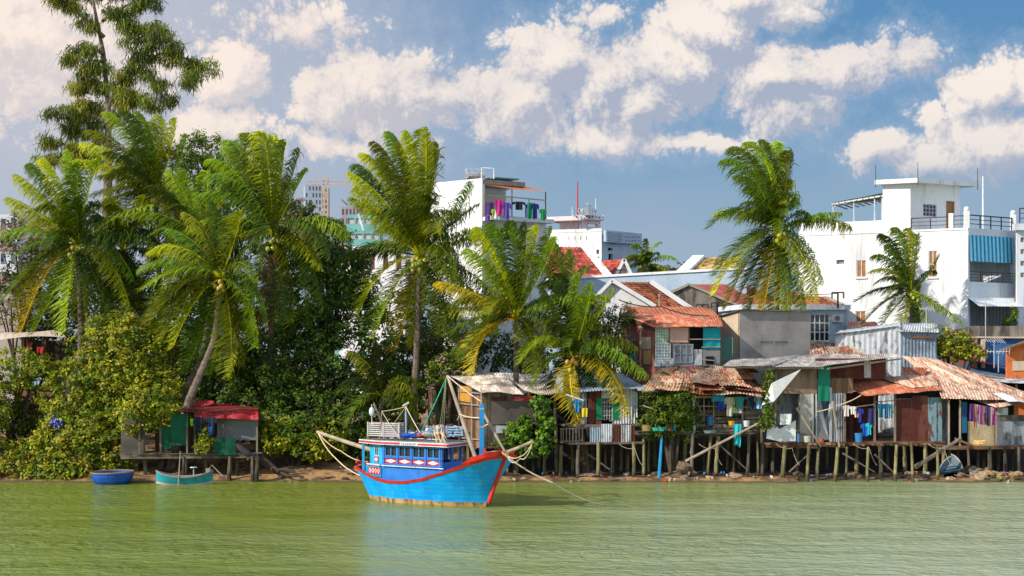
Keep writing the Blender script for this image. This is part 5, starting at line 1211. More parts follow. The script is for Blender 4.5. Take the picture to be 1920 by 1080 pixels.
mb = MB(); mb.tint(.62, .62, .72); mb.box(P(1382, 766, 81.7), (.42, .3, .14)); mb.box(P(1382, 772, 81.7), (.42, .3, .13)); tag(mb.build('folded_box', PAINT, None), 'pale folded bedding on the plank parapet of the open porch', 'bedding')

# ---- plank shack with corrugated roof
f = Fc(905, 81.3, 14); b = at0(940, 830, 83); root = thing('stilt_shack', 'plank-walled stilt shack with wavy grey corrugated roof behind the bow', 'shack', b)
u1 = f.U(1045); z0, zt = f.Z(0, 835), f.Z(0, 735)
mb = MB(); planks(mb, f, 0, f.U(965), z0, zt, 0, .25); mb.build('wall', WOOD, root)
mb = MB(); mb.tint(.5, .42, .38); slab(mb, f, f.U(920), f.U(1010), f.Z(2, 795), f.Z(2, 752), .02, .05); mb.tint(.42, .34, .3); slab(mb, f, f.U(955), f.U(1000), f.Z(2, 790), f.Z(2, 748), .055, .07); mb.build('wall_panel', CONC, root)
panel(root, f, f.rect(958, 742, 1002, 752), REDT, o=.08); panel(root, f, f.rect(920, 744, 950, 752), RUSTD, o=.06)
panel(root, f, f.rect(930, 798, 950, 812), METW, o=.04)
L = Fc(0, 1, 0); L.c = f.pt(0, 0); L.d = -f.n; L.n = -f.d; uL = L.U(802)
mb = MB(); nL = 30
for i in range(nL):
    a = uL * i / nL; mb.vary(.35); zz = L.Z(a, 741 - 18 * i / nL); slab(mb, L, a + .01, a + uL / nL - .02, z0 - rnd.uniform(0, .3), zz - .05, -.03, rnd.uniform(0, .02))
mb.tint(1); mb.build('side_wall', WOODB, root)
def lp(px0, py0, px1, py1, o=.05):
    return (L.U(px1), L.U(px0), L.Z(L.U((px0 + px1) / 2), py1), L.Z(L.U((px0 + px1) / 2), py0))
panel(root, L, lp(862, 724, 884, 753), surf('ochre_panel', lin(206, 150, 62), .15), o=.06, label='ochre panel on the plank side wall')
panel(root, L, lp(815, 735, 836, 790), surf('sage_panel', lin(110, 130, 78), .25), o=.05); panel(root, L, lp(838, 740, 858, 800), surf('olive_panel', lin(96, 108, 62), .3), o=.04)
mb = MB(); 
for y in (733, 756, 780, 820): mb.bar(L.q(808, y - 6, .1), L.q(903, y + 5, .1), .06)
for x in (808, 836, 860, 884, 902): mb.bar(L.q(x, 728, .12), L.q(x, 838, .12), .07)
mb.build('batten', POLE, root)
mb = MB(); A, B_ = f.q(903, 737, .5), f.q(1048, 737, .4); C_, D_ = P(1035, 700, 87.5), P(829, 697, 87.5)
mid0, mid1 = A.lerp(B_, .55), D_.lerp(C_, .55)
mb.sheet(A, mid0 + Vector((0, 0, -.12)), mid1, D_, .17, .03, 8, -.1, .035, .1, .2); mb.sheet(mid0 + Vector((0, 0, .12)), B_, C_, mid1, .17, .03, 8, .12, .03, .1, .2); mb.build('roof', CORRG, root)
mb = MB(); mb.vary(.1); slab(mb, f, f.U(905), u1, z0 - .15, z0 - .03, -4, .1); mb.build('floor', WOODB, root)
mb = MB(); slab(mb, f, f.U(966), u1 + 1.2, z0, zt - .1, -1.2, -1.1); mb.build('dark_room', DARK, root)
stilts(root, [(903, 835, 903, 82.5), (930, 835, 929, 82.2), (942, 835, 941, 81.6), (954, 835, 953, 83.5), (968, 835, 968, 82.6), (975, 835, 976, 83.8), (1000, 835, 1000, 82.8), (1022, 835, 1022, 82), (1040, 735, 1043, 82.2), (1052, 835, 1052, 81.5), (878, 810, 878, 83.6), (862, 810, 862, 84.5), (985, 835, 986, 84.6), (1011, 835, 1010, 84.4)])

# ---- shack with green shutters
f = Fc(1098, 82, 12); b = at0(1140, 830, 83); root = thing('stilt_shack', 'small grey sheet-metal stilt shack with green shutters', 'shack', b)
u1 = f.U(1195); z0, zt = f.Z(0, 795), f.Z(0, 728); hw = f.rect(1128, 746, 1148, 787)
mb = MB(); planks(mb, f, f.U(1103), hw[0], z0, zt, 0, .2, vert=True); mb.build('wall', RUSTD, root)
mb = MB(); mb.sheet(f.pt(hw[1], z0, .01), f.pt(u1, z0, .01), f.pt(u1, zt, .01), f.pt(hw[1], zt, .01), .14, .02, 3); slab(mb, f, hw[0], hw[1], hw[3], zt, -.03, 0); mb.build('metal_wall', METW, root)
sides(root, f, f.U(1098), u1 + .02, z0, zt, 4, METG)
panel(root, f, (f.U(1118), hw[0] - .01, hw[2], hw[3]), surf('green_shutter', lin(16, 128, 84), .15), 'shutter', .05); panel(root, f, (hw[1] + .01, f.U(1161), hw[2], hw[3]), MATS['green_shutter'], 'shutter', .05)
window(root, f, hw, PAINT, GLASS, 4, 5, bar=.02, tint=(.6, .6, .6), rec=.04)
mb = MB(); slab(mb, f, f.U(1060), f.U(1200), z0 - .12, z0 - .02, -4, .5); slab(mb, f, f.U(1060), f.U(1200), f.Z(0, 832), f.Z(0, 828), -4, .7); mb.build('floor', WOOD, root)
mb = MB()
for px in list(range(1056, 1092, 6)) + [1052, 1092]: mb.vary(.3); mb.bar(f.q(px, 828, .6), f.q(px, 803, .6), .06)
mb.bar(f.q(1050, 804, .6), f.q(1100, 802, .6), .06); mb.build('railing', WOOD, root)
for (a, c, t, m_) in ((1101, 1122, 800, CORRB), (1122, 1143, 794, METW), (1145, 1158, 796, RUSTD), (1159, 1177, 796, METW), (1178, 1186, 800, RUSTD)): panel(root, f, f.rect(a, t, c, 828 + (a % 3)), m_, 'skirt_sheet', .55 + (a % 4) * .01, True)
mb = MB(); A, B_ = f.q(1086, 735, .5), f.q(1212, 727, .5); C_, D_ = P(1165, 700, 87), P(1070, 702, 87); mb.sheet(A, B_, C_, D_, .15, .02, 6, 0, .02, .05); mb.build('roof', CORRB, root)
mb = MB(); mb.tint(.8); a, c = f.q(1062, 740, .6), f.q(1094, 751, .6); mb.tube([a, c], .05, 6); a, c = f.q(1149, 738, .55), f.q(1166, 742, .55); mb.tube([a, c], .05, 6); mb.build('tube_lamp', PAINT, root)
stilts(root, [(1085, 828, 1085, 81.3), (1097, 828, 1097, 83), (1122, 828, 1121, 81.4), (1148, 828, 1147, 82), (1188, 828, 1187, 81.3), (1072, 828, 1073, 83.5), (1109, 828, 1110, 84.2), (1135, 828, 1136, 84), (1165, 828, 1163, 83.6), (1178, 828, 1176, 84.6)])
gl = 'cloths hanging in front of the green-shuttered shack'
garment('shirt', P(1083, 748, 81.6), .4, .7, (.02, .2, .42), 'blue shirt hanging left of the green shutters', gl); garment('towel', P(1096, 765, 81.5), .3, .45, (.6, .45, .03), 'small yellow cloth hanging left of the green shutters', gl); garment('towel', P(1072, 742, 82), .5, .7, (.05, .1, .12), 'dark teal cloth in the shaded porch left of the green shutters', gl)
# ---- brown shack with long grey roof
f = Fc(1440, 82, 11); b = at0(1560, 830, 83); root = thing('stilt_shack', 'large brown plank stilt shack with long grey roof and green door tarp', 'shack', b)
z0 = f.Z(2, 829); zm = f.Z(2, 738); zt = f.Z(2, 690)
u1 = f.U(1692)
mb = MB(); slab(mb, f, f.U(1452), f.U(1532), zm, zt - .05, -.05, 0); mb.build('upper_panel', surf('brown_board', (.27, .17, .115), .25, .8, .9, lin(86, 60, 46), .6, .45, .6, 3), root)
mb = MB(); mb.sheet(f.pt(0, z0, -1.2), f.pt(f.U(1536), z0, -1.2), f.pt(f.U(1536), zt, -1.2), f.pt(0, zt - .2, -1.2), .15, .02, 3); mb.build('back_wall', METG, root)
mb = MB(); slab(mb, f, f.U(1500), f.U(1527), z0, zm, -.25, -.02); mb.build('column', surf('pale_plaster', (.42, .38, .31), .25, 1, .9, lin(90, 78, 62), .6), root)
mb = MB(); slab(mb, f, f.U(1534), f.U(1553), z0, zm + .05, -1.15, -1.1); mb.build('doorway', DARK, root)
h = f.rect(1533, 690, 1555, 752); mb = MB(); mb.cloth(f.pt(h[0], h[3] + .1, .12), f.pt(h[1], h[3] + .1, .12), h[3] - h[2] + .1, .02, .95, 8, 6, f.n, sway=-.04); mb.build('door_tarp', GREENT, root)
mb = MB(); mb.tint(.6, .6, .58); x = f.U(1555); slab(mb, f, x, x + .12, z0, zm + .3, -.1, .05); x = f.U(1522); slab(mb, f, x, x + .08, z0, zm, -.05, .05); x = f.U(1529); slab(mb, f, x, x + .06, z0, zm, .0, .06); mb.build('door_post', PAINT, root)
mb = MB(); 
for i in range(26):
    z = z0 + i * .09
    if z > zm - .1: break
for i in range(16):
    for s_ in (-1, 1):
        a = f.U(1532) + i * .07; b_ = a + s_ * .9; 
        aa, bb = max(f.U(1532), min(f.U(1554), a)), max(f.U(1532), min(f.U(1554), b_)); mb.bar(f.pt(aa, z0 + .1, .0), f.pt(bb, z0 + .1 + abs(bb - a) * 2.3, .0), .012)
mb.build('wire_gate', METAL, root)
# mid wall right of the door, corrugated grey, then open porch
mb = MB(); mb.sheet(f.pt(f.U(1559), z0, -.02), f.pt(f.U(1583), z0, -.02), f.pt(f.U(1583), zm, -.02), f.pt(f.U(1559), zm, -.02), .13, .025, 3); mb.build('metal_wall', METG, root)
mb = MB(); planks(mb, f, f.U(1559), f.U(1600), zm, f.Z(2, 708), -.06, .3); mb.build('wall_panel', WOODB, root)
mb = MB(); planks(mb, f, f.U(1583), f.U(1680), z0, f.Z(4, 735), -2.2, .2, r=.4); mb.build('inner_wall', RUSTD, root)
mb = MB(); slab(mb, f, f.U(1556), f.U(1690), f.Z(4, 712), f.Z(4, 672), -2.0, -1.9); mb.build('gable_sheet', RUSTD, root)
panel(root, f, (f.U(1648), f.U(1661), f.Z(5, 709), f.Z(5, 674)), METW, o=-1.88)
mb = MB(); A, B_ = f.q(1354, 686, .5), f.q(1545, 688, .7); C_, D_ = P(1560, 664, 88.5), P(1370, 676, 88.5)
mb.sheet(A + Vector((.8, 0, 0)), B_, C_, P(1480, 668, 88.5), .17, .02, 5, 0, .03, .1, .3); mb.sheet(A, A.lerp(B_, .5), P(1500, 668, 88.3) + Vector((0, 0, .05)), D_, .17, .02, 5, 0, .04, .1, .3)
mb.sheet(B_ + Vector((-.1, 0, .05)), P(1688, 668, 85.5), P(1680, 664, 88), C_, .17, .02, 5, 0, .02, .1, .3); mb.build('roof', CORRG, root)
mb = MB(); mb.tint(.7, .7, .7); mb.bar(A + Vector((0, .1, -.06)), B_ + Vector((0, .1, -.06)), .06, .1); mb.bar(B_ + Vector((.2, .1, -.1)), P(1688, 673, 85.5), .06, .08); mb.bar(f.q(1455, 700, .05), f.q(1453, 824, .5), .08); mb.build('beam', POLE, root)
# lower rusty roof
mb = MB(); A, B_ = f.q(1622, 742, .55), f.q(1768, 731, .4); C_, D_ = P(1752, 706, 86.5), P(1560, 710, 86.0)
mb.sheet(A, B_, C_, D_, .17, .02, 6, 0, .03, .15, .25); o_ = mb.build('lower_roof', RUSTO, root)
mb = MB(); mb.sheet(B_.lerp(A, .35) + Vector((0, .8, .16)), B_ + Vector((0, .8, .18)), C_ + Vector((0, 0, .08)), C_.lerp(D_, .6) + Vector((0, 0, .08)), .17, .02, 4, 0, .04, .2); mb.build('roof_sheet', RUSTW, root)
# sheet wall at right
for (a, c, t, m_) in ((1680, 1709, 748, RUSTD), (1709, 1739, 742, RUSTD), (1739, 1755, 745, RUSTB), (1755, 1766, 745, RUSTB)): panel(root, f, f.rect(a, t, c, 832), m_, 'sheet_wall', .02 + (a % 3) * .02, False)
mb = MB(); slab(mb, f, f.U(1680), f.U(1767), f.Z(6, 748), f.Z(6, 733), -.1, -.04); mb.build('gap', DARK, root)
# posts, deck
mb = MB()
for px in (1584, 1640, 1678): mb.bar(f.q(px, 738, .1), f.q(px, 830, .1), .1)
mb.tint(1.3); mb.bar(f.q(1640, 754, .12), f.q(1676, 751, .12), .05); mb.bar(f.q(1584, 766, .1), f.q(1640, 758, .14), .05); mb.build('porch_post', WOOD, root)
mb = MB()
slab(mb, f, f.U(1437), f.U(1768), z0 - .1, z0 - .02, -3.5, .2)
for i in range(36): mb.vary(.45); a, c = f.q(1436 + i * 9.0, 832 + (i * 7 % 3), .25), f.q(1436 + i * 9.0 + 14, 832 + (i * 5 % 4), .35); mb.bar(a, c, .09, .12)
mb.vary(.2); mb.bar(f.q(1436, 836, .2), f.q(1532, 838, .25), .12, .14); mb.bar(f.q(1530, 834, .2), f.q(1590, 838, .3), .1, .12); mb.bar(f.q(1585, 832, .2), f.q(1680, 832, .2), .1, .12); mb.bar(f.q(1680, 835, .2), f.q(1765, 834, .2), .1, .1)
mb.build('deck', WOODB, root)
stilts(root, [(1472, 836, 1467, 80.9), (1517, 836, 1512, 80.7), (1535, 838, 1533, 81.6), (1571, 838, 1562, 80.8), (1588, 838, 1584, 82), (1628, 838, 1627, 80.9), (1650, 836, 1652, 82.4), (1681, 834, 1677, 80.9), (1709, 834, 1714, 80.6), (1757, 834, 1758, 80.9), (1496, 836, 1494, 83), (1606, 838, 1608, 83.2), (1663, 836, 1662, 84), (1695, 836, 1697, 83), (1735, 834, 1733, 82.8), (1450, 836, 1450, 83.4), (1550, 838, 1549, 84.4), (1770, 834, 1766, 82.6), (1480, 836, 1484, 84.6)])
rod('leaning_pole', 'pale pole leaning across the brown shack porch from table to deck', 'pole', f.q(1493, 765, .5), f.q(1540, 838, .6), .055, POLE); rod('leaning_pole', 'pole with green tie standing before the corrugated door wall', 'pole', f.q(1561, 752, .5), f.q(1574, 838, .6), .06, POLE)
cable('clothes_rope', 'slack rope strung from the brown shack door to its porch roof', [f.q(1530, 772, .5), f.q(1572, 760, .5), f.q(1615, 741, .5)], .03, ROPE, .05)
gl = 'laundry on the brown shack porch'
for (px, py, w_, h_, c, kd, lb) in ((1473, 776, .6, .55, (.75, .74, .72), 'towel', 'white cloth bundled on the railing of the brown shack'), (1587, 760, .35, .55, (.62, .50, .48), 'shirt', 'pale pink striped shirt at the left of the brown shack porch line'), (1599, 762, .3, .4, (.7, .68, .64), 'shirt', 'small white shirt on the brown shack porch line'), (1606, 770, .2, .35, (.75, .42, .22), 'towel', 'peach rag below the small white shirt'), (1612, 766, .35, .7, (.02, .04, .28), 'shirt', 'navy blue shirt on the brown shack porch line'), (1633, 766, .35, .8, (.03, .03, .12), 'towel', 'dark indigo sheet next to the porch post'),
     (1623, 794, .45, .65, (.01, .10, .50), 'shirt', 'vivid blue shirt hanging low on the brown shack porch'), (1629, 793, .3, .6, (.02, .48, .55), 'shirt', 'turquoise shirt beside the vivid blue one'), (1652, 757, .35, .7, (.01, .13, .20), 'shirt', 'dark teal shirt in the framed porch opening'), (1662, 757, .35, .75, (.01, .10, .25), 'shirt', 'dark blue shirt in the framed porch opening'), (1670, 758, .25, .7, (.01, .16, .20), 'pants', 'teal trousers in the framed porch opening')):
    garment(kd, P(px, py, 81.4), w_, h_, c, lb, gl, R(8))
# white sheets
mb = MB(); mb.tint(.85, .83, .8); mb.faces([f.q(1440, 790, .6), f.q(1462, 804, .55), f.q(1492, 788, .6), f.q(1492, 827, .65), f.q(1463, 828, .55), f.q(1437, 822, .7)], [(0, 1, 4, 5), (1, 2, 3, 4)]); tag(mb.build('white_sheet', CLOTH, None), 'white sheet tied between posts at the brown shack deck edge', 'sheet')
mb = MB(); mb.tint(.8, .78, .76); a, b_, c = P(1502, 692, 81.2), P(1447, 718, 80.9), P(1452, 752, 80.9); mb.face(a, b_, c); mb.face(b_, P(1440, 735, 81.1), P(1428, 760, 81.1), c); mb.tint(.7, .7, .68); mb.face(a, c, P(1440, 765, 81)); tag(mb.build('white_sheet', CLOTH, None), 'torn white triangular sheet stretched from the grey roof corner', 'sheet')
# table, chair, jerrycan
p = f.q(1503, 829, -.0); root = thing('plastic_chair', 'worn brown chair on the brown shack deck', 'chair', p); mb = MB(); mb.tint(.25, .2, .15)
mb.box(p + Vector((0, 0, .42)), (.42, .4, .05)).build('seat', PAINT, root); MB().tint(.22, .17, .13).box(p + Vector((.02, .2, .75)), (.42, .05, .5)).build('backrest', PAINT, root)
for sx in (-.18, .18):
    for sy in (-.17, .17): MB().tint(.25, .2, .15).bar(p + Vector((sx, sy, 0)), p + Vector((sx, sy, .395)), .04).build('leg', PAINT, root)
p = f.q(1484, 829, -.1); root = thing('small_table', 'small wooden table behind the white sheet', 'table', p); MB().box(p + Vector((0, 0, .6)), (.7, .5, .06)).build('tabletop', POLE, root)
for sx in (-.3, .3):
    for sy in (-.2, .2): MB().bar(p + Vector((sx, sy, 0)), p + Vector((sx, sy, .57)), .05).build('leg', POLE, root)
tub('jerrycan', 'blue plastic drum on the brown shack porch', 1610, 829, 81.3, .2, .45, (.03, .22, .5), None, 'drum'); tub('cooking_pot', 'pale pot beside the worn chair', 1514, 829, 81.2, .19, .3, (.55, .5, .4), None, 'pot'); tub('plastic_bucket', 'small red stove pot inside the wire gate', 1540, 829, 81.6, .15, .2, (.5, .12, .06), None, 'pot'); tub('plastic_bucket', 'slim blue bottle by the white sheet', 1497, 829, 81.2, .07, .4, (.05, .2, .45), None, 'bottle')

# ---- wide rusty roof at the right edge
f = Fc(1768, 82.6, 9); b = at0(1850, 830, 84); root = thing('stilt_shack', 'stilt shack under the widest whitish rusty roof at the right edge', 'shack', b)
z0 = f.Z(2, 838); zt = f.Z(2, 748)
A, B_ = f.q(1766, 747, .3), f.q(1960, 752, .2); C_, D_ = P(1752, 672, 90.8), P(1690, 668, 90.5)
def L3(p, q_, u): return p.lerp(q_, u)
mb = MB(); m1, m0 = P(1905, 738, 86), P(1750, 712, 86.5)
mb.sheet(A, B_, P(1960, 743, 86), m0, .17, .02, 5, 0, .03, .1, .35); mb.sheet(m0 + Vector((-.3, 0, .05)), P(1945, 742, 86), C_, D_, .17, .02, 7, 0, .04, .1, .35); mb.build('roof', RUSTW, root)
mb = MB(); mb.tint(.8, .75, .7); mb.sheet(P(1690, 712, 86.2), P(1728, 716, 86), P(1740, 690, 88), P(1692, 688, 88.5), .17, .02, 3); mb.build('roof_patch', RUSTO, root)
mb = MB(); slab(mb, f, f.U(1770), f.U(1812), z0, zt, -2.2, -2.1); mb.build('inner_wall', METG, root)
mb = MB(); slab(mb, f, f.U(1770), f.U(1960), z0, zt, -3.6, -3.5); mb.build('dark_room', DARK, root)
for (a, c, t, bt, m_, o_) in ((1808, 1818, 754, 812, surf('blue_panel', lin(44, 110, 150), .25), -.3), (1818, 1868, 790, 836, surf('cream_board', lin(196, 178, 140), .25, 1, .9, lin(130, 90, 60), .6), -.2), (1868, 1925, 790, 836, METG, .1), (1868, 1888, 764, 778, METW, .12), (1868, 1925, 778, 790, CONCD, .06)):
    panel(root, f, f.rect(a, t, c, bt), m_, 'wall_panel', o_)
mb = MB(); mb.sheet(f.q(1868, 764, .75), f.q(1940, 752, .6), P(1925, 740, 84.5), P(1810, 744, 84.2), .16, .02, 4, 0, .03, .1, .5); mb.build('porch_roof', RUSTW, root)
mb = MB(); mb.tint(1.4, 1.4, 1.45); mb.face(f.q(1890, 757, .9) + Vector((0, 0, .1)), f.q(1918, 756, .8) + Vector((0, 0, .1)), P(1880, 741, 84.2) + Vector((0, 0, .12)), P(1862, 742, 84.2) + Vector((0, 0, .12))); mb.build('white_roof_sheet', METW, root)
mb = MB(); slab(mb, f, f.U(1766), f.U(1960), z0 - .12, z0 - .02, -3.4, .1); mb.bar(f.q(1790, 822, .2), f.q(1830, 838, .5), .1); mb.bar(f.q(1800, 838, .3), f.q(1925, 836, .3), .08); mb.build('deck', WOODB, root)
mb = MB()
for px in (1779, 1868, 1800): mb.bar(f.q(px, 750, .0), f.q(px, 836, .0), .08)
mb.build('porch_post', POLE, root)
stilts(root, [(1815, 838, 1816, 82.3), (1855, 838, 1857, 81.8), (1833, 838, 1832, 83.6), (1884, 838, 1885, 83), (1910, 838, 1912, 82.2), (1795, 838, 1796, 83.8), (1845, 838, 1846, 84.4), (1872, 838, 1870, 84.3), (1900, 838, 1897, 84), (1780, 838, 1781, 83), (1940, 838, 1942, 82.4)], STILTD)
rod('leaning_beam', 'heavy grey beam slanting down under the rusty shacks', 'beam', P(1716, 876, 80.9), P(1802, 822, 81.4), .12, WOOD)
gl = 'row of patterned laundry at the right edge'
cs = [((.15, .04, .25), 'purple'), ((.45, .18, .05), 'rust orange'), ((.62, .58, .55), 'white'), ((.20, .03, .18), 'plum'), ((.55, .25, .35), 'pink'), ((.25, .1, .04), 'brown'), ((.08, .06, .22), 'indigo'), ((.6, .5, .4), 'beige'), ((.35, .02, .2), 'magenta')]
for i, (c, n_) in enumerate(cs): garment(('towel', 'shirt', 'pants')[i % 3], P(1822 + i * 5.2, 757 + i * .9, 81.7 + .05 * (i % 3)), .22, rnd.uniform(.8, 1.25), c, '%s patterned garment in the laundry row under the porch roof at the right edge' % n_, gl, R(9), dark=(c[0] * .4 + .3, c[1] * .4 + .1, c[2] * .4 + .2) if i % 2 else (.04, .02, .06))
p = P(1838, 834, 81.6); mb = MB(); mb.tint(1.3, 1.0, .55)
for k in range(14): mb.tube([p + Vector((math.cos(a_) * (.3 + .06 * math.sin(k)), math.sin(a_) * .25, .03 + k * .013 + .03 * math.sin(a_ * 3 + k))) for a_ in np.linspace(k, k + 5.5, 12)], .02, 4)
tag(mb.build('rope_coil', ROPE, None, origin=p), 'coil of straw-coloured rope on the deck below the laundry row', 'rope')
# dark grey curved roof with red strip
Y = 92; root = thing('shack', 'shack with long sagging pale grey roof edged by a faded red strip', 'shack', P(1880, 735, Y))
mb = MB(); a, c = P(1770, 688, Y), P(1960, 718, Y - 2); pts = 8
for i in range(pts):
    u, v = i / pts, (i + 1) / pts; s_ = lambda t: Vector((0, 0, -.35 * math.sin(math.pi * t) ** 1))
    A, B_ = a.lerp(c, u) + s_(u), a.lerp(c, v) + s_(v); top0, top1 = P(1765, 673, Y + 3), P(1960, 702, Y + 2)
    mb.face(A, B_, top0.lerp(top1, v) + s_(v), top0.lerp(top1, u) + s_(u))
mb.build('roof', METW, root)
mb = MB(); mb.tint(1.1, .9, .9); a2, c2 = P(1790, 674, Y + 3.1), P(1960, 703, Y + 2.1); mb.bar(a2 + Vector((0, 0, .1)), c2 + Vector((0, 0, .1)), .9, .06); mb.build('red_strip', REDT, root)
mb = MB()
mb.tint(.8); mb.face(V3(a + Vector((1.2, .1, 0)), 2.2), V3(P(1885, 700, Y), 2.2), P(1885, 710, Y), a + Vector((1.2, .1, -.3))); mb.build('wall', WOODB, root)
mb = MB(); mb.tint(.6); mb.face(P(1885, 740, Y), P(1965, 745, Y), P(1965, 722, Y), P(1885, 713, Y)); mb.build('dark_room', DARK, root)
mb = MB(); mb.bar(P(1906, 745, Y - .6), P(1905, 716, Y - .6), .12); mb.build('porch_post', POLE, root)
# dark concrete house with blue wall and orange shed behind
f = Fc(1815, 95, 3); b = f.q(1870, 680); root = thing('concrete_house', 'low house with stained dark concrete parapet over a blue wall', 'house', (b.x, b.y, 1.9))
L = Fc(0, 1, 0); L.c = f.pt(0, 0); L.d = -f.n; L.n = -f.d
mb = MB(); slab(mb, f, f.U(1822), 6, f.Z(0, 631), f.Z(0, 611), -.2, .05); mb.prism([f.q(1778, 622, -.5), f.q(1822, 611, .04), f.q(1822, 631, .04), f.q(1778, 634, -.5)], (0, .2, 0)); mb.build('parapet', CONCD, root)
mb = MB(); slab(mb, f, f.U(1822), 6, 1.9, f.Z(0, 633), -.3, -.1); mb.build('wall', surf('blue_wall', lin(60, 110, 165), .3, 1, .9, lin(120, 130, 140), .5), root)
mb = MB(); slab(mb, f, f.U(1780), f.U(1824), 1.9, f.Z(0, 634), -1.6, -1.5); mb.build('inner_wall', PINKSH, root)
mb = MB(); mb.bar(f.q(1843, 690, .1), f.q(1843, 636, .1), .22); mb.bar(f.q(1783, 632, .1), f.q(1960, 633, .1), .12, .1); mb.tint(.7, .5, .55); mb.bar(f.q(1826, 690, -.02), f.q(1826, 634, -.02), .3); mb.build('pillar', CREAM, root)
f = Fc(1888, 92.5, 6); b = f.q(1905, 690); root = thing('shack', 'orange-walled shed with dark sloping roof edge at the right edge', 'shack', (b.x, b.y, 1.9))
mb = MB(); slab(mb, f, 0, 4, 1.9, f.Z(0, 655), -.2, 0); mb.prism([f.q(1888, 655, 0), f.q(1935, 655, 0), f.q(1935, 640, 0), f.q(1888, 652, 0)], (0, .2, 0)); mb.build('wall', surf('orange_wall', lin(214, 116, 60), .25, 1, .9, lin(200, 170, 140), .5), root)
panel(root, f, f.rect(1898, 677, 1925, 695), CREAM, o=.05); mb = MB(); mb.bar(f.q(1880, 656, .2), f.q(1940, 634, .2), .6, .08); mb.build('roof', WOODB, root)
# grey metal shed
f = Fc(1690, 92, 8); b = f.q(1680, 680); root = thing('metal_shed', 'tall grey sheet-metal shed standing above the rusty roofs', 'shed', (b.x, b.y, 1.9))
u0, u1 = f.U(1688), f.U(1757); mb = MB(); mb.sheet(f.pt(u0, 1.9), f.pt(u1, 1.9), f.pt(u1, f.Z(0, 622)), f.pt(u0, f.Z(0, 622)), .2, .02, 4); mb.build('front_wall', CORRB, root)
L = Fc(0, 1, 0); L.c = f.pt(u0, 0); L.d = -f.n; L.n = -f.d
mb = MB(); q0, q1 = P(1566, 640, 92.4), f.pt(u0, f.Z(0, 610)); mb.sheet(V3(q0, 1.9), V3(q1, 1.9), q1, P(1566, 626, 92.4), .3, .02, 4); mb.build('side_wall', METW, root)
mb = MB(); mb.sheet(f.q(1682, 622, .3), f.q(1762, 624, .3), P(1758, 607, 94), P(1690, 605, 94), .16, .025, 4); mb.sheet(P(1562, 627, 92.2), f.q(1684, 611, .1), P(1690, 604, 94), P(1575, 620, 94), .3, .01, 3); mb.build('roof', METW, root)
mb = MB(); mb.tint(.9); mb.box(f.q(1728, 632, .08), (1.1, .1, .08), f.a); mb.build('rusty_batten', RUSTO, root)
# rusty scrap roof behind the block's right side
mb = MB(); mb.sheet(P(1518, 666, 90.2), P(1632, 668, 90.2), P(1588, 642, 93), P(1520, 640, 93), .2, .03, 5, 0, .06, .1, .5); tag(mb.build('scrap_roof', RUSTM, None), 'jumbled rusty roof between the concrete block and the grey shed', 'roof')
mb = MB(); mb.sheet(P(1590, 612, 96), P(1650, 614, 96), P(1640, 603, 99), P(1590, 603, 99), .2, .03, 5); tag(mb.build('scrap_roof', RUSTO, None), 'small orange roof at the foot of the white house wall', 'roof')

# ---- red-tarped hut at the left
f = Fc(330, 81.3, 6); b = at0(400, 850, 82); root = thing('stilt_hut', 'ramshackle stilt hut with torn red tarp roof and green tarps', 'hut', b)
z0 = f.Z(0, 851); zt = f.Z(0, 768)
mb = MB(); slab(mb, f, f.U(226), f.U(484), z0 - .12, z0, -2.6, .15)
for i in range(26): mb.vary(.4); a = f.U(226) + i * .27; slab(mb, f, a, a + .25, z0 + .003, z0 + .02, -2.5, .16 + rnd.uniform(0, .1))
mb.vary(.1); mb.bar(f.q(226, 858, .1), f.q(484, 856, .1), .1, .14); mb.build('deck', WOOD, root)
mb = MB()
for px, t in ((351, 768), (482, 766), (366, 775), (419, 780), (301, 770), (262, 775)): mb.bar(f.q(px, t, .05), f.q(px, 852, .05), .09)
mb.bar(f.q(330, 766, .1), f.q(484, 766, .1), .07); mb.bar(f.q(480, 775, .1), f.q(507, 785, .3), .05); mb.bar(f.q(420, 785, 0), f.q(482, 787, 0), .06); mb.build('frame', WOOD, root)
mb = MB()
mb.tint(.55, .5, .5); a, b_, c, d = f.q(332, 772, .3), f.q(418, 770, .35), P(405, 757, 83.5), P(345, 762, 83.5); mb.face(a, b_, c, d)  # lower tints put the overhanging foliage's shade into the tarp
mb.tint(.7, .6, .65); mb.cloth(f.q(365, 771, .34), f.q(420, 770, .38), .38, .04, 1.02, 10, 3, f.n); mb.tint(1.15, .8, .95); mb.cloth(f.q(420, 768, .4), f.q(483, 765, .4), .5, .05, 1.05, 10, 4, f.n, rag=.3)
mb.tint(.7, .6, .6); mb.face(f.q(418, 771, .36), f.q(484, 767, .4), P(462, 760, 83.5), P(405, 756, 83.5)); mb.tint(.9); mb.face(P(360, 764, 82.8), P(402, 759, 82.8), P(400, 751, 83.2), P(365, 752, 83.2)); mb.build('tarp_roof', REDT, root)
mb = MB(); mb.tint(.5); mb.face(f.q(385, 772, .42), f.q(440, 771, .44), P(432, 763, 83), P(395, 762, 83)); mb.bar(f.q(335, 768, .45), f.q(481, 764, .5), .05); mb.bar(f.q(350, 773, .47), f.q(470, 769, .5), .04); mb.build('roof_board', RUSTD, root)
for i, (x0, y0, x1, y1, o_) in enumerate(((320, 776, 353, 835, .1), (300, 800, 321, 842, .0), (402, 820, 443, 853, .25))):
    h = f.rect(x0, y0, x1, y1); mb = MB(); mb.cloth(f.pt(h[0], h[3], o_), f.pt(h[1], h[3], o_), h[3] - h[2], .015, .98, 8, 6, f.n); mb.build('green_tarp', GREEND, root)
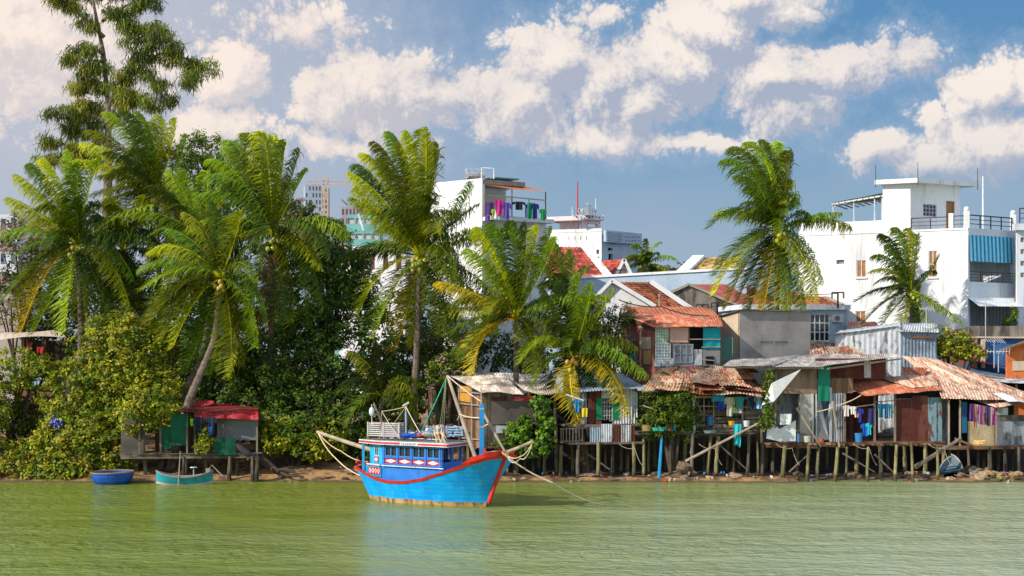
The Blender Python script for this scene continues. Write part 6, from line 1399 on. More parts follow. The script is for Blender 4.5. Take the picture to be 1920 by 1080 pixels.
panel(root, f, f.rect(407, 784, 481, 826), surf('grey_board', (.20, .21, .21), .2, 1), 'side_board', -.3); panel(root, f, f.rect(226, 770, 272, 852), surf('dark_board', (.13, .115, .09), .4, 1), 'side_board', -.1)  # left side board coloured darker and browner than the grey one
mb = MB(); slab(mb, f, f.U(280), f.U(400), z0, zt - .2, -2.6, -2.5); mb.build('dark_back', WOODB, root)
stilts(root, [(233, 856, 233, 82.6), (258, 856, 257, 82), (271, 856, 271, 81.6), (317, 856, 316, 82.2), (345, 856, 345, 80.8), (349, 856, 349, 81.4), (385, 856, 384, 82), (432, 856, 431, 81.2), (446, 856, 446, 82), (474, 856, 476, 80.9), (484, 856, 481, 80.7), (300, 856, 301, 83), (420, 856, 421, 83.2), (460, 856, 459, 83), (366, 856, 367, 83.2)], STILTD)
gl = 'dark clothes hanging in the red-tarped hut'
garment('shirt', P(372, 782, 81.0), .55, .9, (.012, .015, .03), 'black shirt hanging left in the red-tarped hut', gl); garment('shirt', P(396, 782, 81.0), .5, .8, (.015, .03, .06), 'navy shirt hanging right in the red-tarped hut', gl); garment('towel', P(360, 785, 81.0), .2, .35, (.15, .5, .03), 'small lime green cloth in the red-tarped hut', gl)
mb = MB(); mb.tint(.012, .08, .3); mb.cloth(P(390, 800, 80.95), P(399, 800, 80.95), .4, .03); tag(mb.build('hanging_cloth', CLOTH, None, origin=P(394, 800, 80.95)), 'blue rag below the navy shirt in the red-tarped hut', 'cloth', gl)
mb = MB(); mb.tint(.05, .05, .06); pts_ = [P(443 + 34 * u, 830 + 22 * math.sin(u * 1.57) + 2, 81.1) for u in np.linspace(0, 1, 10)]
mb.tube(pts_, [.05, .1, .14, .16, .17, .17, .16, .12, .08, .04], 8); tag(mb.build('hammock', CLOTH, None), 'dark hammock slung at the right end of the red-tarped hut', 'hammock')
bush('potted_plant', 'yellow green leafy plant on the red-tarped hut deck', 'plant', [(385, 825, 14, 24, 81.2, .3), (375, 840, 10, 12, 81.2, .25)], 600, .17, (384, 81.4), BG, clump=10, spread=.2, limbs=False)
# other things at the far left
f = Fc(-30, 95, 4); b = f.q(20, 640); root = thing('house', 'beige tiled-wall house with drooping pale awning at the left edge', 'house', (b.x, b.y, 1.9))
mb = MB(); wall(mb, f, 0, f.U(40), 1.9, f.Z(0, 520)); mb.build('wall', surf('beige_tile_wall', (.52, .46, .42), .1, .5), root)
mb = MB()
for i in range(10): z = f.Z(0, 630) + i * .35; slab(mb, f, 0, f.U(40), z, z + .02, .002, .008)
for i in range(8): u = i * .35; slab(mb, f, u, u + .02, f.Z(0, 630), f.Z(0, 520), .003, .009)
mb.tint(.3).build('tile_joint', PAINT, root)
mb = MB(); mb.tint(.72, .58, .46); n = 10
for i in range(n):
    u, v = i / n, (i + 1) / n; e = lambda t: P(-20 + 145 * t, 641 - 8 * t - 6 * math.sin(t * 3.1), 90.5); t_ = lambda t: P(-20 + 130 * t, 622 - 4 * t + 3 * math.sin(t * 3.1), 93.5)
    mb.face(e(u), e(v), t_(v), t_(u))
mb.build('awning', CLOTH, root)
mb = MB(); mb.tint(.3); slab(mb, f, f.U(0), f.U(135), 1.9, f.Z(0, 638), -.9, -.6); mb.build('shaded_wall', CONCD, root)
garment('towel', P(54, 642, 91), .25, .5, (.5, .02, .03), 'red cloth hanging under the pale awning, left', 'red cloths under the pale awning'); garment('towel', P(76, 650, 91), .4, .35, (.5, .02, .03), 'wider red cloth hanging under the pale awning', 'red cloths under the pale awning')
f = Fc(50, 86.5, 2); b = f.q(75, 850); root = thing('brick_hut', 'small brick hut with light blue metal roof among the bushes', 'hut', (b.x, b.y, 1.3)); mb = MB(); wall(mb, f, -.6, f.U(102), .8, f.Z(0, 725)); mb.build('wall', BRICK, root)
mb = MB(); mb.tint(.9, 1, 1.15); mb.sheet(f.q(30, 722, .3), f.q(90, 722, .3), P(80, 706, 88), P(40, 706, 88), .2, .02, 3); mb.build('roof', CORRB, root)
mb = MB(); mb.sheet(P(25, 712, 85.8), P(60, 716, 85.8), P(50, 690, 87), P(30, 692, 87)); 
p = P(104, 793, 81.3); mb = MB(); mb.tint(.04, .06, .6)
for i in range(26): d_ = Vector((rnd.gauss(0, .14), rnd.gauss(0, .06), rnd.gauss(0, .12))); mb.ball(p + d_, .07, 5, 4)
tag(mb.build('flower_cluster', PAINT, None), 'vivid blue morning-glory cluster in the left bush', 'flowers')
mb = MB(); mb.tint(.9, .25, .12); p = P(214, 838, 82.0)
for i in range(9): mb.box(p + Vector((rnd.uniform(-.03, .03), 0, -.9 + i * .22)), (.26, .08, .16), rnd.uniform(-.2, .2))
tag(mb.build('red_marker_post', PAINT, None), 'flaking red post beside the large bush', 'post')

# ---- power poles, wires, antennas
for (px, py, Y, h_, arms, wd, lb) in ((1370, 575, 101, 1.6, 0, .6, 'short dark roof bracket on the raw concrete gable house, left'), (1346, 562, 101, 1.2, 0, .5, 'short dark roof bracket beside the big palm')):
    pass
antenna('tv_antenna', 'fishbone aerial on a tall pole before the striped-blind house', P(1848, 625, 93), 2.0, 7, wd=1.1, rot=.3); antenna('tv_antenna', 'fishbone aerial rising behind the grey metal shed', P(1737, 610, 93.5), 1.0, 6, wd=.8, rot=.2)
antenna('tv_antenna', 'lowest fishbone aerial, on the roof edge near the orange shed', P(1864, 680, 91), 1.3, 9, wd=1.4, rot=.5); antenna('tv_antenna', 'leaning fishbone aerial beside the lowest one', P(1872, 688, 91), .9, 8, wd=1.2, rot=-.4)
antenna('tv_antenna', 'small aerial on the white gable with orange tiles', P(1236, 583, 98), 1.0, 0, wd=.1, rot=0)
def bracket(label, px, py, Y, h_=.9):
    p = P(px, py, Y); root = thing('wire_bracket', label, 'bracket', p, 'wire brackets on the roofs'); MB().tint(.2).bar(p - Vector((0, 0, .2)), p + Vector((0, 0, h_)), .09).build('post', IRON, root)
    mb = MB(); mb.bar(p + Vector((-.35, 0, h_)), p + Vector((.35, 0, h_)), .08); mb.bar(p + Vector((-.35, 0, h_)), p + Vector((-.35, 0, h_ - .35)), .07); mb.bar(p + Vector((.35, 0, h_)), p + Vector((.35, 0, h_ - .35)), .07); mb.build('crossarm', IRON, root)
bracket('wire bracket at the top of the red tiled roof edge', 1163, 526, 108, .7); bracket('left wire bracket in front of the raw concrete gable', 1317, 590, 97, .6); bracket('right wire bracket in front of the raw concrete gable', 1345, 590, 96.5, .7); bracket('wire bracket on the pale blue flat roof by the white house', 1571, 572, 97, .75)
gw = 'overhead wires over the shack roofs'
cable('overhead_wire', 'thick black cable bundle from the shrub to the concrete block', [P(1160, 562, 94), P(1240, 575, 93), P(1330, 592, 91)], .035, IRON, .15, gw); cable('overhead_wire', 'upper thin wire between the two concrete-gable brackets', [P(1317, 573, 97), P(1345, 572, 96.5), P(1390, 560, 97)], .02, IRON, .1, gw)
cable('overhead_wire', 'thin wire running along to the white house bracket', [P(1500, 551, 97), P(1571, 550, 97)], .02, IRON, .05, gw)
cable('overhead_wire', 'thin wire sagging in front of the feathery bush deck', [P(1205, 760, 81.4), P(1300, 776, 81.4)], .02, ROPE, .15, gw)

# ---- things along the bank
gr = 'rocks and debris on the muddy bank'
rk = []
for i in range(70):
    px = rnd.choice([rnd.uniform(950, 1420), rnd.uniform(1340, 1910), rnd.uniform(510, 680), rnd.uniform(1060, 1300)]); Y = rnd.uniform(80.6, 83); x = X_(px, Y); s = rnd.uniform(.08, .26)
    mb = MB(); k = rnd.uniform(.5, 1.7); mb.tint(k, k * .95, k * .9); mb.ball((x, Y, gz(x, Y) + s * .2), (s * rnd.uniform(1, 1.8), s, s * .6), 9, 6, 1, .5)
    tag(mb.build('rock', ROCK, None), 'small brown rock lying among the debris on the muddy bank', 'rock', gr)
for i in range(36):
    px = rnd.uniform(950, 1900) if i % 4 else rnd.uniform(300, 640); Y = rnd.uniform(80.8, 83.5); x = X_(px, Y); a_ = rnd.uniform(-.7, .7); l = rnd.uniform(.4, 1.3); z = gz(x, Y) + .08; mb = MB(); mb.vary(.5)
    d_ = Vector((math.cos(a_), math.sin(a_) * .6, rnd.uniform(-.12, .25))) * l / 2; c = Vector((x, Y, z)); mb.bar(c - d_, c + d_, rnd.uniform(.04, .14), .05)
    tag(mb.build('driftwood', WOOD, None), 'scrap of driftwood lying under the stilt shacks', 'driftwood', 'driftwood scraps under the shacks')
mb = MB(); c = P(1280, 876, 81.2); mb.tint(.9); mb.ball(c, (.34, .25, .26), 10, 7, 1, .7); tag(mb.build('rock', ROCK, None), 'largest pale boulder under the open stilt porch', 'rock', gr)
mb = MB(); c = P(1862, 897, 81.3)
for k in range(46): mb.tint(*[rnd.uniform(.8, 2.0) * t for t in (1, .9, .75)]); s_ = rnd.uniform(.07, .24); mb.ball(c + Vector((rnd.gauss(0, .75), rnd.gauss(0, .25), rnd.uniform(0, .26))), (s_ * 1.4, s_, s_ * .8), 7, 5, 1, .6)
if 1: pass; tag(mb.build('rubble_heap', ROCK, None), 'pale rubble heap on the bank at the right', 'rubble')
mb = MB(); c = P(1822, 893, 82.2)
for k in range(40): mb.tint(rnd.uniform(.4, 1.2)); s_ = rnd.uniform(.08, .26); mb.ball(c + Vector((rnd.gauss(0, .5), rnd.gauss(0, .25), rnd.uniform(0, .4))), (s_ * 1.4, s_, s_ * .8), 7, 5, 1, .6)
if 1: pass; tag(mb.build('rubble_heap', ROCK, None), 'grey rubble heap beside the pulled-up rowboat', 'rubble')
mb = MB(); mb.tint(1.8, 1.4, .9); mb.ball(P(1782, 900, 80.9), (.34, .2, .16), 8, 6, 1, .5); tag(mb.build('rock', ROCK, None), 'single pale stone at the water in front of the rowboat', 'rock', gr)
mb = MB(); mb.tint(.8); mb.tube([P(487, 856, 82), P(505, 873, 81.8), P(520, 884, 81.6), P(535, 881, 81.5), P(550, 884, 81.4), P(562, 894, 81.2)], [.22, .2, .16, .12, .09, .04], 8); mb.tube([P(520, 884, 81.6), P(545, 876, 81.9), P(560, 878, 82)], [.12, .07, .03], 6); mb.tube([P(512, 878, 81.7), P(540, 893, 81), P(556, 891, 80.9)], [.1, .06, .03], 6); tag(mb.build('fallen_branch', BARKD, None), 'thick crooked dead branch sprawled on the bank by the hut', 'branch')

gr = 'litter washed up on the muddy bank'
for i in range(60):
    px = rnd.uniform(940, 1915); Y = rnd.uniform(80.5, 82.8); x = X_(px, Y); z = gz(x, Y) + .03; n_, t = rnd.choice([('white', (.7, .7, .68)), ('blue', (.05, .2, .5)), ('brown', (.2, .12, .08)), ('grey', (.35, .35, .36)), ('red', (.5, .06, .04)), ('tan', (.5, .38, .25))])
    mb = MB(); mb.tint(*t); w_ = rnd.uniform(.08, .26); a_ = rnd.uniform(0, 3); d_ = Vector((math.cos(a_), math.sin(a_), 0)) * w_; c = Vector((x, Y, z))
    mb.cloth(c - d_ + Vector((0, .08, .1)), c + d_ + Vector((0, .08, .12)), .12, .05, 1.2, 5, 3, rag=.5)
    tag(mb.build('litter_scrap', CLOTH, None), 'crumpled %s scrap of litter on the mud under the stilt shacks' % n_, 'litter', gr)
for (a, b_, c, d, Y, l) in ((1100, 850, 1150, 885, 81.9, 'left'), (1350, 835, 1400, 880, 82.2, 'middle'), (1580, 850, 1640, 885, 81.5, 'right'), (1480, 885, 1520, 848, 81.6, 'centre'), (1640, 852, 1680, 890, 81.3, 'far right')):
    p0 = P(a, b_, Y); rod('bracing_board', 'slanting brace board among the stilts, %s one of the braces' % l, 'board', p0, P(c, d, Y), .05, WOOD)
for i in range(5):
    px = (1160, 1310, 1455, 1600, 1740)[i]; cable('dangling_cord', 'thin cord dangling under the floor %s' % ('of the green-shuttered shack', 'of the open stilt porch', 'at the left end of the brown shack', 'in the middle of the brown shack', 'at the right end of the brown shack')[i], [P(px, 832, 81.2), P(px + 30, 840, 81.1), P(px + 44, 872, 81.1)], .012, ROPE, .12)
# ------------------------------------------------------------------ the blue fishing boat
psi = R(-40); stem = P(948, 853, 66.6)
H = Vector((math.cos(psi), math.sin(psi), 0)); Pt = Vector((-H.y, H.x, 0))    # heading, port side
LB = 7.75
O = Vector((stem.x, stem.y, 0)) - H * LB
def W(x, y, z): return O + H * x + Pt * y + Vector((0, 0, z))     # boat space: x forward, y to port, z up
def shz(t): return 1.38 - 1.9 * t + 2.0 * t * t + .95 * max(0, t - .15) ** 1.5 * .9
SZ = [(0, 1.42), (.08, 1.22), (.18, 1.02), (.3, .92), (.42, .95), (.55, 1.10), (.68, 1.36), (.8, 1.64), (.9, 1.90), (1, 2.16)]
TW = [(0, .98), (.1, 1.14), (.25, 1.32), (.45, 1.42), (.65, 1.46), (.8, 1.44), (.9, 1.30), (.96, 1.02), (.99, .55), (1, .04)]
BW = [(0, .62), (.1, .85), (.3, 1.12), (.5, 1.12), (.7, .92), (.85, .58), (.94, .28), (1, .03)]
def itp(T, t):
    t = min(max(t, 0), 1)
    for (a, va), (b, vb) in zip(T, T[1:]):
        if t <= b: u = (t - a) / (b - a); u = u * u * (3 - 2 * u) * .35 + u * .65; return va + (vb - va) * u
    return T[-1][1]
def hull_pt(t, v, side, ext=0):
    """v: 0 = keel line .. 1 = sheer"""
    zs = itp(SZ, t); zb = -.45; z = zb + (zs - zb) * v
    k = max(0, z) / zs
    w0 = itp(BW, t); w1 = itp(TW, t); w = w0 + (w1 - w0) * (k ** 1.25 if z > 0 else 0)
    if z < 0: w *= max(.05, 1 - (z / zb) ** 2 * .8)
    xa = .55 * (1 - k) if z > 0 else .55 - z; xb = LB - 1.05 * max(0, 1 - k) ** .9 + (0 if z > 0 else z * .6)
    return Vector((xa + (xb - xa) * t, side * (w + ext), z))
root = thing('fishing_boat', 'blue wooden fishing boat with red gunwale moored on the green river', 'boat', (O + H * LB / 2))
root['label'] = 'blue wooden fishing boat with red gunwale moored on the green river'
m, g, bs, out = newmat('hull_paint')
co = g.n('ShaderNodeTexCoord').outputs['Object']; sp = g.n('ShaderNodeSeparateXYZ'); g.L(co, sp.inputs[0])
n1 = g.noise(co, 1.2, 5, .6); n2 = g.noise(g.map(co, (1, 1, .25)), 5, 4, .6)
c = g.mix(g.ramp(n1, .3, .7), lin(0, 146, 232), lin(8, 172, 250))
c = g.mix(g.math('MULTIPLY', g.ramp(n2, .55, .72), .5), c, lin(120, 170, 176))
wave = g.math('SINE', g.math('MULTIPLY', g.math('ADD', sp.outputs[2], g.math('MULTIPLY', n1, .06)), 34))
c = g.vmath('SCALE', c, scale=g.ramp(wave, -1, -.8, .94, 1.0))
zz_ = g.math('ADD', sp.outputs[2], g.math('MULTIPLY', g.math('SUBTRACT', n1, .5), .12))
c = g.mix(g.ramp(zz_, .17, .21, 1, 0), c, g.mix(g.ramp(n2, .4, .65), lin(196, 158, 108), lin(120, 92, 66)))
g.L(tinted(g, c), bs.inputs['Base Color']); bs.inputs['Roughness'].default_value = .45; bs.inputs['Specular IOR Level'].default_value = .4
b = g.n('ShaderNodeBump'); b.inputs['Strength'].default_value = .25; b.inputs['Distance'].default_value = .006; g.L(wave, b.inputs['Height']); g.L(b.outputs[0], bs.inputs['Normal'])
HULL = m
mb = MB(); nt_, nv_ = 48, 14
for side in (-1, 1):
    base = len(mb.v)
    for i in range(nt_ + 1):
        for j in range(nv_ + 1): p = hull_pt(i / nt_, j / nv_, side); mb.v.append(tuple(W(*p)))
    for i in range(nt_):
        for j in range(nv_): q = base + i * (nv_ + 1) + j; mb.f.append((q, q + nv_ + 1, q + nv_ + 2, q + 1) if side < 0 else (q, q + 1, q + nv_ + 2, q + nv_ + 1)); mb.c.append((1, 1, 1))
for j in range(nv_): a, b_ = j / nv_, (j + 1) / nv_; mb.face(W(*hull_pt(0, a, -1)), W(*hull_pt(0, b_, -1)), W(*hull_pt(0, b_, 1)), W(*hull_pt(0, a, 1)))
mb.build('hull', HULL, root, smooth=True)
def strip(mb, t0, t1, zlo, zhi, ext, side, n=30):
    pr = None
    for i in range(n + 1):
        t = t0 + (t1 - t0) * i / n; s = hull_pt(t, 1, side); vlo = 1 + zlo / (itp(SZ, t) + .45); lo = hull_pt(t, vlo, side)
        nx_ = Vector((0.0 if t < .85 else (t - .85) * 3, side, 0)).normalized()
        q = [W(*(lo + nx_ * ext)), W(*(s + nx_ * (ext + .02) + Vector((0, 0, zhi)))), W(*(s - nx_ * .06 + Vector((0, 0, zhi)))), W(*(s - nx_ * .06 + Vector((0, 0, zlo))))]
        if pr:
            for k in range(4): mb.face(pr[k], q[k], q[(k + 1) % 4], pr[(k + 1) % 4])
        pr = q
PR = (.72, .035, .02)
mb = MB(); mb.tint(*PR)
for side in (-1, 1): strip(mb, 0, 1, -.10, .03, .03, side, 50)
a, b_ = W(*hull_pt(0, 1, -1)), W(*hull_pt(0, 1, 1)); mb.bar(a + Vector((0, 0, -.03)), b_ + Vector((0, 0, -.03)), .14, .15); mb.build('gunwale', PAINT, root)
mb = MB(); mb.tint(*PR)
for i in range(14):
    v0, v1 = .24 + .76 * i / 14, .24 + .76 * (i + 1) / 14; a, b_ = hull_pt(1, v0, 0), hull_pt(1, v1, 0); mb.bar(W(a.x + .05, 0, a.z), W(b_.x + .05, 0, b_.z), .13, .12, (H.x, H.y, 0))
mb.build('stem_post', PAINT, root)
mb = MB(); mb.tint(*PR)
for side in (-1, 1):
    pr = None
    for i in range(16):
        t = .84 + .16 * i / 15; s = hull_pt(t, 1, side); h_ = .06 + .16 * min(1, (t - .84) / .05); q = (W(s.x - .03, s.y * .93, s.z), W(s.x - .01, s.y * .97, s.z + h_), W(s.x - .12, s.y * .85, s.z + h_), W(s.x - .12, s.y * .85, s.z))
        if pr: [mb.face(pr[k], q[k], q[(k + 1) % 4], pr[(k + 1) % 4]) for k in range(4)]
        elif i == 0: mb.face(*q)
        pr = q
mb.build('bow_bulwark', PAINT, root)
mb = MB(); mb.tint(.04, .22, .42)
for i in range(nt_):
    t0, t1 = i / nt_ * .985, (i + 1) / nt_ * .985; dz = lambda t: itp(SZ, t) - (.30 if t < .78 else .12); f_ = lambda t, s: (lambda q_: W(q_.x, q_.y - s * .05, dz(t)))(hull_pt(t, (dz(t) + .45) / (itp(SZ, t) + .45), s))
    mb.face(f_(t0, -1), f_(t1, -1), f_(t1, 1), f_(t0, 1))
mb.build('deck', PAINT, root)
# --- deckhouse.  walls run along the boat; the after quarter bends in toward the stern
BLUE = (.02, .22, .72); LBLUE = (.02, .42, .82)
def bface(pa, pb):
    """facade between two boat-plan points (x, y), seen from starboard"""
    f = Fc(0, 1, 0); a, b_ = W(*pa, 0), W(*pb, 0); d = (b_ - a).normalized(); f.c = Vector((a.x, a.y, 0)); f.d = d; f.n = Vector((d.y, -d.x, 0)); f.a = math.atan2(d.y, d.x); f.L = (b_ - a).length; return f
A1, A2, A3, A4 = (.62, -.72), (1.72, -1.08), (5.15, -1.02), (4.45, 1.02)
fa, fb, fc_, fd, fe = bface(A1, A2), bface(A2, A3), bface(A3, A4), bface(A4, (1.72, 1.08)), bface((1.72, 1.08), (.62, .72))
ff_ = bface((.62, .72), A1)
zf, zm_, zw, zr_ = .72, 1.36, 1.84, 2.48
mb = MB(); mb.tint(*LBLUE)
ha = (fa.L * .40, fa.L * .72, 1.94, 2.42)
wall(mb, fa, .0, fa.L, zf, zr_, [ha], .06); mb.tint(*[c * .9 for c in BLUE])  # sun put into the colour: after quarter lighter blue, starboard side darker
nwin = 4; hb = []
for i in range(nwin): x0 = .12 + i * (fb.L - .2) / nwin; hb.append((x0 + .05, x0 + (fb.L - .2) / nwin - .05, 1.96, 2.42))
wall(mb, fb, .003, fb.L, zf - .2, zr_, hb, .06); mb.tint(*BLUE)
for q_ in (fc_, fd, fe, ff_):
    n_ = max(1, int(q_.L / .8)); hs = [(q_.L * (i + .12) / n_, q_.L * (i + .88) / n_, 1.80, 2.38) for i in range(n_)]; wall(mb, q_, .003, q_.L, zf - .1, zr_, hs, .06)
mb.build('cabin_wall', PAINT, root)
WF = (.55, .68, .78)
window(root, fa, ha, PAINT, GLASS, 2, 1, rec=.04, bar=.04, tint=WF, name='cabin_window')
for h_ in hb: window(root, fb, h_, PAINT, GLASS, 2, 1, rec=.03, bar=.04, tint=(.06, .30, .72), name='cabin_window')
mb = MB(); mb.tint(.02, .20, .68)
for i in range(nwin + 1): x0 = .12 + i * (fb.L - .2) / nwin; slab(mb, fb, x0 - .05, x0 + .03, 1.63, zr_ - .01, .003, .045)
slab(mb, fb, .1, fb.L - .02, 1.90, 1.94, .046, .07); slab(mb, fb, .1, fb.L - .02, 1.61, 1.65, .046, .07); mb.build('cabin_trim', PAINT, root)
def diamonds(f, u0, u1, z0, z1, n, o, name='painted_panel'):
    mb = MB(); mb.tint(.62, .02, .03); slab(mb, f, u0, u1, z0, z1, o - .02, o)
    for i in range(n):
        c0, c1 = u0 + (u1 - u0) * i / n, u0 + (u1 - u0) * (i + 1) / n; um, zm2 = (c0 + c1) / 2, (z0 + z1) / 2; w_ = (c1 - c0) * .46; h2 = (z1 - z0) * .42
        def dia(k, o2, t): mb.tint(*t); mb.face(f.pt(um - w_ * k, zm2, o2), f.pt(um, zm2 - h2 * k, o2), f.pt(um + w_ * k, zm2, o2), f.pt(um, zm2 + h2 * k, o2))
        dia(1, o + .004, (.78, .80, .84))
        if n > 1: dia(.5, o + .008, (.62, .02, .03))
        else: dia(.45, o + .008, (.45, .62, .78))
    return mb.build(name, PAINT, root)
for i in range(nwin): x0 = .12 + i * (fb.L - .2) / nwin; diamonds(fb, x0 + .06, x0 + (fb.L - .2) / nwin - .06, 1.67, 1.88, 1, .02)
diamonds(fa, ha[0], ha[1] + .02, 1.68, 1.90, 1, .03)
mb = MB(); mb.tint(.7, .72, .76); mb.bar(fa.pt(-.1, 1.57, .10), fa.pt(fa.L, 1.57, .10), .06); mb.bar(fb.pt(.06, 1.57, .10), fb.pt(fb.L + .15, 1.57, .10), .04); mb.build('rub_rail', PAINT, root)
f0 = bface((.42, -.80), (1.60, -1.10)); diamonds(f0, .32, f0.L + .04, 1.16, 1.46, 4, .02); mb = MB(); mb.tint(*[c * .8 for c in LBLUE]); slab(mb, f0, .0, f0.L + .1, 1.05, 1.50, -.10, -.005); mb.build('stern_board', PAINT, root)
mb = MB(); mb.tint(*LBLUE); mb.bar(W(.30, -.80, 1.2), W(.30, -.80, 2.5), .11); mb.bar(W(.30, .80, 1.2), W(.30, .80, 2.5), .11); mb.build('roof_post', PAINT, root)
ro = [(.12, -.86), (1.70, -1.30), (5.65, -1.22), (4.85, 1.26), (1.70, 1.30), (.12, .86)]
mb = MB(); mb.tint(.34, .29, .25); mb.prism([W(x, y, 2.50) for x, y in ro], (0, 0, .10)); mb.build('cabin_roof', PAINT, root)
mb = MB()
for (x0, y0), (x1, y1) in zip(ro, ro[1:] + ro[:1]):
    a, b_ = W(x0, y0, 2.56), W(x1, y1, 2.56); f = Fc(0, 1, 0); d = (b_ - a).normalized(); f.c = Vector((a.x, a.y, 0)); f.d = d; f.n = Vector((d.y, -d.x, 0)); l = (b_ - a).length
    mb.tint(.74, .76, .78); slab(mb, f, -.01, l + .01, 2.47, 2.63, .002, .03); mb.tint(.60, .03, .035); slab(mb, f, -.012, l + .012, 2.505, 2.585, .004, .036)
mb.build('roof_edge', PAINT, root)
# faded registration lettering on the roof edge strip
a, b_ = W(1.70, -1.30, 0), W(5.65, -1.22, 0); f = Fc(0, 1, 0); d = (b_ - a).normalized(); f.c = a; f.d = d; f.n = Vector((d.y, -d.x, 0))
mb = MB(); mb.tint(.75, .76, .78); slab(mb, f, 1.3, 2.3, 2.49, 2.605, .036, .042); mb.tint(.03, .04, .12); rs = random.Random(4)
for i in range(8):
    u = 1.38 + i * .11
    for s_ in rs.sample([(0, 0, 0, 1), (1, 0, 1, 1), (0, 1, 1, 1), (0, 0, 1, 0), (0, .5, 1, .5)], 3): mb.bar(f.pt(u + s_[0] * .06, 2.515 + s_[1] * .06, .046), f.pt(u + s_[2] * .06, 2.515 + s_[3] * .06, .046), .018, .008, tuple(f.n))
mb.build('registration_lettering', PAINT, root)
# bow fittings
mp = W(6.75, -.35, 0); mb = MB(); mb.tint(.008, .26, .62); mb.bar(W(6.75, -.35, 1.2), W(6.75, -.35, 4.18), .20); mb.bar(W(6.75, -.35, 4.18), W(6.75, -.35, 4.28), .15); mb.tint(.5, .4, .3); mb.bar(W(6.75, -.35, 4.05), W(6.75, -.35, 4.10), .23); mb.bar(W(6.75, -.35, 3.30), W(6.75, -.35, 3.36), .23); mb.build('mast', PAINT, root)
mb = MB(); mb.tint(*PR); mb.bar(W(7.0, -.45, 1.7), W(7.0, -.45, 2.45), .1); mb.bar(W(7.0, .5, 1.7), W(7.0, .5, 2.45), .1); mb.build('bitt', PAINT, root)
def spar(name, a, b_, r, mat=POLE, tint=1): mb = MB(); mb.tint(tint); a, b_ = Vector(a), Vector(b_); mb.tube([a, a.lerp(b_, .5) + Vector((0, 0, -.02)), b_], [r, r * .92, r * .75], 8); return mb.build(name, mat, root)
boomT = P(839, 704, 69.4)
spar('boom', P(892, 860, 67.9), boomT, .085)
spar('boom', P(901, 765, 67.6) + Vector((0, 0, 0)), P(950, 852, 66.8), .06)
spar('bowsprit', P(938, 852, 67.0), P(999, 828, 64.6), .075); spar('stern_boom', P(716, 850, 71.6), P(595, 810, 76.5), .10)
mb = MB(); mb.tint(*PR); mb.bar(P(668, 866, 72.0), P(694, 866, 72.3), .14, .12); mb.build('tiller', PAINT, root)
mb = MB(); mb.tint(.008, .14, .40); a = W(2.0, .3, 0); mb.bar(W(1.75, .35, 2.6), W(1.75, .35, 3.80), .13); mb.build('rear_mast', PAINT, root)
rt = W(1.75, .35, 4.05); spar('rear_spar', W(1.75, .35, 3.7), rt + Vector((0, 0, .1)), .035); spar('rear_spar', W(.95, .1, 2.65), P(701, 757, 70.6), .055); spar('rear_spar', rt, W(2.3, -.2, 2.65), .03)
mb = MB(); mb.tint(.6); c = rt + Vector((0, 0, .12)); mb.bar(c + Vector((-.14, 0, -.09)), c + Vector((.14, 0, .07)), .07); mb.build('lamp', PAINT, root)
mb = MB(); mb.tint(.75, .8, .8); c = P(697, 772, 70.5); mb.ball(c, (.12, .12, .2), 10, 8); mb.bar(c, c + Vector((0, 0, .32)), .03); mb.bar(c, c - Vector((0, 0, .6)), .03); mb.build('deck_lamp', PAINT, root)
def rp(pts, r=.018, sag=.1, tint=1, mat=ROPE):
    out = []
    pts = [Vector(p) for p in pts]
    for a, b_ in zip(pts, pts[1:]):
        for i in range(8): u = i / 8; p = a.lerp(b_, u); p.z -= sag * 4 * u * (1 - u); out.append(p)
    out.append(pts[-1]); mb = MB(); mb.tint(*(tint if hasattr(tint, '__len__') else (tint,))); mb.tube(out, r * .72, 5); return mb.build('rigging_rope', mat, root)
sbt = P(596, 811, 76.4); rp([sbt, P(640, 846, 74), P(690, 866, 71.9)], .03, .12, (1.25, 1.05, .9)); rp([sbt, P(628, 858, 74), P(680, 893, 71)], .035, .12, (1.4, 1.2, .95))
rp([boomT, P(901, 752, 67.7)], .03, .05, 1.2); rp([rt, boomT.lerp(W(3.2, 0, 3.1), .0)], .01, 0) if False else None
rp([rt, W(3.3, -.4, 3.0)], .028, .03, 1.2); rp([rt, P(716, 771, 70.6)], .025, .03, 1.1); rp([P(716, 771, 70.6), W(.8, -.3, 2.65)], .02, 0); rp([rt, W(1.1, -.4, 2.65)], .015, 0); rp([P(716, 771, 70.6), W(2.2, -.5, 2.7)], .022, .05)
rp([boomT, P(789, 812, 70.2)], .04, .03, (.02, .50, .30), PAINT)
for dx in (0, 4, 8): rp([boomT + Vector((-.05, 0, 0)), P(824 + dx, 806, 69.8)], .014, .0, (.62, .85, .6))
rp([P(862, 777, 68.6), P(900, 783, 67.8)], .03, .05, 1.2); rp([P(862, 777, 68.6), P(857, 788, 68.6)], .02, 0, 1.1); rp([P(902, 801, 67.6), P(917, 795, 67.3)], .03, 0, 1.2)
for k in (0, .15): rp([P(998, 830, 64.7), P(975, 856 + k * 20, 65.6), P(948, 851, 66.5)], .025, .12 + k, 1.2)
rp([P(903, 848, 67.4), P(935, 846, 66.9)], .03, 0, 1.2)
mb = MB(); mb.tint(.55, .42, .3)
for k in range(9): mb.tube([P(946 + 4 * math.cos(a_) + k * .4, 849 + 4.5 * math.sin(a_) + k * .3, 66.35) for a_ in np.linspace(k, k + 6.3, 12)], .025, 5)
mb.build('rope_lashing', ROPE, root)
cable('mooring_rope', 'pale mooring rope running from the bow down into the river at the right', [P(941, 848, 66.3), P(1036, 905, 66.0), P(1130, 947, 67.2)], .028, ROPE, .12)
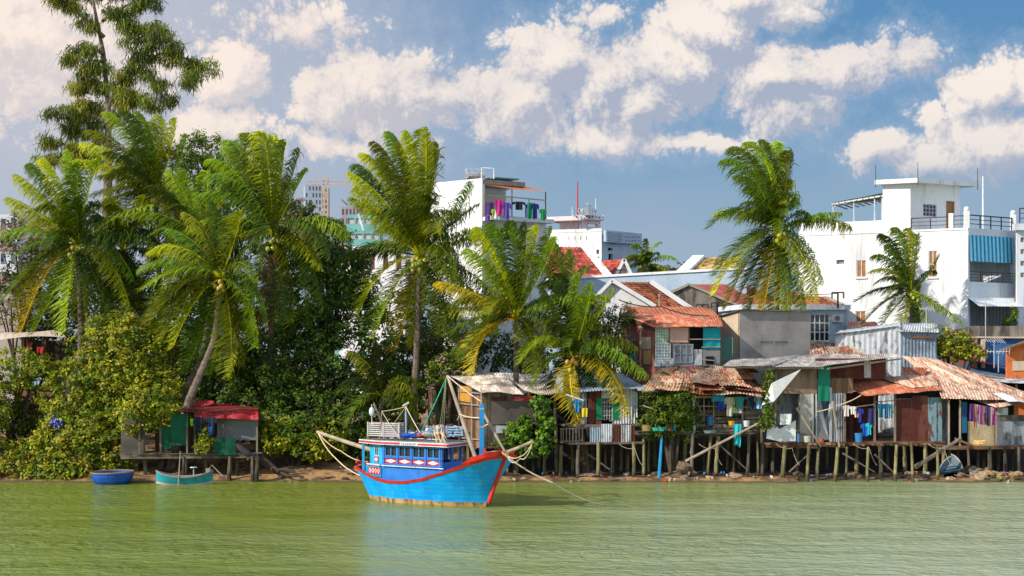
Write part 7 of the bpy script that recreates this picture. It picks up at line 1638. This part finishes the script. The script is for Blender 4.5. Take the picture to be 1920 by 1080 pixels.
# tangle of lines hanging over the cabin roof
mb = MB(); rs = random.Random(9)
for k in range(16):
    x = 821 + rs.gauss(0, 6); mb.tint(*rs.choice([(1.2, 1.15, .9), (.9, 1.1, .8), (1.3, 1.2, 1.1)])); x2 = x + rs.gauss(4, 5); y2 = rs.uniform(815, 868) if k % 3 == 0 else rs.uniform(812, 842)
    mb.tube([P(x, 800 + rs.uniform(-4, 4), 69.3), P(x + rs.gauss(0, 3), 812, 68.75), P((x + x2) / 2, (812 + y2) / 2, 68.62), P(x2, y2, 68.6)], .014, 4)
tag(mb.build('tangled_line', ROPE, None), 'tangle of pale green lines draped over the cabin roof edge', 'rope')
# gear on the roof
def crate(px, py, Y, w_, h_, d_, label, tint, ang, dark=False, rows=7):
    p = P(px, py, Y); root = thing('slatted_crate', label, 'crate', p, 'slatted crates on the cabin roof'); f = Fc(0, 1, 0); f.c = Vector((p.x, p.y, 0)); a_ = R(ang); f.a = a_; f.d = Vector((math.cos(a_), math.sin(a_), 0)); f.n = Vector((math.sin(a_), -math.cos(a_), 0))
    mb = MB(); z = p.z; lean = .0
    for i in range(rows):
        zz = z + h_ * (i + .2) / rows; mb.tint(*[t * rnd.uniform(.85, 1.1) for t in tint])
        slab(mb, f, 0, w_, zz, zz + h_ / rows * .55, -.02, .01); slab(mb, f, 0, w_, zz, zz + h_ / rows * .55, -d_, -d_ + .03)
    mb.build('slats', PAINT, root); mb = MB(); mb.tint(*[t * .85 for t in tint])
    for u in (0, w_):
        slab(mb, f, u - .03, u + .03, z, z + h_ + .02, -.02, .03); slab(mb, f, u - .03, u + .03, z, z + h_, -d_ - .01, -d_ + .04)
        for i in range(rows): zz = z + h_ * (i + .2) / rows; slab(mb, f, u - .02, u + .02, zz, zz + h_ / rows * .5, -d_ + .04, -.021)
    mb.build('frame', PAINT, root); mb = MB(); mb.tint(.03, .05, .1) if dark else mb.tint(.18); slab(mb, f, .06, w_ - .06, z + .03, z + h_ - .1, -d_ + .06, -.07); mb.build('contents', CLOTH, root); return root
CW = (.66, .64, .58)
crate(690, 818, 71.0, .68, .62, .5, 'left weathered white slatted crate on the cabin roof', CW, -22); crate(719, 819, 70.5, .75, .62, .45, 'right weathered white slatted crate on the cabin roof', CW, -22)
crate(807, 816, 69.6, .72, .38, .35, 'blue and white crate under the tangled lines', (.25, .42, .58), -15, rows=4); crate(838, 817, 68.9, .68, .42, .4, 'blue and white crate at the front end of the cabin roof', (.32, .45, .58), -15, rows=4)
gl = 'fishing gear heaped on the cabin roof'
for i in range(80):
    px, py = rnd.uniform(752, 870), rnd.uniform(798, 817); 
    if px < 800: py = rnd.uniform(809, 817)
    Y = 70.6 - (px - 750) * .017 + rnd.uniform(-.2, .35); c = P(px, py, Y); t = rnd.choice([(.6, .55, .5), (.5, .5, .55), (.3, .35, .35), (.55, .2, .12), (.03, .16, .45), (.7, .68, .64), (.2, .4, .5), (.25, .13, .08)]); mb = MB(); mb.tint(*t)
    k = i % 3
    if k == 0: mb.ball(c, (rnd.uniform(.06, .16), .1, rnd.uniform(.05, .1)), 8, 6, 1, .5); nm, lb = 'net_bundle', 'small bundle of net heaped on the cabin roof'
    elif k == 1: d_ = Vector((rnd.gauss(0, .22), rnd.gauss(0, .1), rnd.uniform(-.08, .12))); mb.bar(c - d_, c + d_, .035); nm, lb = 'short_stick', 'short stick lying in the gear on the cabin roof'
    else: mb.cloth(c + Vector((-.14, 0, .05)), c + Vector((.14, 0, .08)), .16, .05, 1.1, 6, 4, rag=.4); nm, lb = 'rag', 'crumpled rag lying in the gear on the cabin roof'
    tag(mb.build(nm, CLOTH, None), lb, nm.replace('_', ' '), {'net_bundle': 'net bundles on the cabin roof', 'short_stick': 'sticks on the cabin roof', 'rag': 'rags on the cabin roof'}[nm])
for (px, py, w_, t, lb) in ((766, 817, .7, (.01, .10, .55), 'royal blue tarp lying on the cabin roof beside the crates'), (789, 817, .38, (.62, .04, .03), 'flat red box on the middle of the cabin roof'), (806, 815, .6, (.40, .42, .36), 'olive grey net heap on the cabin roof')):
    c = P(px, py, 70.0 - (px - 766) * .012); mb = MB(); mb.tint(*t); mb.ball(c, (w_ / 2, .22, .10 if 'box' not in lb else .06), 12, 7, 1, .4); tag(mb.build('tarp' if 'tarp' in lb else ('flat_box' if 'box' in lb else 'net_heap'), CLOTH, None), lb, 'tarp' if 'tarp' in lb else ('box' if 'box' in lb else 'net'))

# ------------------------------------------------------------------ small craft
def skiff(name, label, c, L_, Wd, Hh, ang, hull, inner, rim, rise=.35, tilt=0, low=None):
    root = thing(name, label, 'boat', c); a_ = R(ang); d = Vector((math.cos(a_), math.sin(a_), 0)); n = Vector((-d.y, d.x, 0))
    def S(t, v, s, k=1.): x = (t - .5) * L_; e = 1 - abs(2 * t - 1) ** 2.6; w_ = Wd / 2 * e ** .8 * (.55 + .45 * v) * k + .01; z = Hh * v + rise * abs(2 * t - 1) ** 2.2 * (.35 + .65 * v); return c + d * x + n * (w_ * s) + Vector((0, 0, z - .06 + tilt * x))
    for nm, mt, k, t_ in (('hull', PAINT, 1., hull), ('inside', PAINT, .9, inner)):
        mb = MB()
        for s in (-1, 1):
            for i in range(24):
                for j in range(5):
                    t0, t1, v0, v1 = i / 24, (i + 1) / 24, j / 5, (j + 1) / 5; mb.tint(*(low if (low and j == 0 and nm == 'hull') else t_)); mb.face(S(t0, v0, s, k), S(t1, v0, s, k), S(t1, v1, s, k), S(t0, v1, s, k))
        for i in range(24): mb.face(S(i / 24, 0.02 if k == 1 else .3, -1, k), S((i + 1) / 24, .02 if k == 1 else .3, -1, k), S((i + 1) / 24, .02 if k == 1 else .3, 1, k), S(i / 24, .02 if k == 1 else .3, 1, k))
        mb.build(nm, mt, root)
    mb = MB(); mb.tint(*rim)
    for s in (-1, 1): mb.tube([S(i / 24, 1.02, s, .98) for i in range(25)], .035, 5)
    mb.build('rim', PAINT, root)
    for t in (.3, .52, .74): MB().tint(*rim).bar(S(t, .8, -1, .95), S(t, .8, 1, .95), .2, .03).build('thwart', PAINT, root)
    return root, S
c = P(346, 912, 79.2); c.z = 0; r_, S = skiff('wooden_skiff', 'small turquoise wooden skiff with propeller shaft moored before the hut', c, 2.75, .95, .42, 4, (.02, .32, .40), (.04, .30, .38), (.35, .27, .2), .3, low=(.5, .45, .38))
mb = MB(); mb.tint(.4, .35, .3); mb.tube([S(.86, .9, 0), S(.98, 1.5, 0), S(1, 1.1, 0) + Vector((.5, 0, -.35))], .03, 5); mb.box(S(.92, 1.2, 0), (.22, .2, .2)); mb.build('motor', PAINT, r_)
mb = MB(); mb.tint(.75, .8, .85); p = S(.66, 1, 0); mb.tube([p, p + Vector((0, 0, .42))], .02, 5); mb.tube([p + Vector((0, 0, .42)), p + Vector((0, 0, .46))], [.18, .16], 10); mb.build('lamp_shade', PAINT, r_)
p = S(.42, .5, 0); rod('mooring_stick', 'thin stick standing beside the turquoise skiff', 'stick', p + Vector((0, -.5, -.5)), p + Vector((.12, -.5, 1.5)), .03, POLE)
# round basket boat
c = P(211, 907, 79.6); c.z = 0; root = thing('basket_boat', 'round bright blue basket boat floating beside the large bush', 'boat', c)
mb = MB(); mb.tint(.008, .10, .52); prof = [(.55, -.1), (.78, .0), (.92, .15), (1.0, .36), (1.03, .56)]; nn = 32
for (r0, z0_), (r1, z1_) in zip(prof, prof[1:]):
    for k in range(nn): a_, b_ = 2 * math.pi * k / nn, 2 * math.pi * (k + 1) / nn; mb.face(*[c + Vector((math.cos(q) * r_ * (1 + .012 * math.sin(q * 9)), math.sin(q) * r_, z + .03 * math.sin(q + 1))) for q, r_, z in ((a_, r0, z0_), (b_, r0, z0_), (b_, r1, z1_), (a_, r1, z1_))])
mb.build('hull', PAINT, root, smooth=False)
mb = MB(); mb.tint(.03, .12, .3); ring = [c + Vector((math.cos(2 * math.pi * k / nn) * .97, math.sin(2 * math.pi * k / nn) * .97, .36)) for k in range(nn)]; mb.face(*ring); mb.build('inside', PAINT, root)
mb = MB(); mb.tint(.28, .20, .14); mb.tube([c + Vector((math.cos(2 * math.pi * k / nn) * 1.03, math.sin(2 * math.pi * k / nn) * 1.03, .57 + .03 * math.sin(2 * math.pi * k / nn + 1))) for k in range(nn + 1)], .045, 6, False); mb.build('rim', PAINT, root)
# rowboat hauled out, stern-on, leaning
c = P(1783, 893, 81.5); root = thing('rowboat', 'faded grey-blue rowboat hauled out under the rusty shacks', 'boat', c)
def S3(t, s, v, k=1): w_ = .56 * (1 - t ** 2.2) ** .7 * k; return c + Vector((s * w_ * (.6 + .4 * v) + .25 * t, .9 * t, .75 * t * .55 + v * .38 + (.25 * t * t) - .05 + s * .06))
for nm, k, t_ in (('hull', 1., (.13, .16, .17)), ('inside', .9, (.12, .17, .19))):
    mb = MB(); mb.tint(*t_)
    for s in (-1, 1):
        for i in range(12):
            for j in range(3): mb.face(S3(i / 12, s, j / 3, k), S3((i + 1) / 12, s, j / 3, k), S3((i + 1) / 12, s, (j + 1) / 3, k), S3(i / 12, s, (j + 1) / 3, k))
    for i in range(12): mb.face(S3(i / 12, -1, .0 if k == 1 else .2, k), S3((i + 1) / 12, -1, .0 if k == 1 else .2, k), S3((i + 1) / 12, 1, .0 if k == 1 else .2, k), S3(i / 12, 1, .0 if k == 1 else .2, k))
    mb.face(S3(0, -1, 0, k), S3(0, 1, 0, k), S3(0, 1, .55, k), S3(0, -1, .55, k)); mb.build(nm, PAINT, root)
mb = MB(); mb.tint(.4, .42, .40)
for s in (-1, 1): mb.tube([S3(i / 12, s, 1.02) for i in range(13)], .035, 5)
mb.build('rim', PAINT, root); MB().tint(.03, .16, .28).bar(S3(.35, -1, .85, .9), S3(.35, 1, .85, .9), .2, .04).build('thwart', PAINT, root); MB().tint(.03, .16, .28).bar(S3(.12, -1, .7, .9), S3(.12, 1, .7, .9), .2, .04).build('thwart', PAINT, root)
